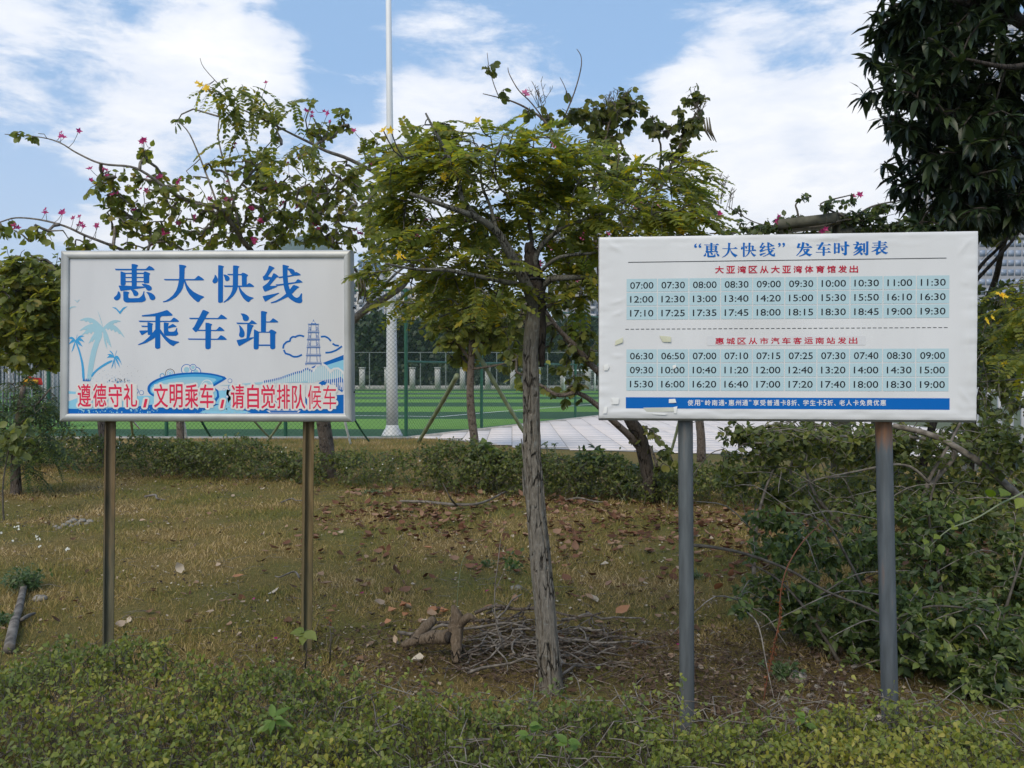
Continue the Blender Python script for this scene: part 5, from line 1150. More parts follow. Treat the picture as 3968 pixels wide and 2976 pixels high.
for i in range(len(nd)):
    for k in range(1 + (rnd.random() < .65)):
        d = nd[i] - pa[i]; d = d / (np.linalg.norm(d) + 1e-6) + (nd[i] - cen) / 1.3 * .8 + rng.normal(size=3) * .55; d[2] = max(-.55, min(d[2] * .3 + rnd.uniform(-.2, .22), .45))
        n = np.array([0, -.25, 1.]) + rng.normal(size=3) * .3; q3 = nd[i]
        if q3[1] < 3.75 and q3[0] > .25 and q3[2] < 2.35: continue
        fl.append((nd[i][1], nd[i], d, n, rnd.randrange(len(FR)), rnd.uniform(.75, 1.15)))
fl.sort(key=lambda f: f[0]); rest = MB()
for i, (y, p, d, n, k, s) in enumerate(fl):
    Mx = frames(d[None], n[None])[0] * s
    if i < 300:
        part('leaf', FR[k], None, cassia, world=Matrix(((*Mx[0], p[0]), (*Mx[1], p[1]), (*Mx[2], p[2]), (0, 0, 0, 1))))
    else:
        me = FR[k]; V = np.empty(len(me.vertices) * 3, np.float32); me.vertices.foreach_get('co', V); V = V.reshape(-1, 3) @ Mx.T + p
        T = {}
        for pg_ in me.polygons: T.setdefault(len(pg_.vertices), []).append(tuple(pg_.vertices))
        b = rest.n; rest.v.append(V); rest.n += len(V)
        for v in T.values(): rest.f.append(np.array(v) + b); rest.m.append(np.zeros(len(v), int))
part('leaf', rest, M['cassia'], cassia, kind='stuff'); ANCH[cassia.name] = nd
flowers(cassia, [(1505, 505, 3.7, 2), (2035, 525, 4.1, 1), (1718, 690, 3.9, 2), (1562, 978, 3.8, 2), (2462, 612, 4.3, 1), (2632, 888, 4.0, 4), (2700, 640, 4.0, 1), (1850, 470, 4.0, 1)], .028, M['yellow'])
q = MB()
for px, py, l in ((1603, 800, 110), (2390, 560, 100), (1915, 640, 70), (1385, 1090, 90), (1395, 1080, 80), (1408, 1085, 90)):
    a = P(px, py, YC + .1); tube(q, [tuple(a), tuple(a + Vector((.012, 0, -l * .5 * kc))), tuple(a + Vector((.0, 0, -l * kc)))], [.003, .006, .002], 5)
part('seed_pod', q, M['pod'], cassia, smooth=True, kind='stuff')

# ---- bauhinia behind the left sign, long arching flowering branches
def lim(pts, w0, w1, Y=None, pw=1.0):
    Ys = [p[2] if len(p) > 2 else Y for p in pts]; return (PP(pts, Y), [(w0 + (w1 - w0) * (i / (len(pts) - 1)) ** pw) / 2 / F * Ys[i] for i in range(len(pts))])
bl = bilobed(); bts = [bl, bl, holes(bl, [3]), ovate(.42)]
LB = [lim([(1270, 1885, 12.3), (1272, 1800, 12.3), (1262, 1700, 12.2), (1240, 1550, 12), (1200, 1350, 11.6)], 62, 48),
 lim([(1200, 1350, 11.6), (1100, 1160, 11.2), (1010, 1030, 10.8), (968, 966, 10.5), (937, 928, 10.3), (886, 852, 10), (848, 808, 9.8), (772, 789, 9.6), (696, 763, 9.4), (639, 725, 9.3), (570, 675, 9.2), (506, 646, 9.1), (392, 634, 9), (297, 592, 9), (234, 554, 9), (158, 532, 9), (19, 520, 9)], 34, 3, pw=.6),
 lim([(1100, 1160, 11.2), (900, 1110, 10.6), (700, 1060, 10), (560, 1000, 9.6), (468, 966, 9.4), (405, 941, 9.2), (329, 912, 9.1), (253, 877, 9), (158, 852, 9), (63, 844, 9), (0, 861, 9), (-60, 880, 9)], 22, 4, pw=.6),
 lim([(1225, 1440, 11.8), (1300, 1330, 11.6), (1370, 1240, 11.4), (1435, 1188, 11.2), (1523, 1135, 11), (1576, 1085, 11), (1600, 990, 10.8), (1560, 850, 10.6), (1488, 700, 10.4), (1361, 621, 10.2), (1266, 586, 10), (1203, 554, 9.9), (1139, 523, 9.8), (1038, 472, 9.7), (930, 420, 9.6)], 40, 5, pw=.7),
 lim([(1020, 1040, 10.8), (1100, 900, 10.8), (1180, 800, 10.6), (1280, 740, 10.4), (1340, 640, 10.4)], 20, 4),
 lim([(937, 928, 10.3), (900, 760, 10.4), (870, 640, 10.5), (845, 520, 10.5), (860, 400, 10.5)], 12, 3),
 lim([(848, 808, 9.8), (790, 650, 10), (735, 520, 10), (690, 470, 10)], 9, 3),
 lim([(1435, 1188, 11.2), (1380, 1050, 11), (1300, 960, 10.8), (1240, 900, 10.6)], 14, 4),
 lim([(886, 852, 10), (920, 740, 10), (1000, 640, 10), (1090, 560, 10)], 10, 3),
 lim([(1370, 1240, 11.4), (1450, 1150, 11.2), (1560, 1040, 11.6), (1700, 980, 12)], 16, 5),
 lim([(930, 420, 9.6), (850, 330, 9.6), (790, 262, 9.6), (775, 225, 9.6)], 4, 2)]
def cs(lst, Y, dy=.9, k=1.0):
    o = []
    for c in lst:
        px, py, rx, ry, n = c[:5]; yy = (c[5] if len(c) > 5 else Y) + rnd.uniform(-.3, .3); a, r = clump3(px, py, rx, ry, yy); o.append((a, (r[0], min(dy, max(.15, r[0])), r[2]), n * k))
    return o
CLB = cs([(100, 512, 60, 22, 9, 9), (550, 590, 50, 40, 14, 9.2), (1060, 460, 60, 60, 26), (1195, 400, 25, 30, 7), (688, 460, 30, 26, 6), (430, 690, 80, 45, 26, 9.3), (390, 745, 60, 50, 18, 9.3), (470, 800, 90, 60, 44, 9.5), (500, 870, 70, 50, 20, 9.5),
 (650, 735, 80, 40, 26, 9.5), (760, 800, 140, 60, 40, 9.8), (880, 850, 130, 60, 54), (1000, 610, 90, 60, 50), (1040, 700, 120, 60, 46), (1260, 510, 80, 50, 44), (1330, 460, 60, 40, 20), (1200, 640, 120, 70, 40), (1110, 850, 170, 80, 56), (1300, 780, 140, 110, 60), (1370, 900, 100, 90, 34),
 (150, 905, 90, 45, 18, 9), (20, 875, 40, 30, 8, 9), (700, 945, 220, 34, 34, 9.8), (1180, 930, 170, 40, 44), (860, 940, 150, 30, 34), (1500, 640, 90, 80, 34), (1450, 1080, 90, 90, 34, 11), (1600, 900, 100, 100, 40, 11), (580, 700, 110, 60, 20, 9.3), (350, 960, 60, 20, 8, 9), (620, 830, 120, 70, 30, 9.6), (960, 760, 120, 60, 30), (1180, 740, 130, 60, 30), (1050, 930, 120, 30, 24), (1290, 690, 90, 60, 20), (1420, 780, 90, 110, 30), (1480, 900, 90, 90, 30, 11), (1430, 540, 60, 40, 16), (1380, 680, 130, 80, 50), (1440, 830, 120, 120, 50), (1300, 900, 170, 70, 50), (1120, 760, 160, 80, 40), (760, 900, 220, 60, 50, 9.9), (560, 900, 150, 50, 20, 9.7), (1500, 780, 80, 120, 26), (600, 800, 230, 130, 60, 9.8), (900, 700, 200, 100, 40), (1250, 830, 240, 130, 80), (1450, 960, 130, 100, 50, 10.6), (300, 950, 130, 30, 14, 9.2), (1030, 830, 250, 120, 60)], 10.3, k=1.75)
bauL, ndL = tree('bauhinia_tree', 'pink flowering bauhinia with long arching branches behind the left sign', 'tree', tuple(G(1270, 1860)), LB, CLB, bts, M['bauhinia'], .088, (M['bark_brown'], M['twig_grey']), lpn=2.6, tw=.0036, barkdisp=trunkdisp(5, .12), tmat=M['twig_grey'], droop=.7, flat_n=.35)
# a cluster of drooping compound leaves at the end of the top branch
for px, py, n in ((860, 345, 9), (960, 345, 9), (890, 430, 8), (1000, 400, 8), (1090, 400, 4), (930, 500, 5), (1060, 700, 6), (1010, 590, 7), (1150, 550, 6)):
    for _ in range(n):
        p = np.array(P(px + rnd.gauss(0, 30), py + rnd.gauss(0, 16), 9.6)); d = np.array([rnd.uniform(-1, 1), rnd.uniform(-.5, .5), rnd.uniform(-.9, .15)]); Mx = frames(d[None], np.array([[rnd.uniform(-.3, .3), -.5, 1.]]))[0] * rnd.uniform(1.7, 2.4)
        part('leaf', FR[rnd.randrange(len(FR))], None, bauL, world=Matrix(((*Mx[0], p[0]), (*Mx[1], p[1]), (*Mx[2], p[2]), (0, 0, 0, 1))))
flowers(bauL, [(781, 330, 9.4, 2), (800, 348, 9.4, 3)], .05, M['yellow'])
flowers(bauL, [(240, 522, 9, 3), (305, 508, 9, 1), (555, 548, 9.1, 4), (395, 655, 9.2, 3), (350, 655, 9.2, 1), (430, 682, 9.3, 2), (352, 698, 9.3, 1), (575, 686, 9.4, 1), (620, 685, 9.4, 2), (695, 700, 9.5, 2), (580, 752, 9.5, 2), (560, 738, 9.5, 2), (532, 808, 9.6, 2), (1032, 322, 9.7, 1), (912, 560, 9.8, 2), (1200, 440, 9.8, 3), (1258, 440, 9.8, 2), (1280, 472, 9.8, 1), (1372, 508, 9.9, 1),
 (1200, 600, 10, 3), (1165, 612, 10, 2), (1070, 712, 10, 1), (1018, 735, 10, 2), (882, 705, 10, 1), (880, 775, 10, 3), (815, 800, 10, 2), (960, 800, 10, 2), (1085, 792, 10, 2), (1014, 855, 10, 3), (820, 772, 10, 2), (180, 822, 9, 2), (237, 832, 9, 2), (292, 848, 9, 2), (315, 874, 9, 3), (65, 888, 9, 3), (378, 864, 9, 2), (640, 905, 9.7, 6), (595, 935, 9.7, 3), (1225, 882, 10, 5), (985, 930, 10, 4), (1450, 640, 10.3, 2), (1470, 632, 10.3, 1), (1500, 680, 10.3, 2), (1560, 910, 11, 2), (1390, 900, 10.8, 3), (1240, 758, 10, 1), (760, 850, 9.9, 3), (700, 870, 9.8, 2), (1150, 800, 10, 2), (1330, 850, 10.4, 2), (450, 760, 9.3, 2), (1100, 640, 10, 2)], .042, M['magenta'])

# ---- bauhinia behind the cassia, right of centre
LBm = [lim([(2528, 1985, 10.1), (2522, 1900, 10), (2500, 1780, 10), (2478, 1690, 9.9), (2440, 1620, 9.8), (2400, 1500, 9.7)], 58, 46),
 lim([(2500, 1765, 10), (2440, 1690, 9.8), (2363, 1620, 9.6), (2317, 1573, 9.5), (2240, 1523, 9.4), (2164, 1532, 9.3), (2087, 1488, 9.3), (2000, 1440, 9.2)], 30, 9),
 lim([(2400, 1500, 9.7), (2317, 1440, 9.6), (2234, 1347, 9.5), (2160, 1270, 9.4), (2100, 1180, 9.3), (2060, 1080, 9.4)], 30, 9),
 lim([(2400, 1500, 9.7), (2350, 1350, 9.7), (2330, 1200, 9.8), (2320, 1000, 9.8), (2290, 800, 9.8), (2330, 620, 9.8), (2360, 480, 9.8), (2390, 400, 9.8)], 38, 5, pw=.7),
 lim([(2330, 1100, 9.8), (2430, 900, 10), (2540, 760, 10), (2620, 600, 10), (2670, 480, 10), (2710, 430, 10)], 24, 4),
 lim([(2290, 800, 9.8), (2200, 620, 9.8), (2120, 480, 9.8), (2050, 425, 9.8), (1990, 395, 9.8), (1940, 380, 9.8), (1871, 363, 9.8)], 14, 3),
 lim([(1935, 380, 9.8), (1915, 330, 9.8), (1895, 260, 9.8), (1888, 205, 9.8)], 4, 2), lim([(2180, 470, 9.8), (2225, 360, 9.8), (2250, 270, 9.8), (2252, 220, 9.8), (2235, 190, 9.8)], 6, 2.5), lim([(2210, 400, 9.8), (2190, 340, 9.8), (2170, 300, 9.8)], 4, 2),
 lim([(2120, 480, 9.8), (2060, 400, 9.8), (2010, 350, 9.8), (1975, 290, 9.8), (1968, 262, 9.8)], 6, 2.5), lim([(2540, 760, 10), (2560, 560, 10), (2480, 440, 10), (2420, 440, 10)], 10, 3)]
CLm = cs([(2340, 470, 110, 100, 110), (2430, 400, 70, 70, 44), (2240, 440, 70, 60, 26), (2340, 600, 130, 90, 90), (2480, 400, 50, 24, 16), (2560, 480, 60, 60, 30), (2650, 490, 80, 80, 66), (2700, 380, 46, 50, 26), (2600, 620, 90, 70, 34), (2120, 450, 70, 50, 20), (1890, 262, 10, 8, 2), (1925, 250, 14, 8, 2), (1955, 342, 22, 12, 5), (2193, 358, 8, 6, 1),
 (2250, 900, 170, 150, 60), (2150, 1200, 150, 150, 50, 9.5), (2040, 1350, 130, 120, 46, 9.4), (2200, 1480, 130, 90, 40, 9.4), (2470, 800, 180, 110, 60), (2700, 800, 110, 90, 40), (2060, 430, 30, 20, 6), (1950, 1000, 150, 150, 40), (2240, 1330, 110, 110, 110, 9.5), (2200, 1130, 150, 120, 90, 9.5), (2000, 1230, 130, 130, 70, 9.4), (2260, 1000, 120, 110, 70), (1900, 960, 160, 110, 50), (2560, 1750, 70, 120, 30, 9.9), (2480, 1690, 60, 60, 16, 9.8), (2120, 760, 150, 110, 60), (2000, 880, 150, 100, 50), (1780, 900, 150, 120, 46), (1700, 1120, 120, 120, 40), (2420, 700, 120, 90, 50)], 9.8, k=1.8)
bauM, _ = tree('bauhinia_tree', 'darker leaved bauhinia with bare twig tips rising behind the cassia crown', 'tree', tuple(G(2528, 1960)), LBm, CLm, bts, M['bauhinia_dark'], .1, (M['bark_dark'], M['bark_brown']), lpn=3.6, tw=.0038, barkdisp=trunkdisp(9, .15), droop=.8, flat_n=.3)
flowers(bauM, [(2040, 375, 9.8, 3), (2140, 560, 9.6, 2), (2455, 790, 9.4, 3), (2475, 785, 9.4, 1), (2545, 800, 9.4, 3), (2555, 795, 9.4, 2), (1640, 850, 9.4, 1), (1935, 850, 9.4, 2), (2135, 950, 9.2, 4), (2225, 1085, 9.2, 4), (2185, 1140, 9.2, 2)], .055, M['pink'])
flowers(bauM, [(2258, 920, 9.0, 2), (2355, 908, 9.0, 1), (2090, 1020, 9.0, 1), (1610, 922, 9.2, 2), (1550, 912, 9.2, 2), (2780, 830, 9.6, 3)], .05, M['magenta'])
q = MB()
for px, py, l in ((2738, 455, 90), (2748, 455, 95), (2728, 460, 85), (2400, 500, 100), (2338, 660, 90), (2460, 620, 60)):
    a = P(px, py, 9.8); s_ = 9.8 / F; tube(q, [tuple(a), tuple(a + Vector((.02, 0, -l * .55 * s_))), tuple(a + Vector((.09, 0, -l * s_)))], [.006, .016, .004], 5)
part('seed_pod', q, M['pod'], bauM, smooth=True, kind='stuff')
q = MB(); A, B = [], []                                        # bare fruiting twigs sticking out of the crown tops
for px, py in [(2350, 372), (2390, 365), (2380, 350), (2310, 400), (2695, 390), (2715, 395), (2530, 480), (2580, 470), (2100, 330), (2090, 350), (2790, 720), (2830, 745), (2760, 740), (2690, 760), (2740, 770), (2660, 770), (2800, 690)]:
    for k in range(4):
        a = P(px + rnd.gauss(0, 8), py + 70, 9.8); b = P(px + rnd.gauss(0, 22), py + rnd.uniform(-20, 25), 9.8); A.append(tuple(a)); B.append(tuple(b))
        for j in range(3): u = rnd.uniform(.4, 1); c = a.lerp(b, u); A.append(tuple(c)); B.append(tuple(c + Vector((rnd.uniform(-.06, .06), 0, rnd.uniform(.02, .07)))))
sticks(q, A, B, .004, .0025, 4); part('bare_twig', q, M['twig'], bauM, kind='stuff')

# ---- small tree held by two bamboo props
LP = [lim([(1842, 1745, 16.2), (1838, 1700, 16.2), (1826, 1600, 16.2), (1822, 1500, 16.2), (1826, 1400, 16.2), (1830, 1300, 16.1), (1840, 1200, 16)], 36, 22), lim([(1826, 1400, 16.2), (1760, 1310, 16), (1700, 1220, 16), (1650, 1150, 16)], 14, 5), lim([(1828, 1360, 16.2), (1920, 1290, 16.3), (2020, 1220, 16.3), (2100, 1160, 16.3)], 14, 5), lim([(1826, 1430, 16.2), (1900, 1420, 16), (1990, 1400, 16), (2060, 1380, 16)], 10, 4)]
CP = cs([(1830, 1200, 170, 90, 190), (1700, 1180, 110, 90, 100), (1980, 1180, 130, 90, 110), (1840, 1300, 190, 80, 230), (1980, 1330, 110, 70, 90), (1740, 1330, 90, 50, 50), (2040, 1400, 90, 60, 60), (1790, 1400, 60, 40, 40), (1830, 1100, 160, 70, 110), (1720, 1250, 130, 80, 90), (1930, 1260, 150, 90, 130), (2030, 1480, 60, 40, 24)], 16.2, dy=1.2, k=2.6)
tree('propped_tree', 'small bushy tree held up by two bamboo props before the pitch fence', 'tree', tuple(G(1842, 1752)), LP, CP, [ovate(.36), bl], M['bauhinia'], .15, M['bark_brown'], lpn=7, tw=.006, droop=.7, barkdisp=trunkdisp(12, .1))
def prop(px0, py0, Y0, px1, py1, Y1, w, label, mat=None, g='bamboo props'):
    q = MB(); a, b = P(px0, py0, Y0), P(px1, py1, Y1); n = 26; pts = [a.lerp(b, i / (n - 1)) + Vector((0, 0, -.02 * math.sin(math.pi * i / (n - 1)))) for i in range(n)]; r = w / 2 / F * Y1
    tube(q, [tuple(p) for p in pts], [r * (1.18 if i % 4 == 0 else 1) * (1 - .2 * i / n) for i in range(n)], 8)
    return solo('bamboo_prop', q, mat or M['bamboo'], tuple(b), label, 'prop', g, smooth=True)
prop(1772, 1455, 16.0, 1622, 1712, 18.3, 17, 'green bamboo prop leaning from the left against the small tree before the pitch fence')
prop(1838, 1348, 16.0, 2060, 1722, 16.6, 17, 'greenish bamboo prop leaning on the right side of the small speckled tree')
# props showing under the left sign
prop(700, 1560, 17, 722, 1698, 17.5, 12, 'pale upright stake seen under the left sign between its posts', M['white_paint'], 'props seen under the left sign')
prop(760, 1590, 17, 815, 1690, 17.5, 10, 'dark thin prop leaning right under the middle of the left sign', M['green_paint'], 'props seen under the left sign')
prop(960, 1600, 17, 1050, 1700, 17.5, 10, 'pale prop crossing another under the right half of the left sign', M['bamboo'], 'props seen under the left sign')
prop(1110, 1600, 17, 1035, 1710, 17.5, 10, 'pale prop leaning left that crosses another under the left sign', M['bamboo'], 'props seen under the left sign')
prop(1320, 1560, 16, 1358, 1720, 16.5, 10, 'white thin stake leaning just right of the bauhinia trunk', M['white_paint'], 'props beside the bauhinia')
prop(1365, 1610, 16, 1430, 1710, 16.5, 8, 'dark thin stake leaning away at the right of the left sign', M['green_paint'], 'props beside the bauhinia')
prop(505, 1600, 16, 515, 1690, 17, 10, 'pale prop at the far left under the left sign', M['bamboo'], 'props seen under the left sign')
prop(2640, 1600, 13.5, 2598, 1760, 13.8, 12, 'pale bamboo prop leaning left of the speckled trunk under the timetable', M['bamboo'], 'props under the timetable')
prop(495, 1600, 16, 540, 1660, 17, 8, 'thin pale stake leaning right at the left part under the left sign', M['white_paint'], 'props seen under the left sign')

# ---- other trees behind
LT2 = [lim([(2718, 1790, 13.2), (2716, 1700, 13.2), (2708, 1600, 13.2), (2700, 1450, 13.2), (2700, 1200, 13.2)], 36, 26), lim([(2700, 1350, 13.2), (2780, 1150, 13.4), (2850, 1000, 13.6), (2900, 900, 13.7)], 16, 5), lim([(2700, 1300, 13.2), (2620, 1100, 13), (2560, 950, 13)], 16, 5)]
tree('speckled_tree', 'slim tree with a speckled straight trunk seen under the timetable', 'tree', tuple(G(2718, 1800)), LT2, cs([(2700, 1000, 240, 130, 130), (2850, 900, 120, 60, 50), (2560, 900, 140, 90, 60)], 13.2), bts, M['bauhinia_dark'], .1, M['bark_brown'], lpn=6, barkdisp=trunkdisp(15, .12))
# trunks glimpsed under the left sign
LT3 = [lim([(400, 1790, 14), (408, 1700, 14), (400, 1600, 14), (390, 1400, 14), (370, 1200, 13.8)], 50, 40), lim([(400, 1500, 14), (470, 1300, 13.8), (520, 1100, 13.6), (560, 960, 13.4)], 26, 8), lim([(370, 1200, 13.8), (300, 1080, 13.5), (230, 1000, 13)], 22, 7)]
tree('bauhinia_tree', 'leafy bauhinia mostly hidden behind the left post of the left sign', 'tree', tuple(G(400, 1790)), LT3, cs([(100, 1150, 160, 160, 500, 11.5), (100, 1330, 160, 120, 360, 11.5), (60, 1020, 120, 60, 110, 11.5), (160, 1120, 130, 130, 230, 12.5), (60, 1220, 150, 120, 200, 12.5), (180, 1290, 110, 110, 170, 12.5), (60, 1060, 120, 80, 80, 12.5), (200, 1020, 60, 50, 30, 12.5), (30, 1380, 110, 70, 110, 12.5), (170, 1400, 90, 60, 70, 12.5), (520, 1000, 200, 60, 60, 13.4), (0, 1200, 120, 200, 300, 11.5), (180, 1180, 90, 200, 300, 11.5)], 12.5, dy=1.2, k=1.5), bts, M['bauhinia'], .12, (M['bark_brown'], M['bark_brown']), lpn=6, barkdisp=trunkdisp(21, .1))
LT4 = [lim([(700, 1720, 16.5), (698, 1640, 16.5), (690, 1500, 16.5), (680, 1300, 16.5), (700, 1120, 16.5)], 30, 22), lim([(690, 1400, 16.5), (800, 1200, 16.5), (900, 1050, 16.5)], 14, 5)]
tree('sapling', 'slim tree behind the left sign whose trunk shows beneath its middle', 'tree', tuple(G(700, 1745)), LT4, cs([(800, 1000, 200, 60, 60), (1000, 1040, 150, 80, 40)], 16.5), bts, M['bauhinia'], .12, M['bark_brown'], lpn=6)
# feathery small tree at the left edge
LF = [lim([(58, 1965, 10.6), (62, 1900, 10.6), (60, 1800, 10.6), (64, 1700, 10.6), (74, 1600, 10.6), (90, 1500, 10.6)], 44, 18), lim([(62, 1760, 10.6), (150, 1690, 10.5), (220, 1640, 10.4)], 14, 4), lim([(64, 1720, 10.6), (-20, 1660, 10.5), (-90, 1600, 10.4)], 14, 4), lim([(66, 1660, 10.6), (150, 1560, 10.6), (200, 1500, 10.6)], 12, 4)]
ft = thing('feathery_tree', 'small feathery leaved tree with a thin pale trunk at the left edge of the lawn', 'tree', tuple(G(58, 1945)))
pf_ = []
for i, (pts, rad) in enumerate(LF):
    q = MB(); p, r = tube(q, pts, rad, 12, sub=4, disp=trunkdisp(30, .08) if i == 0 else None); part('limb' if i else 'trunk', q, M['bark_brown'], ft, smooth=True); pf_.append(p)
nn_ = np.concatenate([ell(c, r, int(n), .6) for c, r, n in cs([(60, 1560, 150, 80, 34), (150, 1600, 90, 80, 26), (40, 1680, 140, 90, 36), (160, 1730, 80, 70, 24), (0, 1780, 60, 60, 12), (110, 1820, 80, 40, 10), (60, 1490, 110, 50, 16)], 10.5, dy=.5)])
nd, pa, par, nl = grow(np.concatenate(pf_), nn_); q = MB(); segtube(q, pa, nd, np.full(len(nd), .006), np.full(len(nd), .004)); part('twig', q, M['twig'], ft, kind='stuff')
FF = [frond(13, .34, .4, M['feather'], .13, .16), frond(17, .38, .7, M['feather'], .13, .16), frond(14, .3, .3, M['feather'], .14, .16)]
for p in nd:
    for _ in range(1 + (rnd.random() < .5)):
        d = np.array([rnd.gauss(0, 1), rnd.gauss(0, 1), rnd.uniform(-.7, .3)]); Mx = frames(d[None], np.array([[rnd.gauss(0, .3), -.3, 1.]]))[0] * rnd.uniform(.9, 1.4); k = rnd.randrange(3)
        part('leaf', FF[k], None, ft, world=Matrix(((*Mx[0], p[0]), (*Mx[1], p[1]), (*Mx[2], p[2]), (0, 0, 0, 1))))
# pale large-leaved sprays in front of it
sp = thing('broad_leaved_sapling', 'pale yellow-green broad leaved spray at the left edge in front of the feathery tree', 'plant', tuple(G(30, 2060)))
q = MB(); pts = PP([(20, 2080, 8.9), (10, 1900, 8.9), (30, 1760, 8.9), (50, 1680, 8.9)]); tube(q, pts, [.012, .01, .008, .005], 6, sub=3); part('stem', q, M['twig'], sp, smooth=True)
q = MB(); c, r = clump3(50, 1700, 80, 90, 8.9); pp = ell(c, (r[0], .15, r[2]), 90, .6); d = unit(90); d[:, 2] -= .4; scatter(q, *ovate(.4), pp, d, unit(90) * .5 + np.array([0, -.6, .6]), rng.uniform(.07, .12, 90)); part('foliage', q, leafmat('pale_leaf', [(0, (0.09, 0.12, 0.03)), (1, (0.17, 0.19, 0.05))], .35), sp, kind='stuff')

# ---- dark glossy tree hanging in at the top right
YM = 6.0
LM = [lim([(4330, 3000, 6.6), (4310, 2300, 6.6), (4280, 1500, 6.5), (4240, 900, 6.4), (4180, 300, 6.3), (4100, -300, 6.2), (4000, -900, 6.1)], 190, 110), lim([(4240, 900, 6.4), (4050, 620, 6.2), (3850, 480, 6), (3650, 430, 5.9), (3500, 420, 5.8)], 60, 12), lim([(4180, 300, 6.3), (3980, 100, 6.1), (3780, 20, 6), (3600, 0, 5.9), (3470, 20, 5.9)], 60, 12), lim([(4200, 1000, 6.4), (4020, 800, 6.2), (3850, 740, 6), (3660, 720, 5.9), (3560, 740, 5.9)], 50, 10), lim([(4100, -300, 6.2), (3850, -450, 6), (3600, -350, 5.9)], 60, 14), lim([(4180, 300, 6.3), (4050, 250, 5.6), (3900, 260, 5.3), (3750, 230, 5.2)], 40, 10), lim([(4000, -900, 6.1), (3800, -900, 6), (3650, -800, 6)], 60, 14)]
CM = cs([(3560, 60, 150, 120, 240), (3520, 330, 150, 120, 250), (3640, 200, 190, 190, 420), (3800, 80, 190, 170, 420), (3560, 520, 140, 90, 190), (3660, 420, 180, 160, 360), (3830, 400, 200, 190, 460), (3700, 650, 180, 120, 260), (3560, 700, 100, 70, 90), (3850, 680, 160, 130, 280), (3780, 800, 150, 80, 150), (3470, 100, 90, 90, 90), (3980, 250, 170, 260, 380), (3980, 650, 150, 200, 250), (3620, -150, 220, 170, 300), (3900, -200, 240, 200, 300), (3640, 860, 110, 40, 60), (3800, 550, 180, 160, 300), (3500, 200, 110, 90, 120), (3800, 850, 190, 70, 170), (3950, 800, 150, 100, 200), (3700, 760, 160, 80, 120), (3900, -600, 400, 250, 300), (4100, -900, 500, 300, 200)], YM, dy=.7)
LMc = [(c, (r[0], .55, r[2]), n) for c, r, n in CM]
tm = thing('broadleaf_tree', 'large dark tree with long glossy leaves hanging into the top right corner', 'tree', (LM[0][0][0][0], 6.6, 0)); pm_ = []
for i, (pts, rad) in enumerate(LM):
    q = MB(); p, r = tube(q, pts, rad, 14, sub=4, disp=trunkdisp(33, .08) if i == 0 else None); part('limb' if i else 'trunk', q, M['bark_dark'], tm, smooth=True); pm_.append(p)
nn_ = np.concatenate([ell(c, r, max(3, int(n / 6.0)), .75) for c, r, n in LMc]); nd, pa, par, nl = grow(np.concatenate(pm_), nn_); q = MB(); segtube(q, pa, nd, np.full(len(nd), .008), np.full(len(nd), .005)); part('twig', q, M['bark_dark'], tm, kind='stuff')
k_ = 11; idx = np.repeat(np.arange(len(nd)), k_); ax = (nd - pa); ax = ax / (np.linalg.norm(ax, axis=1, keepdims=True) + 1e-9) * .6 + np.array([0, -.3, .1]); d = unit(len(idx)) + ax[idx] * .7; d[:, 2] -= .28
nrm = np.array([0, 0, 1.]) * .8 + unit(len(idx)) * .35; q = MB(); lv = lance(); lv2 = (lv[0] * np.array([1, 1.25, 1]) + np.array([0, 0, 0]) - np.array([0, 0, .22]) * (lv[0][:, :1] ** 2), lv[1])
pos = nd[idx] - ax[idx] * rng.uniform(0, .09, (len(idx), 1)); scatter(q, lv2[0], lv2[1], pos, d, nrm, rng.uniform(.09, .165, len(idx))); part('foliage', q, M['mango'], tm, kind='stuff')

# ---- tree line beyond the pitch: one tree each
ft_list = [(1330, 1230, 120, 82), (1450, 1200, 130, 80), (1570, 1235, 120, 84), (1690, 1215, 130, 82), (1800, 1240, 110, 80), (1910, 1225, 120, 83), (2020, 1205, 130, 81), (2140, 1235, 120, 84), (2260, 1215, 120, 82), (1210, 1220, 130, 82), (1100, 1240, 120, 84), (2380, 1240, 120, 84), (2500, 1220, 130, 82), (980, 1230, 130, 83), (860, 1220, 130, 82), (2640, 1230, 130, 84), (2780, 1225, 130, 84), (2920, 1230, 130, 83), (3060, 1225, 130, 84), (300, 1250, 150, 84), (150, 1230, 150, 82), (0, 1240, 150, 84), (3650, 1230, 160, 84), (3820, 1220, 160, 82), (3980, 1230, 160, 84)]
cv = [ovate(.5), simple(.45)]; fm = []
for v in range(3):
    q = MB(); n = 2600; p = unit(n) * (rng.random((n, 1)) ** .35); bump_ = 1 + .35 * (fbm(p[:, 0] * 1.6 + 9 * v, p[:, 1] * 1.6, p[:, 2] * 1.6 + 5, 3) - .45)[:, None] * 2; p = p * bump_ * np.array([3.4, 2.6, 3.3]) + np.array([0, 0, 4.2])
    scatter(q, *cv[1], p, unit(n), unit(n) + np.array([0, -.3, .7]), rng.uniform(.32, .7, n)); me = q.mesh('crown'); me.materials.append(M['fartree']); fm.append(me)
q = MB(); tube(q, [(0, 0, 0), (.05, 0, 2.2), (0, 0, 4)], [.16, .12, .08], 7); tm_ = q.mesh('trunk', True); tm_.materials.append(M['bark_dark'])
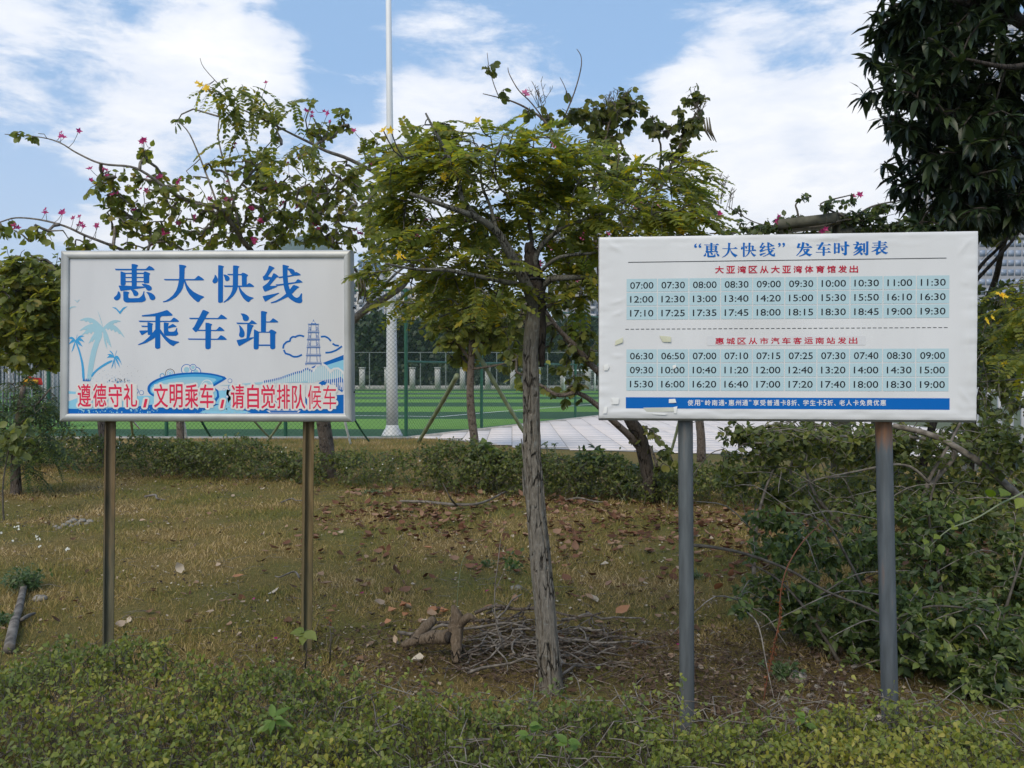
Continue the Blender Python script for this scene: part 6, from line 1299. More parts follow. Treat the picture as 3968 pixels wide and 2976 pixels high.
for i, (px, py, w, Y) in enumerate(ft_list):
    x = xt(px, Y); h = P(px, py, Y).z; s = h / 7.6; t = thing('pine_tree' if False else 'roadside_tree', 'dense dark green tree in the row beyond the far end of the pitch', 'tree', (x, Y, 0), 'trees beyond the pitch')
    Mx = Matrix.Translation((x, Y, 0)) @ Matrix.Rotation(rnd.uniform(0, 6.28), 4, 'Z') @ Matrix.Diagonal((s * 1.0, s, s, 1)); part('crown', fm[i % 3], None, t, world=Mx, kind='stuff'); part('trunk', tm_, None, t, world=Mx)
mb = MB(); p = rng.random((9000, 3)) * np.array([150, 5, 1]) + np.array([-80, 88, 0]); p[:, 2] = p[:, 2] * (5.5 + 2.5 * fbm(p[:, 0] * .12, p[:, 1] * .1)); scatter(mb, *cv[1], p, unit(len(p)), unit(len(p)) + np.array([0, -.3, .7]), rng.uniform(.5, 1.1, len(p)))
solo('far_woodland', mb, M['fartree'], (0, 90, 0), kind='stuff')
# hedge mass right behind the boundary pillars
mb = MB(); p = rng.random((6000, 3)) * np.array([84, 1.6, 2.4]) + np.array([-48, 76, 0]); scatter(mb, *cv[1], p, unit(len(p)), unit(len(p)) + np.array([0, -.3, .7]), rng.uniform(.3, .6, len(p)))
solo('far_shrubbery', mb, M['fartree'], (0, 77, 0), kind='stuff')

# ---- vine on the pergola
vn = thing('climbing_vine', 'leafy climbing vine sprawling over the concrete pergola with one red bloom', 'vine', (*P(3300, 870, 12).xy, 0))
vl = [[(3420, 1500, 12.6), (3425, 1100, 12.6), (3400, 900, 12.4), (3300, 850, 12), (3150, 880, 12), (2950, 870, 12.5), (2820, 800, 12.6)], [(3400, 900, 12.4), (3250, 830, 12), (3180, 790, 12), (3300, 755, 12)], [(3400, 900, 12.4), (3520, 850, 11.8), (3650, 830, 11.4), (3800, 850, 11)], [(3100, 870, 12.2), (3090, 820, 12.2), (3085, 790, 12.2), (3125, 765, 12.2)], [(3300, 850, 12), (3380, 800, 12), (3500, 775, 12)], [(2950, 870, 12.5), (2870, 900, 12.6), (2750, 905, 12.6)]]
pv = []
for pts in vl:
    q = MB(); p, r = tube(q, PP(pts), [.02 - .015 * i / len(pts) for i in range(len(pts))], 6, sub=5); part('stem', q, M['twig'], vn, smooth=True); pv.append(p)
cv_ = cs([(2950, 890, 130, 40, 190, 12.6), (3150, 885, 120, 26, 90, 12.8), (3330, 850, 110, 50, 330, 12), (3480, 880, 90, 50, 200, 12), (3420, 810, 100, 30, 90, 12), (3220, 795, 90, 20, 50, 12), (2860, 810, 60, 22, 30, 12.6), (3110, 775, 26, 18, 12, 12.2), (3600, 850, 90, 30, 50, 11.6), (3050, 850, 110, 20, 60, 12.6), (3290, 770, 30, 14, 14, 12)], 12, dy=.5)
nn_ = np.concatenate([ell(c, r, max(3, int(n / 5)), .6) for c, r, n in cv_]); nd, pa, par, nl = grow(np.concatenate(pv), nn_); ANCH[vn.name] = nd; q = MB(); segtube(q, pa, nd, np.full(len(nd), .006), np.full(len(nd), .003)); part('twig', q, M['twig'], vn, kind='stuff')
idx = np.repeat(np.arange(len(nd)), 6); u = rng.random((len(idx), 1)); d = unit(len(idx)); d[:, 2] -= .4; q = MB(); scatter(q, *ovate(.36), pa[idx] * (1 - u) + nd[idx] * u, d, unit(len(idx)) * .6 + np.array([0, -.3, .7]), rng.uniform(.06, .12, len(idx))); part('foliage', q, M['vine'], vn, kind='stuff')
flowers(vn, [(3322, 752, 12, 3), (3018, 845, 12.4, 2), (3195, 895, 12, 2)], .06, M['magenta'])
# ------------------------------------------------------------------ right thicket
def shrub(name, label, cat, base, stems, clumps, tpl, mat, size, lpn, tw, bark, droop=.3, up=.6, srad=(.012, .004), sz=(.6, 1.25), bare=1.0):
    t = thing(name, label, cat, base); pp = []
    for s in stems:
        w = s[0]; q = MB(); Q = PP(s[1]); p, r = tube(q, Q, [w[0] + (w[1] - w[0]) * i / (len(Q) - 1) for i in range(len(Q))], 7, sub=5); part('stem', q, bark, t, smooth=True); pp.append(p)
    nn = np.concatenate([ell(c, r, max(3, int(n / lpn)), .6) for c, r, n in clumps]); nn[:, 2] = np.maximum(nn[:, 2], .03)
    nd, pa, par, nl = grow(np.concatenate(pp), nn); q = MB(); segtube(q, pa, nd, np.full(len(nd), tw), np.full(len(nd), tw * .6)); part('twig', q, M['twig_grey'], t, kind='stuff')
    k = rng.poisson(lpn, len(nd)); idx = np.repeat(np.arange(len(nd)), k); u = rng.random((len(idx), 1)) ** .7; far_ = np.linalg.norm(nd - pa, axis=1)[idx]; u = np.where(((1 - u[:, 0]) * far_ < .22)[:, None], u, 1 - .22 / (far_[:, None] + 1e-6) * rng.random((len(idx), 1))); u = np.clip(u, 0, 1)
    d = unit(len(idx)); d[:, 2] -= droop; nrm = unit(len(idx)) * (1 - up) + np.array([0, -.3, 1.]) * up; q = MB(); tpls = tpl if isinstance(tpl, list) else [tpl]; w = rng.integers(0, len(tpls), len(idx)); pos = pa[idx] * (1 - u) + nd[idx] * u; s_ = size * rng.uniform(*sz, len(idx))
    for j, tp in enumerate(tpls): scatter(q, tp[0], tp[1], pos[w == j], d[w == j], nrm[w == j], s_[w == j])
    part('foliage', q, mat, t, kind='stuff')
    q = MB(); allc = np.concatenate([p for p in pp])
    for c, r, n in clumps:
        for _ in range(3):
            a = np.array(c) + unit(1)[0] * np.array(r) * .7; a[2] = max(a[2], .05); dd = unit(1)[0] * np.array([1, .5, .5]); dd[1] -= .25; l = rnd.uniform(.25, .7) * bare; e = a + dd * l; m = (a + e) / 2 + np.array([0, -.03, .12 * l])
            tube(q, [tuple(a), tuple(m), tuple(e), tuple(e + dd * l * .3 - np.array([0, 0, .08 * l]))], [.0045, .0038, .0028, .0014], 5, sub=3)
    part('bare_stem', q, M['twig_grey'], t, kind='stuff', smooth=True); return t
TS_ = [((.012, .004), [(3500, 2700, 4.6), (3400, 2400, 4.6), (3250, 2100, 4.6), (3130, 1900, 4.7)]), ((.014, .005), [(3700, 2680, 4.8), (3650, 2300, 4.9), (3600, 2000, 5), (3640, 1820, 5)]), ((.012, .004), [(3300, 2650, 4.4), (3150, 2400, 4.5), (3020, 2250, 4.6), (2900, 2180, 4.7)]), ((.013, .004), [(3800, 2700, 4.5), (3900, 2350, 4.6), (3980, 2100, 4.7)]),
       ((.010, .004), [(2640, 2110, 4.5), (2760, 2120, 4.45), (2900, 2150, 4.4), (3060, 2210, 4.35), (3200, 2290, 4.25), (3380, 2365, 4.2), (3560, 2470, 4.1), (3680, 2540, 4.05)]), ((.007, .003), [(3470, 2400, 4.2), (3600, 2350, 4.2), (3780, 2360, 4.15), (3968, 2390, 4.1)])]
shrub('thicket', 'dense dark green thicket of pointed leaves around the right post of the timetable', 'bush', tuple(G(3500, 2700)), TS_,
      cs([(3080, 2130, 180, 100, 420, 4.7), (3350, 2150, 260, 150, 900, 4.75), (3700, 2200, 280, 180, 1050, 4.8), (3060, 2330, 170, 110, 520, 4.55), (3330, 2400, 280, 170, 1200, 4.5), (3700, 2450, 300, 190, 1400, 4.5), (3950, 2250, 130, 250, 600, 4.7), (3950, 2500, 150, 150, 500, 4.5), (3500, 2600, 250, 90, 560, 4.35), (3850, 2650, 200, 70, 360, 4.3), (2930, 2300, 90, 60, 90, 4.6), (2870, 2360, 60, 40, 40, 4.5), (3560, 2000, 250, 120, 420, 5), (4150, 2350, 160, 200, 500, 4.7), (4150, 2600, 150, 90, 250, 4.5), (2980, 2020, 130, 70, 170, 4.9)], 4.6, dy=.45, k=1.8),
      [ovate(.33, .07), ovate(.27, .05)], M['thicket'], .052, 8, .0026, M['twig'], droop=.35, up=.55)
US = [((.02, .006), [(3300, 2350, 6.2), (3150, 2050, 6.2), (3070, 1900, 6.2), (3080, 1750, 6.2), (3160, 1660, 6.2)]), ((.016, .006), [(2920, 2250, 5.8), (2930, 2050, 5.8), (2965, 1900, 5.8), (3010, 1790, 5.8)]), ((.018, .006), [(3330, 2100, 6), (3190, 1960, 6), (3130, 1850, 6), (3110, 1700, 6)]),
      ((.022, .006), [(3700, 2300, 6), (3560, 1980, 6), (3700, 1760, 6), (3580, 1700, 6), (3300, 1690, 5.9), (3050, 1710, 5.8), (2880, 1720, 5.8)]), ((.03, .02), [(4200, 2200, 5.6), (4000, 1980, 5.6), (3880, 1860, 5.6), (3780, 1780, 5.6), (3620, 1690, 5.7), (3460, 1650, 5.8)]), ((.012, .004), [(3600, 1870, 5.8), (3500, 1800, 5.8), (3300, 1830, 5.8), (3100, 1870, 5.8)]), ((.016, .008), [(3560, 2010, 5.9), (3600, 1860, 5.9), (3680, 1720, 5.9), (3740, 1600, 5.9)])]
shrub('bramble', 'tangle of bare arching stems and small leaves below the timetable and above the thicket', 'bush', tuple(G(3300, 2300)), US,
      cs([(3000, 1760, 190, 90, 300, 6), (3250, 1720, 220, 80, 340, 6), (3500, 1740, 220, 100, 380, 6.2), (3300, 1900, 260, 100, 360, 6.2), (3050, 1930, 160, 80, 240, 6), (3600, 1900, 220, 130, 480, 6.3), (3800, 1700, 170, 130, 480, 6.3), (3900, 1900, 150, 150, 420, 6.2), (2880, 1690, 90, 60, 120, 6), (2860, 1850, 100, 90, 160, 6), (3850, 1450, 130, 160, 330, 6.5), (3880, 1200, 120, 160, 260, 6.5), (3830, 1320, 60, 80, 120, 6.4), (3100, 1680, 300, 50, 300, 6), (3900, 1750, 120, 120, 260, 5.6), (3400, 1680, 300, 50, 260, 6), (3750, 1990, 250, 110, 420, 5.6), (3400, 2000, 300, 80, 360, 5.6), (2800, 1800, 60, 90, 70, 6)], 6, dy=.6, k=1.8),
      [ovate(.36, .06), simple(.3)], M['back_hedge'], .058, 5, .0032, M['twig_grey'], droop=.3)
# dark mass further back under the right tree
US2 = [((.05, .02), [(3560, 2250, 8.2), (3560, 1950, 8.2), (3600, 1700, 8.2), (3700, 1400, 8.2), (3840, 1130, 8), (3880, 980, 7.6), (3920, 830, 7.4)]), ((.03, .012), [(3700, 2250, 8), (3760, 1900, 8), (3780, 1600, 8), (3850, 1300, 8)]), ((.02, .01), [(3640, 1330, 7.2), (3780, 1060, 7.2), (3870, 960, 7.1), (3950, 860, 7)]), ((.018, .01), [(3770, 1100, 7.3), (3900, 960, 7.2), (3970, 870, 7.2)])]
shrub('tall_bramble', 'tall dark arching shrub with thorny stems behind the right edge of the timetable', 'bush', tuple(G(3560, 2080)), US2,
      cs([(3560, 1900, 200, 150, 420, 8.2), (3450, 1720, 160, 90, 220, 8.4), (3780, 1760, 170, 160, 420, 8.2), (3900, 1500, 120, 160, 240, 8), (3700, 1950, 220, 90, 260, 8), (3870, 1200, 110, 90, 120, 7.8), (3870, 900, 110, 60, 80, 7.4), (3700, 870, 120, 30, 46, 7.2), (3600, 850, 60, 20, 20, 7.2), (3300, 1760, 250, 110, 300, 8.4), (3050, 1720, 160, 70, 160, 8.4), (3150, 1700, 220, 80, 420, 9.2), (3000, 1680, 140, 50, 160, 9.2)], 8.2, dy=.8, k=1.7),
      [ovate(.36)], M['bauhinia_dark'], .085, 5, .004, M['bark_dark'], droop=.4)
# lime green sprig over the right edge, orange withered vine
lt = thing('lime_sprig', 'arching sprig with bright lime green heart shaped leaves at the right edge', 'plant', tuple(P(3968, 1900, 4.0)))
q = MB(); sp_ = PP([(4100, 1800, 3.9), (3968, 1905, 3.9), (3880, 1950, 3.9), (3780, 2010, 3.9), (3680, 2050, 3.9), (3600, 2120, 3.9)]); p, r = tube(q, sp_, [.006, .005, .0045, .004, .003, .002], 6, sub=4); part('stem', q, M['bamboo'], lt, smooth=True)
ov = ovate(.44, .08); lm = MB(); scatter(lm, ov[0], ov[1], np.zeros((1, 3)), np.array([[1., 0, 0]]), np.array([[0, 0, 1.]]), 1.0); lme = lm.mesh('leaf'); lme.materials.append(M['lime'])
for px, py, s in ((3900, 1900, .075), (3830, 1925, .065), (3775, 1955, .05), (3715, 1990, .05), (3665, 2020, .035), (3710, 2040, .04), (3640, 2075, .045), (3642, 2108, .05), (3590, 2090, .04), (3740, 1705, .035), (3945, 1880, .05), (3965, 1930, .07)):
    d = np.array([rnd.uniform(-1, .4), -.3, rnd.uniform(-.9, .3)]); Mx = frames(d[None], np.array([[0, -.8, 1.]]))[0] * s; p = P(px, py, 3.9)
    part('leaf', lme, None, lt, world=Matrix(((*Mx[0], p[0]), (*Mx[1], p[1]), (*Mx[2], p[2]), (0, 0, 0, 1))))
ov_ = thing('withered_vine', 'thin withered vine with rust orange leaves climbing in front of the thicket', 'vine', tuple(G(2960, 2720)))
q = MB(); vp = PP([(2955, 2740, 3.95), (2975, 2620, 3.95), (3000, 2500, 3.95), (3020, 2400, 3.95), (3025, 2300, 3.95), (3050, 2200, 3.95), (3110, 2100, 4.0), (3200, 2010, 4.1)]); p, r = tube(q, vp, [.0035] * 7 + [.002], 5, sub=5); part('stem', q, plain('orange_stem', (0.16, 0.06, 0.03), .8), ov_, smooth=True)
q = MB(); k = rng.integers(4, len(p) - 14, 130); scatter(q, *simple(.35), p[k] + rng.normal(size=(130, 3)) * .008, unit(130) - np.array([0, 0, .6]), unit(130), rng.uniform(.008, .02, 130)); part('foliage', q, leafmat('orange_leaf', [(0, (0.12, 0.045, 0.015)), (1, (0.26, 0.1, 0.03))], .2), ov_, kind='stuff')
# yellow flowered cassia at the right edge
rc = thing('cassia_tree', 'cassia branches with small yellow flowers reaching in at the right edge beside the timetable', 'tree', tuple(G(4250, 2500)))
pr_ = []
for s in ([(4250, 2500, 5), (4230, 2000, 5), (4200, 1600, 5), (4150, 1300, 5)], [(4200, 1600, 5), (4080, 1480, 4.9), (3960, 1470, 4.9), (3800, 1480, 4.9)], [(4150, 1300, 5), (4020, 1240, 5), (3930, 1220, 5)], [(4150, 1300, 5), (4060, 1130, 5), (3970, 1080, 5)]):
    q = MB(); p, r = tube(q, PP(s), list(np.linspace(.03, .006, len(s))) if len(s) == 4 and s[0][0] == 4250 else list(np.linspace(.012, .004, len(s))), 8, sub=4); part('limb' if pr_ else 'trunk', q, M['bark_limb'], rc, smooth=True); pr_.append(p)
nn_ = np.concatenate([ell(c, r, int(n), .6) for c, r, n in cs([(3950, 1130, 70, 60, 14), (3960, 1270, 80, 70, 22), (3950, 1390, 70, 50, 14), (4050, 1250, 80, 150, 30), (3920, 1200, 40, 40, 8)], 4.9, dy=.3)]); nd, pa, par, nl = grow(np.concatenate(pr_), nn_); q = MB(); segtube(q, pa, nd, np.full(len(nd), .003), np.full(len(nd), .002)); part('twig', q, M['twig'], rc, kind='stuff')
for p in nd:
    d = np.array([rnd.uniform(-1.2, .5), rnd.uniform(-.8, .5), rnd.uniform(-.5, .2)]); Mx = frames(d[None], np.array([[0, -.3, 1.]]))[0] * rnd.uniform(.8, 1.1)
    part('leaf', FR[rnd.randrange(6)], None, rc, world=Matrix(((*Mx[0], p[0]), (*Mx[1], p[1]), (*Mx[2], p[2]), (0, 0, 0, 1))))
flowers(rc, [(3880, 1140, 4.8, 6), (3822, 1245, 4.8, 2), (3842, 1232, 4.8, 1), (3885, 1415, 4.8, 2)], .02, M['yellow'])

# ------------------------------------------------------------------ hedges
bh = thing('back_hedge', 'straggly low hedge with tiny white flowers crossing the far side of the lawn', 'hedge', (-2, 11.9, 0))
A_, B_ = np.array([-8.6, 13.9]), np.array([4.6, 9.3]); dv = (B_ - A_); Ln = np.linalg.norm(dv); dv /= Ln; nv = np.array([-dv[1], dv[0]])
n = 4600; s = rng.random(n) * Ln; t_ = (rng.random(n) - .5) * .95; xy = A_ + s[:, None] * dv + t_[:, None] * nv; top = (.45 + .36 * (fbm(s * .9, t_ * 1.2, 2, 4) - .42) * 2) * (1 - .35 * (np.abs(t_) * 2) ** 3); dens_ = vnoise(s * .8 + 3, 0, 0)
z = top * (1 - rng.random(n) ** 1.6 * .8); keep = rng.random(n) < .2 + dens_; tip = np.concatenate([xy, z[:, None]], 1)[keep]
root = tip.copy(); root[:, 2] -= rng.uniform(.04, .2, len(tip)); root[:, :2] += rng.normal(size=(len(tip), 2)) * .13; root[:, 2] = np.maximum(root[:, 2], 0)
q = MB(); segtube(q, root, tip, np.full(len(tip), .0032), np.full(len(tip), .002)); part('twig', q, M['twig'], bh, kind='stuff')
idx = np.repeat(np.arange(len(tip)), 12); u = rng.random((len(idx), 1)) ** .5; q = MB(); scatter(q, *simple(.36), root[idx] * (1 - u) + tip[idx] * u + rng.normal(size=(len(idx), 3)) * .02, unit(len(idx)) - np.array([0, 0, .1]), unit(len(idx)) * .6 + np.array([0, -.2, .7]), rng.uniform(.03, .065, len(idx))); part('foliage', q, M['back_hedge'], bh, kind='stuff')
q = MB()
for _ in range(36):
    s_ = rnd.uniform(0, Ln * .62); p = A_ + s_ * dv - nv * rnd.uniform(.1, .4); flower(q, Vector((p[0], p[1] - .1, rnd.uniform(.25, .55))), .014)
part('flower', q, M['whitep'], bh, kind='stuff')
def bigleaf(label, px, py, Y, rx, rz, n, size, name='broad_leaved_shrub', mat=None, wl=.22):
    c = P(px, py, Y); t = thing(name, label, 'shrub', (c.x, c.y, 0)); q = MB(); root = np.array([[c.x, c.y, .02]]); tips = ell((c.x, c.y, c.z), (rx, rx * .7, rz), n // 5, .6); tips[:, 2] = np.maximum(tips[:, 2], .06)
    segtube(q, np.repeat(root, len(tips), 0) + rng.normal(size=tips.shape) * np.array([.08, .08, 0]), tips, np.full(len(tips), .006), np.full(len(tips), .003)); part('stem', q, M['bamboo'], t, kind='stuff')
    idx = np.repeat(np.arange(len(tips)), 5); d = unit(len(idx)); d[:, 2] = d[:, 2] * .6 - .1; q = MB(); scatter(q, *ovate(wl, .05), tips[idx], d, np.array([0, -.35, 1.]) + unit(len(idx)) * .5, rng.uniform(.6, 1.2, len(idx)) * size); part('foliage', q, mat or M['thicket'], t, kind='stuff')
bigleaf('clump of large drooping dark green leaves in the hedge left of the cassia trunk', 1905, 1775, 11.0, .42, .26, 110, .2)
bigleaf('low broad leaved clump in the hedge right of the cassia trunk', 2290, 1800, 10.4, .45, .24, 130, .14)
bigleaf('small broad leaved plant at the foot of the hedge near the timetable', 2440, 1830, 10.2, .3, .18, 70, .13)
bigleaf('young shrub sticking out of the hedge top beside the cassia trunk', 2150, 1740, 11.2, .4, .15, 60, .07)

fh = thing('front_hedge', 'low clipped hedge of tiny yellow-green leaves running along the bottom of the view', 'hedge', (0, 2.4, 0))
def backedge(x): return np.interp(x, [-2.6, -1.2, 0, .7, 1.3, 2.2, 3.2], [3.62, 3.5, 3.2, 3.14, 3.12, 3.1, 3.1])
n = 15500; x = rng.uniform(-2.9, 2.7, n); yb = backedge(x) + .10 * (fbm(x * 3, 5, 0, 3) - .45) * 2; y = 1.62 + (yb - 1.62) * rng.random(n) ** .85
hh = (.405 + .03 * np.clip(-x - .3, 0, 1) + .16 * (fbm(x * 1.7 + 2, y * 1.7, 1, 4) - .45) * 2 + .02 * rng.normal(size=n)) * (1 - .45 * np.clip((y - yb + .22) / .22, 0, 1) ** 2) + .02 * np.clip(x - .6, 0, 1)
depth_ = rng.exponential(.045, n); gap = vnoise(x * 2.6, y * 2.6, 7); keep = rng.random(n) < np.clip(.25 + gap * 1.35 - .5 * np.clip(x - .3, 0, .7) * (vnoise(x * 5, y * 5, 3) > .5), .2, 1); z = np.maximum(hh - depth_ * (1 + 1.2 * (gap < .35)), .05)
tip = np.stack([x, y, z], 1)[keep]; root = tip + rng.normal(size=tip.shape) * np.array([.035, .035, .01]) - np.array([0, 0, 1.]) * rng.uniform(.04, .12, (len(tip), 1))
q = MB(); segtube(q, root, tip, np.full(len(tip), .0014), np.full(len(tip), .0008)); part('twig', q, M['twig'], fh, kind='stuff')
q = MB(); m_ = 3000; a = np.stack([rng.uniform(-2.9, 2.7, m_), rng.uniform(1.7, 3.2, m_), np.zeros(m_)], 1); a[:, 1] = np.minimum(a[:, 1], backedge(a[:, 0]) - .05); a[:, 2] = .12 + .26 * rng.random(m_) ** .6
b = a + unit(m_) * rng.uniform(.08, .26, (m_, 1)) * np.array([1, 1, .45]); b[:, 2] = np.clip(b[:, 2], .03, .47); segtube(q, a, b, np.full(m_, .0027), np.full(m_, .0014), .15); part('bare_twig', q, M['twig_grey'], fh, kind='stuff')
q = MB(); m_ = 260; a = np.stack([rng.uniform(-2.8, 2.6, m_), rng.uniform(1.8, 3.1, m_), np.full(m_, -.02)], 1); a[:, 1] = np.minimum(a[:, 1], backedge(a[:, 0]) - .1); b = a + np.stack([rng.normal(0, .1, m_), rng.normal(0, .1, m_), rng.uniform(.2, .34, m_)], 1); segtube(q, a, b, np.full(m_, .006), np.full(m_, .003)); part('stem', q, M['bark_brown'], fh, kind='stuff')
idx = np.repeat(np.arange(len(tip)), 6); ax = tip - root; ax /= np.linalg.norm(ax, axis=1, keepdims=True); u = rng.random((len(idx), 1)) ** .5; d = unit(len(idx)) * .9 + ax[idx] * .55
q = MB(); scatter(q, *obov(), root[idx] * (1 - u) * .6 + tip[idx] * (u * 1.0 + (1 - u) * .4), d, unit(len(idx)) * .55 + np.array([0, -.15, .75]), rng.uniform(.012, .027, len(idx))); part('foliage', q, M['hedge'], fh, kind='stuff')
# sparse sprays standing up along the back of the hedge
q = MB(); q2 = MB()
for _ in range(170):
    x_ = rnd.uniform(-2.6, 2.4); y_ = float(backedge(x_)) - rnd.uniform(0, .3); a = np.array([x_, y_, rnd.uniform(.3, .38)]); b = a + np.array([rnd.gauss(0, .06), rnd.gauss(0, .05), rnd.uniform(.05, .15)]); sticks(q, [a], [b], .0015, .0008)
    k = 9; uu = rng.random((k, 1)); scatter(q2, *obov(), a * (1 - uu) + b * uu, unit(k), unit(k) * .5 + np.array([0, -.3, .8]), rng.uniform(.014, .028, k))
part('twig', q, M['twig'], fh, kind='stuff'); part('foliage', q2, M['hedge'], fh, kind='stuff')
def tuft(label, px, py, Y, n, size, mat, name='leafy_shoot', stem=.12, wl=.3):
    c = P(px, py, Y); t = thing(name, label, 'plant', (c.x, c.y, max(0, c.z - stem))); q = MB(); tube(q, [(c.x, c.y + .01, max(-.02, c.z - stem)), (c.x + .01, c.y, c.z - stem * .4), tuple(c)], [.004, .003, .002], 5); part('stem', q, M['twig'], t, smooth=True)
    ov = ovate(wl, .07); m1 = MB(); scatter(m1, ov[0], ov[1], np.zeros((1, 3)), np.array([[1., 0, 0]]), np.array([[0, 0, 1.]]), 1.0); me = m1.mesh('leaf'); me.materials.append(mat)
    for i in range(n):
        a = i * 2.4; d = np.array([math.cos(a), math.sin(a) * .8 - .2, rnd.uniform(-.5, .4)]); Mx = frames(d[None], np.array([[0, -.5, 1.]]))[0] * size * rnd.uniform(.75, 1.1)
        part('leaf', me, None, t, world=Matrix(((*Mx[0], c[0]), (*Mx[1], c[1]), (*Mx[2], c[2] + rnd.uniform(-.03, .02)), (0, 0, 0, 1))))
lime2 = leafmat('pale_green_leaf', [(0, (0.13, 0.17, 0.035)), (1, (0.2, 0.23, 0.06))], .35); lgreen = leafmat('fresh_green_leaf', [(0, (0.1, 0.17, 0.03)), (1, (0.16, 0.24, 0.05))], .35)
tuft('sprout with large pale rounded leaves at the left sign\'s right post', 1180, 2460, 3.75, 7, .082, lime2, stem=.16, wl=.36)
tuft('fresh green star shaped sprout in the hedge below the left sign', 1060, 2790, 2.75, 8, .07, lgreen, stem=.1, wl=.2)
tuft('fresh green sprout in the hedge in front of the cassia trunk', 2050, 2820, 2.7, 6, .05, lgreen, stem=.08)
tuft('second fresh green sprout lower in the hedge right of the cassia trunk', 2200, 2880, 2.6, 6, .05, lgreen, stem=.08)
tuft('soft green sprout in the hedge below the thicket', 3120, 2790, 2.85, 7, .05, lgreen, stem=.08)
tuft('little green sprout at the hedge edge left of the grey post', 600, 2590, 3.3, 6, .04, lgreen, stem=.08)
tuft('thin red tipped seedling beside the right post of the left sign', 1275, 2400, 3.9, 8, .022, leafmat('reddish_leaf', [(0, (0.1, 0.06, 0.03)), (1, (0.22, 0.08, 0.03))], .3), stem=.22)

# ------------------------------------------------------------------ grass and litter on the lawn
def lawn_pts(n, y0=2.9, y1=19.0, p=1.0):
    u = rng.random(n); y = y0 * (y1 / y0) ** (u ** p); x = (rng.random(n) * 2 - 1) * (y * .70 + .4); return x, y
n = 230000; x, y = lawn_pts(n, 2.9, 13.5); cover = fbm(x * .8 + 7, y * .8, 3, 4); bare = (((x - .0) / 1.0) ** 2 + ((y - 4.55) / .55) ** 2 < 1) | (x > 1.15) & (y < 4.6) & (x < 2.4)
keep = rng.random(n) < np.clip(.25 + cover * 1.4, .2, 1) * np.where(bare, .35, 1); x, y = x[keep], y[keep]; n = len(x)
base = np.stack([x, y, gz(x, y)], 1); d = np.stack([rng.normal(0, .55, n), rng.normal(0, .55, n), np.ones(n)], 1); h = rng.uniform(.012, .042, n) * (1 + 1.8 * (fbm(x * 2.2, y * 2.2, 9, 3) - .42)) * np.interp(y, [3, 13], [1, 1.35])
tvg = np.array([(0, -.05, 0), (0, .05, 0), (.6, .035, .06), (.6, -.035, .06), (1, 0, .22)]); q = MB(); nr = unit(n); M_ = frames(d, nr); wd = np.interp(y, [3, 13], [.9, 2.2]); T = np.repeat(tvg[None], n, 0) * h[:, None, None]; T[:, :, 1] *= wd[:, None]
V = np.einsum('nij,nkj->nki', M_, T) + base[:, None]; o_ = (np.arange(n) * 5)[:, None, None]; q.add(V.reshape(-1, 3), (np.array([(0, 1, 2), (0, 2, 3), (3, 2, 4)])[None] + o_).reshape(-1, 3))
solo('dry_grass', q, M['grass'], (0, 8, 0), kind='stuff')
# strip of grass between the back hedge and the fence
n = 30000; y = rng.uniform(13, 19.4, n); x = rng.uniform(-15, 2.5, n); k = ~pav_in(x, y + .3) & (x < -1.2 + (19.4 - y) * .5); x, y = x[k], y[k]; n = len(x); q = MB(); scatter(q, *simple(.06), np.stack([x, y, gz(x, y)], 1), np.stack([rng.normal(0, .4, n), rng.normal(0, .4, n), np.ones(n)], 1), unit(n), rng.uniform(.04, .1, n))
solo('rough_grass', q, M['grass'], (-5, 16, 0), kind='stuff')
def curl(w=.3, c=.25):
    v, f = ovate(w, .1); v = v.copy(); v[:, 2] += c * (v[:, 0] - .5) ** 2 * 2; return v, f
CL = [curl(.3, .3), curl(.36, .5), curl(.25, .15), curl(.4, .7)]
n = 5200; x, y = lawn_pts(n, 3.0, 13.2); w = fbm(x * .7 + 1, y * .7 + 5, 0, 3); hedge_y = A_[1] + (x - A_[0]) * dv[1] / dv[0]; near = np.clip(1 - np.abs(hedge_y - .8 - y) / 1.3, 0, 1); k = rng.random(n) < np.clip((w - .38) * 1.7 + near * .9 + ((np.abs(x - .15) < 1.2) & (np.abs(y - 4.7) < .6)) * .4 + ((x > .8) & (y > 6) & (y < 10)) * .25, .05, 1); x, y = x[k], y[k]
q = MB(); c = rng.integers(0, 4, len(x)); ps = np.stack([x, y, gz(x, y) + .012 + .012 * rng.random(len(x))], 1); dd = np.stack([rng.normal(size=len(x)), rng.normal(size=len(x)), rng.normal(size=len(x)) * .25], 1); nn = np.array([0, 0, 1.]) + unit(len(x)) * .45; ss = rng.uniform(.02, .07, len(x)) * (1 + near[k] * .5)
for j in range(4): m_ = c == j; scatter(q, *CL[j], ps[m_], dd[m_], nn[m_], ss[m_])
solo('leaf_litter', q, M['litter'], (0, 8, 0), kind='stuff')
n = 3600; x = rng.uniform(-2.2, 4.6, n); y = 9.3 + rng.normal(0, 1.6, n) - (x - .2) * .35; q = MB(); k = (y < 11.3) & (rng.random(n) < np.clip(fbm(x * 1.5, y * 1.5, 5, 3) * 1.8 - .3, 0, 1)); x, y = x[k], y[k]; scatter(q, *CL[1], np.stack([x, y, gz(x, y) + .015 + .02 * rng.random(len(x))], 1), unit(len(x)) * np.array([1, 1, .3]), np.array([0, 0, 1.]) + unit(len(x)) * .5, rng.uniform(.05, .12, len(x)))
solo('leaf_litter', q, leafmat('red_brown_dry_leaf', [(0, (0.07, 0.035, 0.02)), (.6, (0.17, 0.08, 0.045)), (1, (0.32, 0.2, 0.13))], .1, .8, .2), (2, 9, 0), kind='stuff')
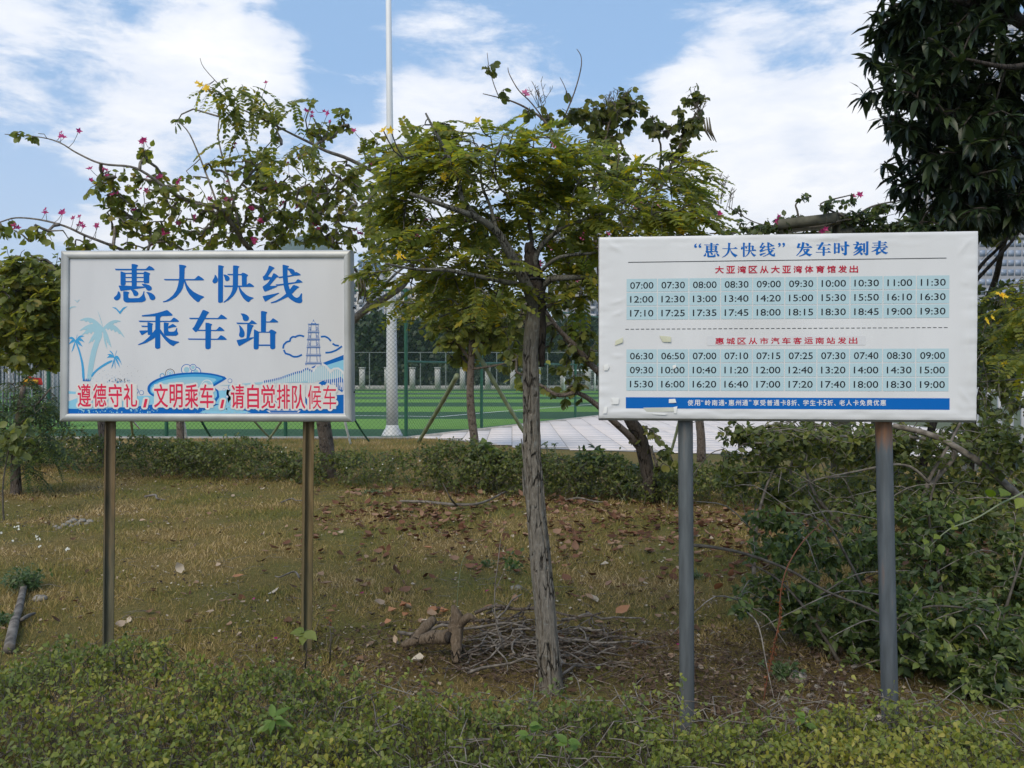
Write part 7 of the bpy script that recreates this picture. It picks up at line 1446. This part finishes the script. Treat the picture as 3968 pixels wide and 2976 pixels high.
n = 900; x, y = lawn_pts(n, 3.1, 12); a = np.stack([x, y, gz(x, y) + .015], 1); th = rng.random(n) * 6.28; l = rng.uniform(.04, .22, n); b = a + np.stack([np.cos(th) * l, np.sin(th) * l, rng.uniform(-.01, .02, n)], 1); q = MB(); segtube(q, a, b, np.full(n, .002), np.full(n, .0012), .1); solo('fallen_twigs', q, M['twig_grey'], (0, 7, 0), kind='stuff')
n = 22000; x, y = lawn_pts(n, 3.0, 13); w = fbm(x * 1.1 + 31, y * 1.1 + 5, 0, 4); k = rng.random(n) < np.clip((w - .36) * 3.0, .1, 1); x, y = x[k], y[k]
fk = MB(); scatter(fk, *simple(.4), np.stack([x, y, gz(x, y) + .012 + .012 * rng.random(len(x))], 1), unit(len(x)) * np.array([1, 1, .3]), np.array([0, 0, 1.]) + unit(len(x)) * .6, rng.uniform(.008, .03, len(x)) * np.interp(y, [3, 12], [.9, 1.5]))
solo('litter_flecks', fk, leafmat('litter_fleck', [(0, (0.02, 0.016, 0.012)), (.3, (0.05, 0.035, 0.025)), (.5, (0.2, 0.15, 0.1)), (.8, (0.33, 0.26, 0.18)), (1, (0.5, 0.44, 0.34))], .05, .8, .2), (0, 8, 0), kind='stuff')
n = 2600; x = np.concatenate([rng.normal(.0, .8, 1300), rng.uniform(.6, 1.9, 1300)]); y = np.concatenate([rng.normal(4.6, .3, 1300), rng.normal(3.95, .45, 1300)])
fk = MB(); scatter(fk, *CL[1], np.stack([x, y, gz(x, y) + .01 + .02 * rng.random(n)], 1), unit(n) * np.array([1, 1, .4]), np.array([0, 0, 1.]) + unit(n) * .6, rng.uniform(.012, .042, n))
a = np.stack([x, y, gz(x, y) + .01], 1) + rng.normal(size=(n, 3)) * np.array([.15, .1, 0]); th = rng.random(n) * 6.28; l = rng.uniform(.05, .2, n); b = a + np.stack([np.cos(th) * l, np.sin(th) * l, rng.uniform(0, .05, n)], 1); segtube(fk, a, b, np.full(n, .0018), np.full(n, .001), .15)
solo('dry_debris', fk, leafmat('dark_debris', [(0, (0.05, 0.035, 0.025)), (.6, (0.12, 0.08, 0.055)), (.9, (0.2, 0.15, 0.11)), (1, (0.34, 0.29, 0.23))], .05, .9, .1), (1, 4.3, 0), kind='stuff')
# larger fallen leaves, one by one
fm_ = []
for j in range(4):
    q = MB(); v, f = CL[j]; q.add(v, f); me = q.mesh('fallen_leaf'); me.materials.append(M['litter']); fm_.append(me)
def fallen(px, py, s, label, group='fallen leaves scattered on the lawn', mat=None):
    p = gp(px, py); me = fm_[rnd.randrange(4)]
    if mat: me = me.copy(); me.materials.clear(); me.materials.append(mat)
    Mx = frames(np.array([[rnd.gauss(0, 1), rnd.gauss(0, 1), rnd.uniform(-.1, .25)]]), np.array([[rnd.gauss(0, .35), rnd.gauss(0, .35) - .2, 1.]]))[0] * s; o = bpy.data.objects.new('fallen_leaf', me); link(o, None, Matrix(((*Mx[0], p[0]), (*Mx[1], p[1]), (*Mx[2], p[2] + .022), (0, 0, 0, 1))))
    o['label'] = label; o['category'] = 'leaf'
    if group: o['group'] = group
pale = leafmat('pale_dry_leaf', [(0, (0.42, 0.34, 0.24)), (1, (0.55, 0.48, 0.38))], .1, .8, .2); orange = leafmat('orange_dry_leaf', [(0, (0.3, 0.13, 0.06)), (1, (0.4, 0.2, 0.1))], .1, .7, .3)
gl = 'curled dry brown leaf lying on the short grass'
for px, py in [(760, 2260), (600, 2300), (880, 2330), (1010, 2150), (660, 2100), (540, 2030), (820, 2010), (960, 1960), (1080, 2090), (1120, 2420), (930, 2480), (720, 2420), (480, 2420), (340, 2220), (270, 2110), (170, 2020), (1330, 2080), (1420, 2160), (1500, 2020), (1620, 2110), (1700, 2010), (1820, 2090), (1920, 2150), (1560, 2280), (1400, 2300), (1660, 2360), (2250, 2150), (2380, 2110), (2300, 2330), (2480, 2250), (2560, 2400), (2420, 2020), (2580, 2100), (2700, 1980), (1480, 2440), (2600, 2560), (2740, 2450), (230, 2420), (2010, 1960), (1250, 2230)]:
    fallen(px, py, rnd.uniform(.05, .09), gl)
for px, py, s, lb_, mt in [(705, 2225, .10, 'large tan leaf lying flat on the grass between the posts of the left sign', pale), (1290, 2270, .11, 'dark curled leaf on the grass just right of the left sign', None), (2340, 2200, .12, 'big crumpled tan leaf on the grass just right of the cassia trunk', pale), (2385, 2390, .13, 'broad orange-brown leaf lying right of the brush pile', orange), (2180, 2200, .1, 'orange-brown leaf lying beside the cassia trunk', orange), (2290, 2320, .13, 'pale crinkled leaf bunch between the cassia trunk and the grey post', pale), (1640, 2130, .1, 'orange dry leaf in the middle of the lawn left of the cassia trunk', orange),
                       (1085, 2290, .1, 'crumpled pale leaf near the right post of the left sign', pale), (2770, 2300, .13, 'big brown leaf just right of the grey post under the timetable', orange), (3340, 2790, .1, 'pale crumpled leaf on the bare soil beneath the thicket', pale), (1630, 2560, .1, 'tan leaf at the hedge edge left of the brush pile', pale), (900, 2245, .09, 'orange leaf on the grass near the middle of the left sign', orange), (2250, 2400, .11, 'dark red-brown leaf touching the right side of the brush pile', None), (1760, 2010, .11, 'rust coloured leaf below the hedge left of the cassia', orange)]:
    fallen(px, py, s, lb_, None, mt)
for px, py in [(985, 2325), (1410, 2318), (1060, 2496), (1890, 2125), (1850, 2190), (1380, 1990), (590, 2035), (1880, 2310), (2620, 2520), (1060, 1985)]: fallen(px, py, .035, 'small fallen magenta petal on the grass', 'fallen magenta petals', M['magenta'])
# pale stones and rubble
M['rock'] = plain('pale_stone', (0.16, 0.14, 0.11), .95, scale=40, col2=(0.36, 0.33, 0.28), bump=.9, bscale=120)
def rock(px, py, s, label, grp=None):
    p = gp(px, py); q = MB(); n1, n2 = 8, 6; V = []
    for i in range(n2 + 1):
        for j in range(n1):
            a, b = j * 2 * math.pi / n1, math.pi * i / n2; dv_ = Vector((math.sin(b) * math.cos(a), math.sin(b) * math.sin(a), math.cos(b) * .6)); k = .35 + 1.1 * float(fbm(dv_.x * 2.6 + px * .1, dv_.y * 2.6 + py, dv_.z * 2.6)); V.append(tuple(p + dv_ * s * k + Vector((0, 0, s * .12))))
    q.add(V, [(i * n1 + j, i * n1 + (j + 1) % n1, (i + 1) * n1 + (j + 1) % n1, (i + 1) * n1 + j) for i in range(n2) for j in range(n1)]); solo('stone', q, M['rock'], tuple(p), label, 'stone', grp)

for px, py in [(250, 2045), (268, 2030), (285, 2022), (300, 2040), (320, 2026), (335, 2038), (228, 2055), (350, 2030), (215, 2050), (275, 2048)]: rock(px, py, rnd.uniform(.03, .055), 'small pale stone in the patch of rubble left of the left sign', 'rubble stones on the left of the lawn')
for px, py in [(3095, 2650), (3170, 2676), (3215, 2735), (3040, 2715), (3260, 2662), (3120, 2760), (3290, 2790), (3072, 2625), (3350, 2745), (3145, 2705)]: rock(px, py, rnd.uniform(.02, .035), 'small pale stone on the bare soil under the thicket', 'stones under the thicket')
rock(2000, 2285, .05, 'single pale stone on the grass left of the cassia trunk'); rock(3090, 2640, .07, 'largest pale stone on the bare soil below the thicket'); rock(155, 2315, .06, 'pale stone lying right of the log at the left edge')
M['soil'] = plain('bare_soil', (0.07, 0.05, 0.035), .98, scale=30, col2=(0.15, 0.11, 0.08), bump=1, bscale=90)

# ------------------------------------------------------------------ brush pile, stump, log
bp_ = thing('brush_pile', 'heap of cut weathered branches on the ground behind the hedge at the cassia trunk', 'branches', tuple(gp(2050, 2520)))
sm = []
for v in range(9):
    q = MB(); l = 1.0; k = 7; pts = [(l * i / (k - 1) - .5, rnd.gauss(0, .035) + .06 * math.sin(i * .9 + v), rnd.gauss(0, .02)) for i in range(k)]; tube(q, pts, [.016 * (1 - .6 * i / k) for i in range(k)], 6, sub=2)
    if v % 2:
        j = 3; tube(q, [pts[j], (pts[j][0] + .14, pts[j][1] + .10 * (1 if v % 4 == 1 else -1), .03), (pts[j][0] + .3, pts[j][1] + .17 * (1 if v % 4 == 1 else -1), .02)], [.008, .006, .003], 5)
    me = q.mesh('stick', True); me.materials.append(M['stick'] if v % 3 else M['bark_brown']); sm.append(me)
def put_stick(parent, px, py, l, ang, tilt, h, th=1.0):
    p = gp(px, py); Mx = Matrix.Translation(p + Vector((0, 0, h))) @ Matrix.Rotation(ang, 4, 'Z') @ Matrix.Rotation(-tilt, 4, 'Y') @ Matrix.Rotation(rnd.uniform(-.5, .5), 4, 'X') @ Matrix.Diagonal((l, l * .55 + .22 * th, l * .55 + .22 * th, 1))
    part('stick', sm[rnd.randrange(9)], None, parent, world=Mx)
for i in range(130):
    px, py = rnd.gauss(2060, 180), rnd.gauss(2520, 46)
    if px > 2480 or px < 1680: continue
    core = math.exp(-((px - 2060) / 230) ** 2); put_stick(bp_, px, py, rnd.uniform(.12, .5), rnd.gauss(0, .95) + (math.pi if rnd.random() < .5 else 0), rnd.gauss(.0, .22), rnd.uniform(.01, .03 + .08 * core), rnd.uniform(.3, 1.3))
for px, py, l, a, t, h in ((2020, 2440, .45, .05, .03, .12), (1950, 2480, .5, 1.2, .4, .12), (2050, 2500, .45, -1.0, .5, .1), (2300, 2520, .6, .1, .02, .05), (2330, 2450, .5, -.05, 0, .1), (2080, 2460, .8, -.12, .02, .14), (2200, 2560, .6, .5, .05, .04), (2420, 2500, .6, -.7, .06, .05), (1880, 2470, .6, .15, -.05, .08), (2280, 2600, .5, .3, .0, .03), (1800, 2500, .8, -.02, .02, .1)): put_stick(bp_, px, py, l, a, t, h, 1.4)
st = thing('stump', 'weathered splintered driftwood stump with a hollow side log left of the brush pile', 'stump', tuple(gp(1765, 2500)))
wood = barkmat('weathered_wood', (0.09, 0.065, 0.042), (0.27, 0.21, 0.15), sc=22)
def W3(px, py, Y): return tuple(P(px, py, Y))
q = MB(); tube(q, [W3(1770, 2570, 4.45), W3(1768, 2500, 4.5), W3(1765, 2430, 4.55), W3(1770, 2390, 4.55), W3(1755, 2345, 4.55)], [.024, .034, .044, .036, .01], 16, sub=6, disp=trunkdisp(50, .3, 3)); part('upright', q, wood, st, smooth=True)
q = MB(); tube(q, [W3(1785, 2420, 4.55), W3(1815, 2390, 4.5), W3(1840, 2400, 4.5)], [.03, .022, .01], 10, sub=4, disp=trunkdisp(51, .3)); part('root', q, wood, st, smooth=True)
q = MB(); tube(q, [W3(1560, 2500, 4.6), W3(1620, 2480, 4.58), W3(1680, 2470, 4.55), W3(1735, 2468, 4.5)], [.018, .028, .038, .042], 16, sub=5, disp=trunkdisp(52, .2)); part('hollow_log', q, wood, st, smooth=True)
q = MB(); tube(q, [W3(1736, 2468, 4.49), W3(1740, 2468, 4.485)], [.031, .029], 14); part('hollow', q, M['bark_dark'], st, smooth=True)  # dark disc on the solid log end, stands in for shade inside a hollow
q = MB(); tube(q, [W3(1600, 2480, 4.7), W3(1650, 2430, 4.75), W3(1680, 2400, 4.8)], [.028, .034, .026], 10, sub=4, disp=trunkdisp(53, .2)); part('root', q, wood, st, smooth=True)
for i in range(14): fallen(rnd.gauss(1620, 70), rnd.gauss(2400, 25), rnd.uniform(.07, .11), 'brown dry leaf piled against the left of the stump', 'dry leaves piled by the stump', orange if i % 2 else None)
lg = thing('log', 'grey weathered log lying on the grass at the left edge', 'log', tuple(gp(60, 2400)))
q = MB(); a0, a1, a2, a3 = gp(95, 2270), gp(78, 2350), gp(55, 2440), gp(35, 2545); tube(q, [tuple(v + Vector((0, 0, .035))) for v in (a0, a1, a2, a3)], [.022, .026, .028, .03], 12, sub=6, disp=trunkdisp(60, .15)); part('log_body', q, M['stick'], lg, smooth=True)
q = MB(); tube(q, [tuple(a2 + Vector((.02, .05, .05))), tuple(gp(110, 2400) + Vector((0, 0, .04))), tuple(gp(135, 2385) + Vector((0, 0, .03)))], [.012, .014, .008], 7, sub=3); part('branch_stub', q, M['stick'], lg, smooth=True)
def weed(label, px, py, rx, h, n, sz, mat, Y=None, name='weed'):
    p = gp(px, py); t = thing(name, label, 'plant', tuple(p)); tips = np.array(p) + ell((0, 0, h * .6), (rx, rx * .8, h * .45), n, .6); tips[:, 2] = np.maximum(tips[:, 2], p.z + .01); rt = np.array(p) + rng.normal(size=(n, 3)) * np.array([rx * .25, rx * .25, 0]); q = MB(); segtube(q, rt, tips, np.full(n, .002), np.full(n, .001)); part('stem', q, M['bamboo'], t, kind='stuff')
    idx = np.repeat(np.arange(n), 5); u = .4 + .6 * rng.random((len(idx), 1)); q = MB(); scatter(q, *simple(.28), rt[idx] * (1 - u) + tips[idx] * u, unit(len(idx)), unit(len(idx)) * .5 + np.array([0, -.2, .8]), rng.uniform(.6, 1.2, len(idx)) * sz); part('foliage', q, mat, t, kind='stuff')
mw = leafmat('weed_leaf', [(0, (0.04, 0.08, 0.025)), (1, (0.09, 0.14, 0.04))], .3)
weed('leafy green weed growing over the top end of the log at the left edge', 95, 2280, .2, .2, 90, .04, mw); weed('low green weeds left of the log', 0, 2420, .16, .1, 60, .03, mw)
weed('small three leaved green weed by the stump', 1990, 2210, .1, .14, 16, .035, mw); weed('small dark green weed on the grass left of the cassia trunk', 1890, 2190, .1, .1, 18, .03, mw); weed('small weed on the lawn right of the grey post', 2700, 2240, .1, .08, 30, .02, mw); weed('low weed in front of the thicket', 3030, 2640, .12, .12, 50, .03, mw); weed('low green weed patch on the lawn in front of the hedge', 1450, 1920, .3, .06, 60, .035, mw)
sd = thing('seedling', 'thin bare seedling stem standing behind the stump left of the cassia trunk', 'plant', tuple(gp(1770, 2380)))
q = MB(); tube(q, [W3(1770, 2380, 5.0), W3(1775, 2280, 5.0), W3(1790, 2180, 5.0), W3(1822, 2125, 5.0)], [.003, .0025, .002, .0015], 5, sub=4); part('stem', q, M['bamboo'], sd, smooth=True)
sd = thing('seedling', 'forked leafless sapling stem rising from the brush pile beside the cassia trunk', 'plant', tuple(gp(1940, 2490)))
q = MB(); tube(q, [W3(1950, 2520, 4.4), W3(1920, 2400, 4.4), W3(1918, 2280, 4.4), W3(1930, 2180, 4.4), W3(1940, 2090, 4.4)], [.005, .004, .0035, .003, .002], 6, sub=4); tube(q, [W3(1918, 2290, 4.4), W3(1950, 2220, 4.4), W3(1985, 2140, 4.4)], [.003, .002, .001], 5, sub=3); part('stem', q, M['twig_grey'], sd, smooth=True)
q = MB(); n = 26; pp = np.array([W3(rnd.gauss(1975, 25), rnd.gauss(2180, 25), 4.4) for _ in range(n)]); scatter(q, *ovate(.35), pp, unit(n), unit(n) + np.array([0, 0, 1.]), rng.uniform(.02, .04, n)); part('foliage', q, mw, sd, kind='stuff')
# white flowered weeds on the left of the lawn, fallen bough
q = MB()
for px, py in [(60, 2068), (75, 2065), (10, 2090), (48, 2125), (145, 2108), (150, 2116), (258, 2155), (265, 2150), (155, 2150), (70, 2075)]:
    for _ in range(3): p = gp(px + rnd.uniform(-6, 6), py + rnd.uniform(-4, 4)); flower(q, p + Vector((0, 0, .05)), .012)
solo('white_wildflowers', q, M['whitep'], tuple(gp(60, 2068)), kind='stuff')
bo = thing('fallen_bough', 'forked fallen bough lying on the lawn under the hedge left of the cassia', 'branch', tuple(gp(1700, 1960)))
q = MB(); tube(q, [tuple(gp(1550, 1955) + Vector((0, 0, .03))), tuple(gp(1650, 1962) + Vector((0, 0, .04))), tuple(gp(1780, 1978) + Vector((0, 0, .05))), tuple(gp(1870, 1970) + Vector((0, 0, .05))), tuple(gp(1960, 1930) + Vector((0, 0, .08)))], [.014, .018, .018, .014, .01], 7, sub=4); part('branch', q, M['stick'], bo, smooth=True)
q = MB(); tube(q, [tuple(gp(1770, 1978) + Vector((0, 0, .04))), W3(1745, 1930, 9.2), W3(1715, 1870, 9.2)], [.014, .01, .005], 6, sub=4); part('branch', q, M['twig'], bo, smooth=True)
for (a, b, s_, lb_) in (((2190, 1945), (2350, 1955), .014, 'long fallen branch on the lawn right of the cassia trunk'), ((560, 1935), (640, 1950), .016, 'curved pale fallen branch behind the left post of the left sign'), ((1090, 1960), (1180, 1955), .01, 'thin fallen branch just left of the right post of the left sign'), ((1160, 1600 + 645), (1065, 2240), .008, 'thin pale stick on the grass by the right post of the left sign')):
    q = MB(); p0, p1 = gp(*a) + Vector((0, 0, .03)), gp(*b) + Vector((0, 0, .03)); tube(q, [tuple(p0), tuple(p0.lerp(p1, .35) + Vector((0, .1, .02))), tuple(p0.lerp(p1, .7) + Vector((0, -.05, .01))), tuple(p1)], [s_, s_ * .9, s_ * .7, s_ * .4], 7, sub=4); solo('fallen_branch', q, M['stick'], tuple(p0), lb_, 'branch', smooth=True)
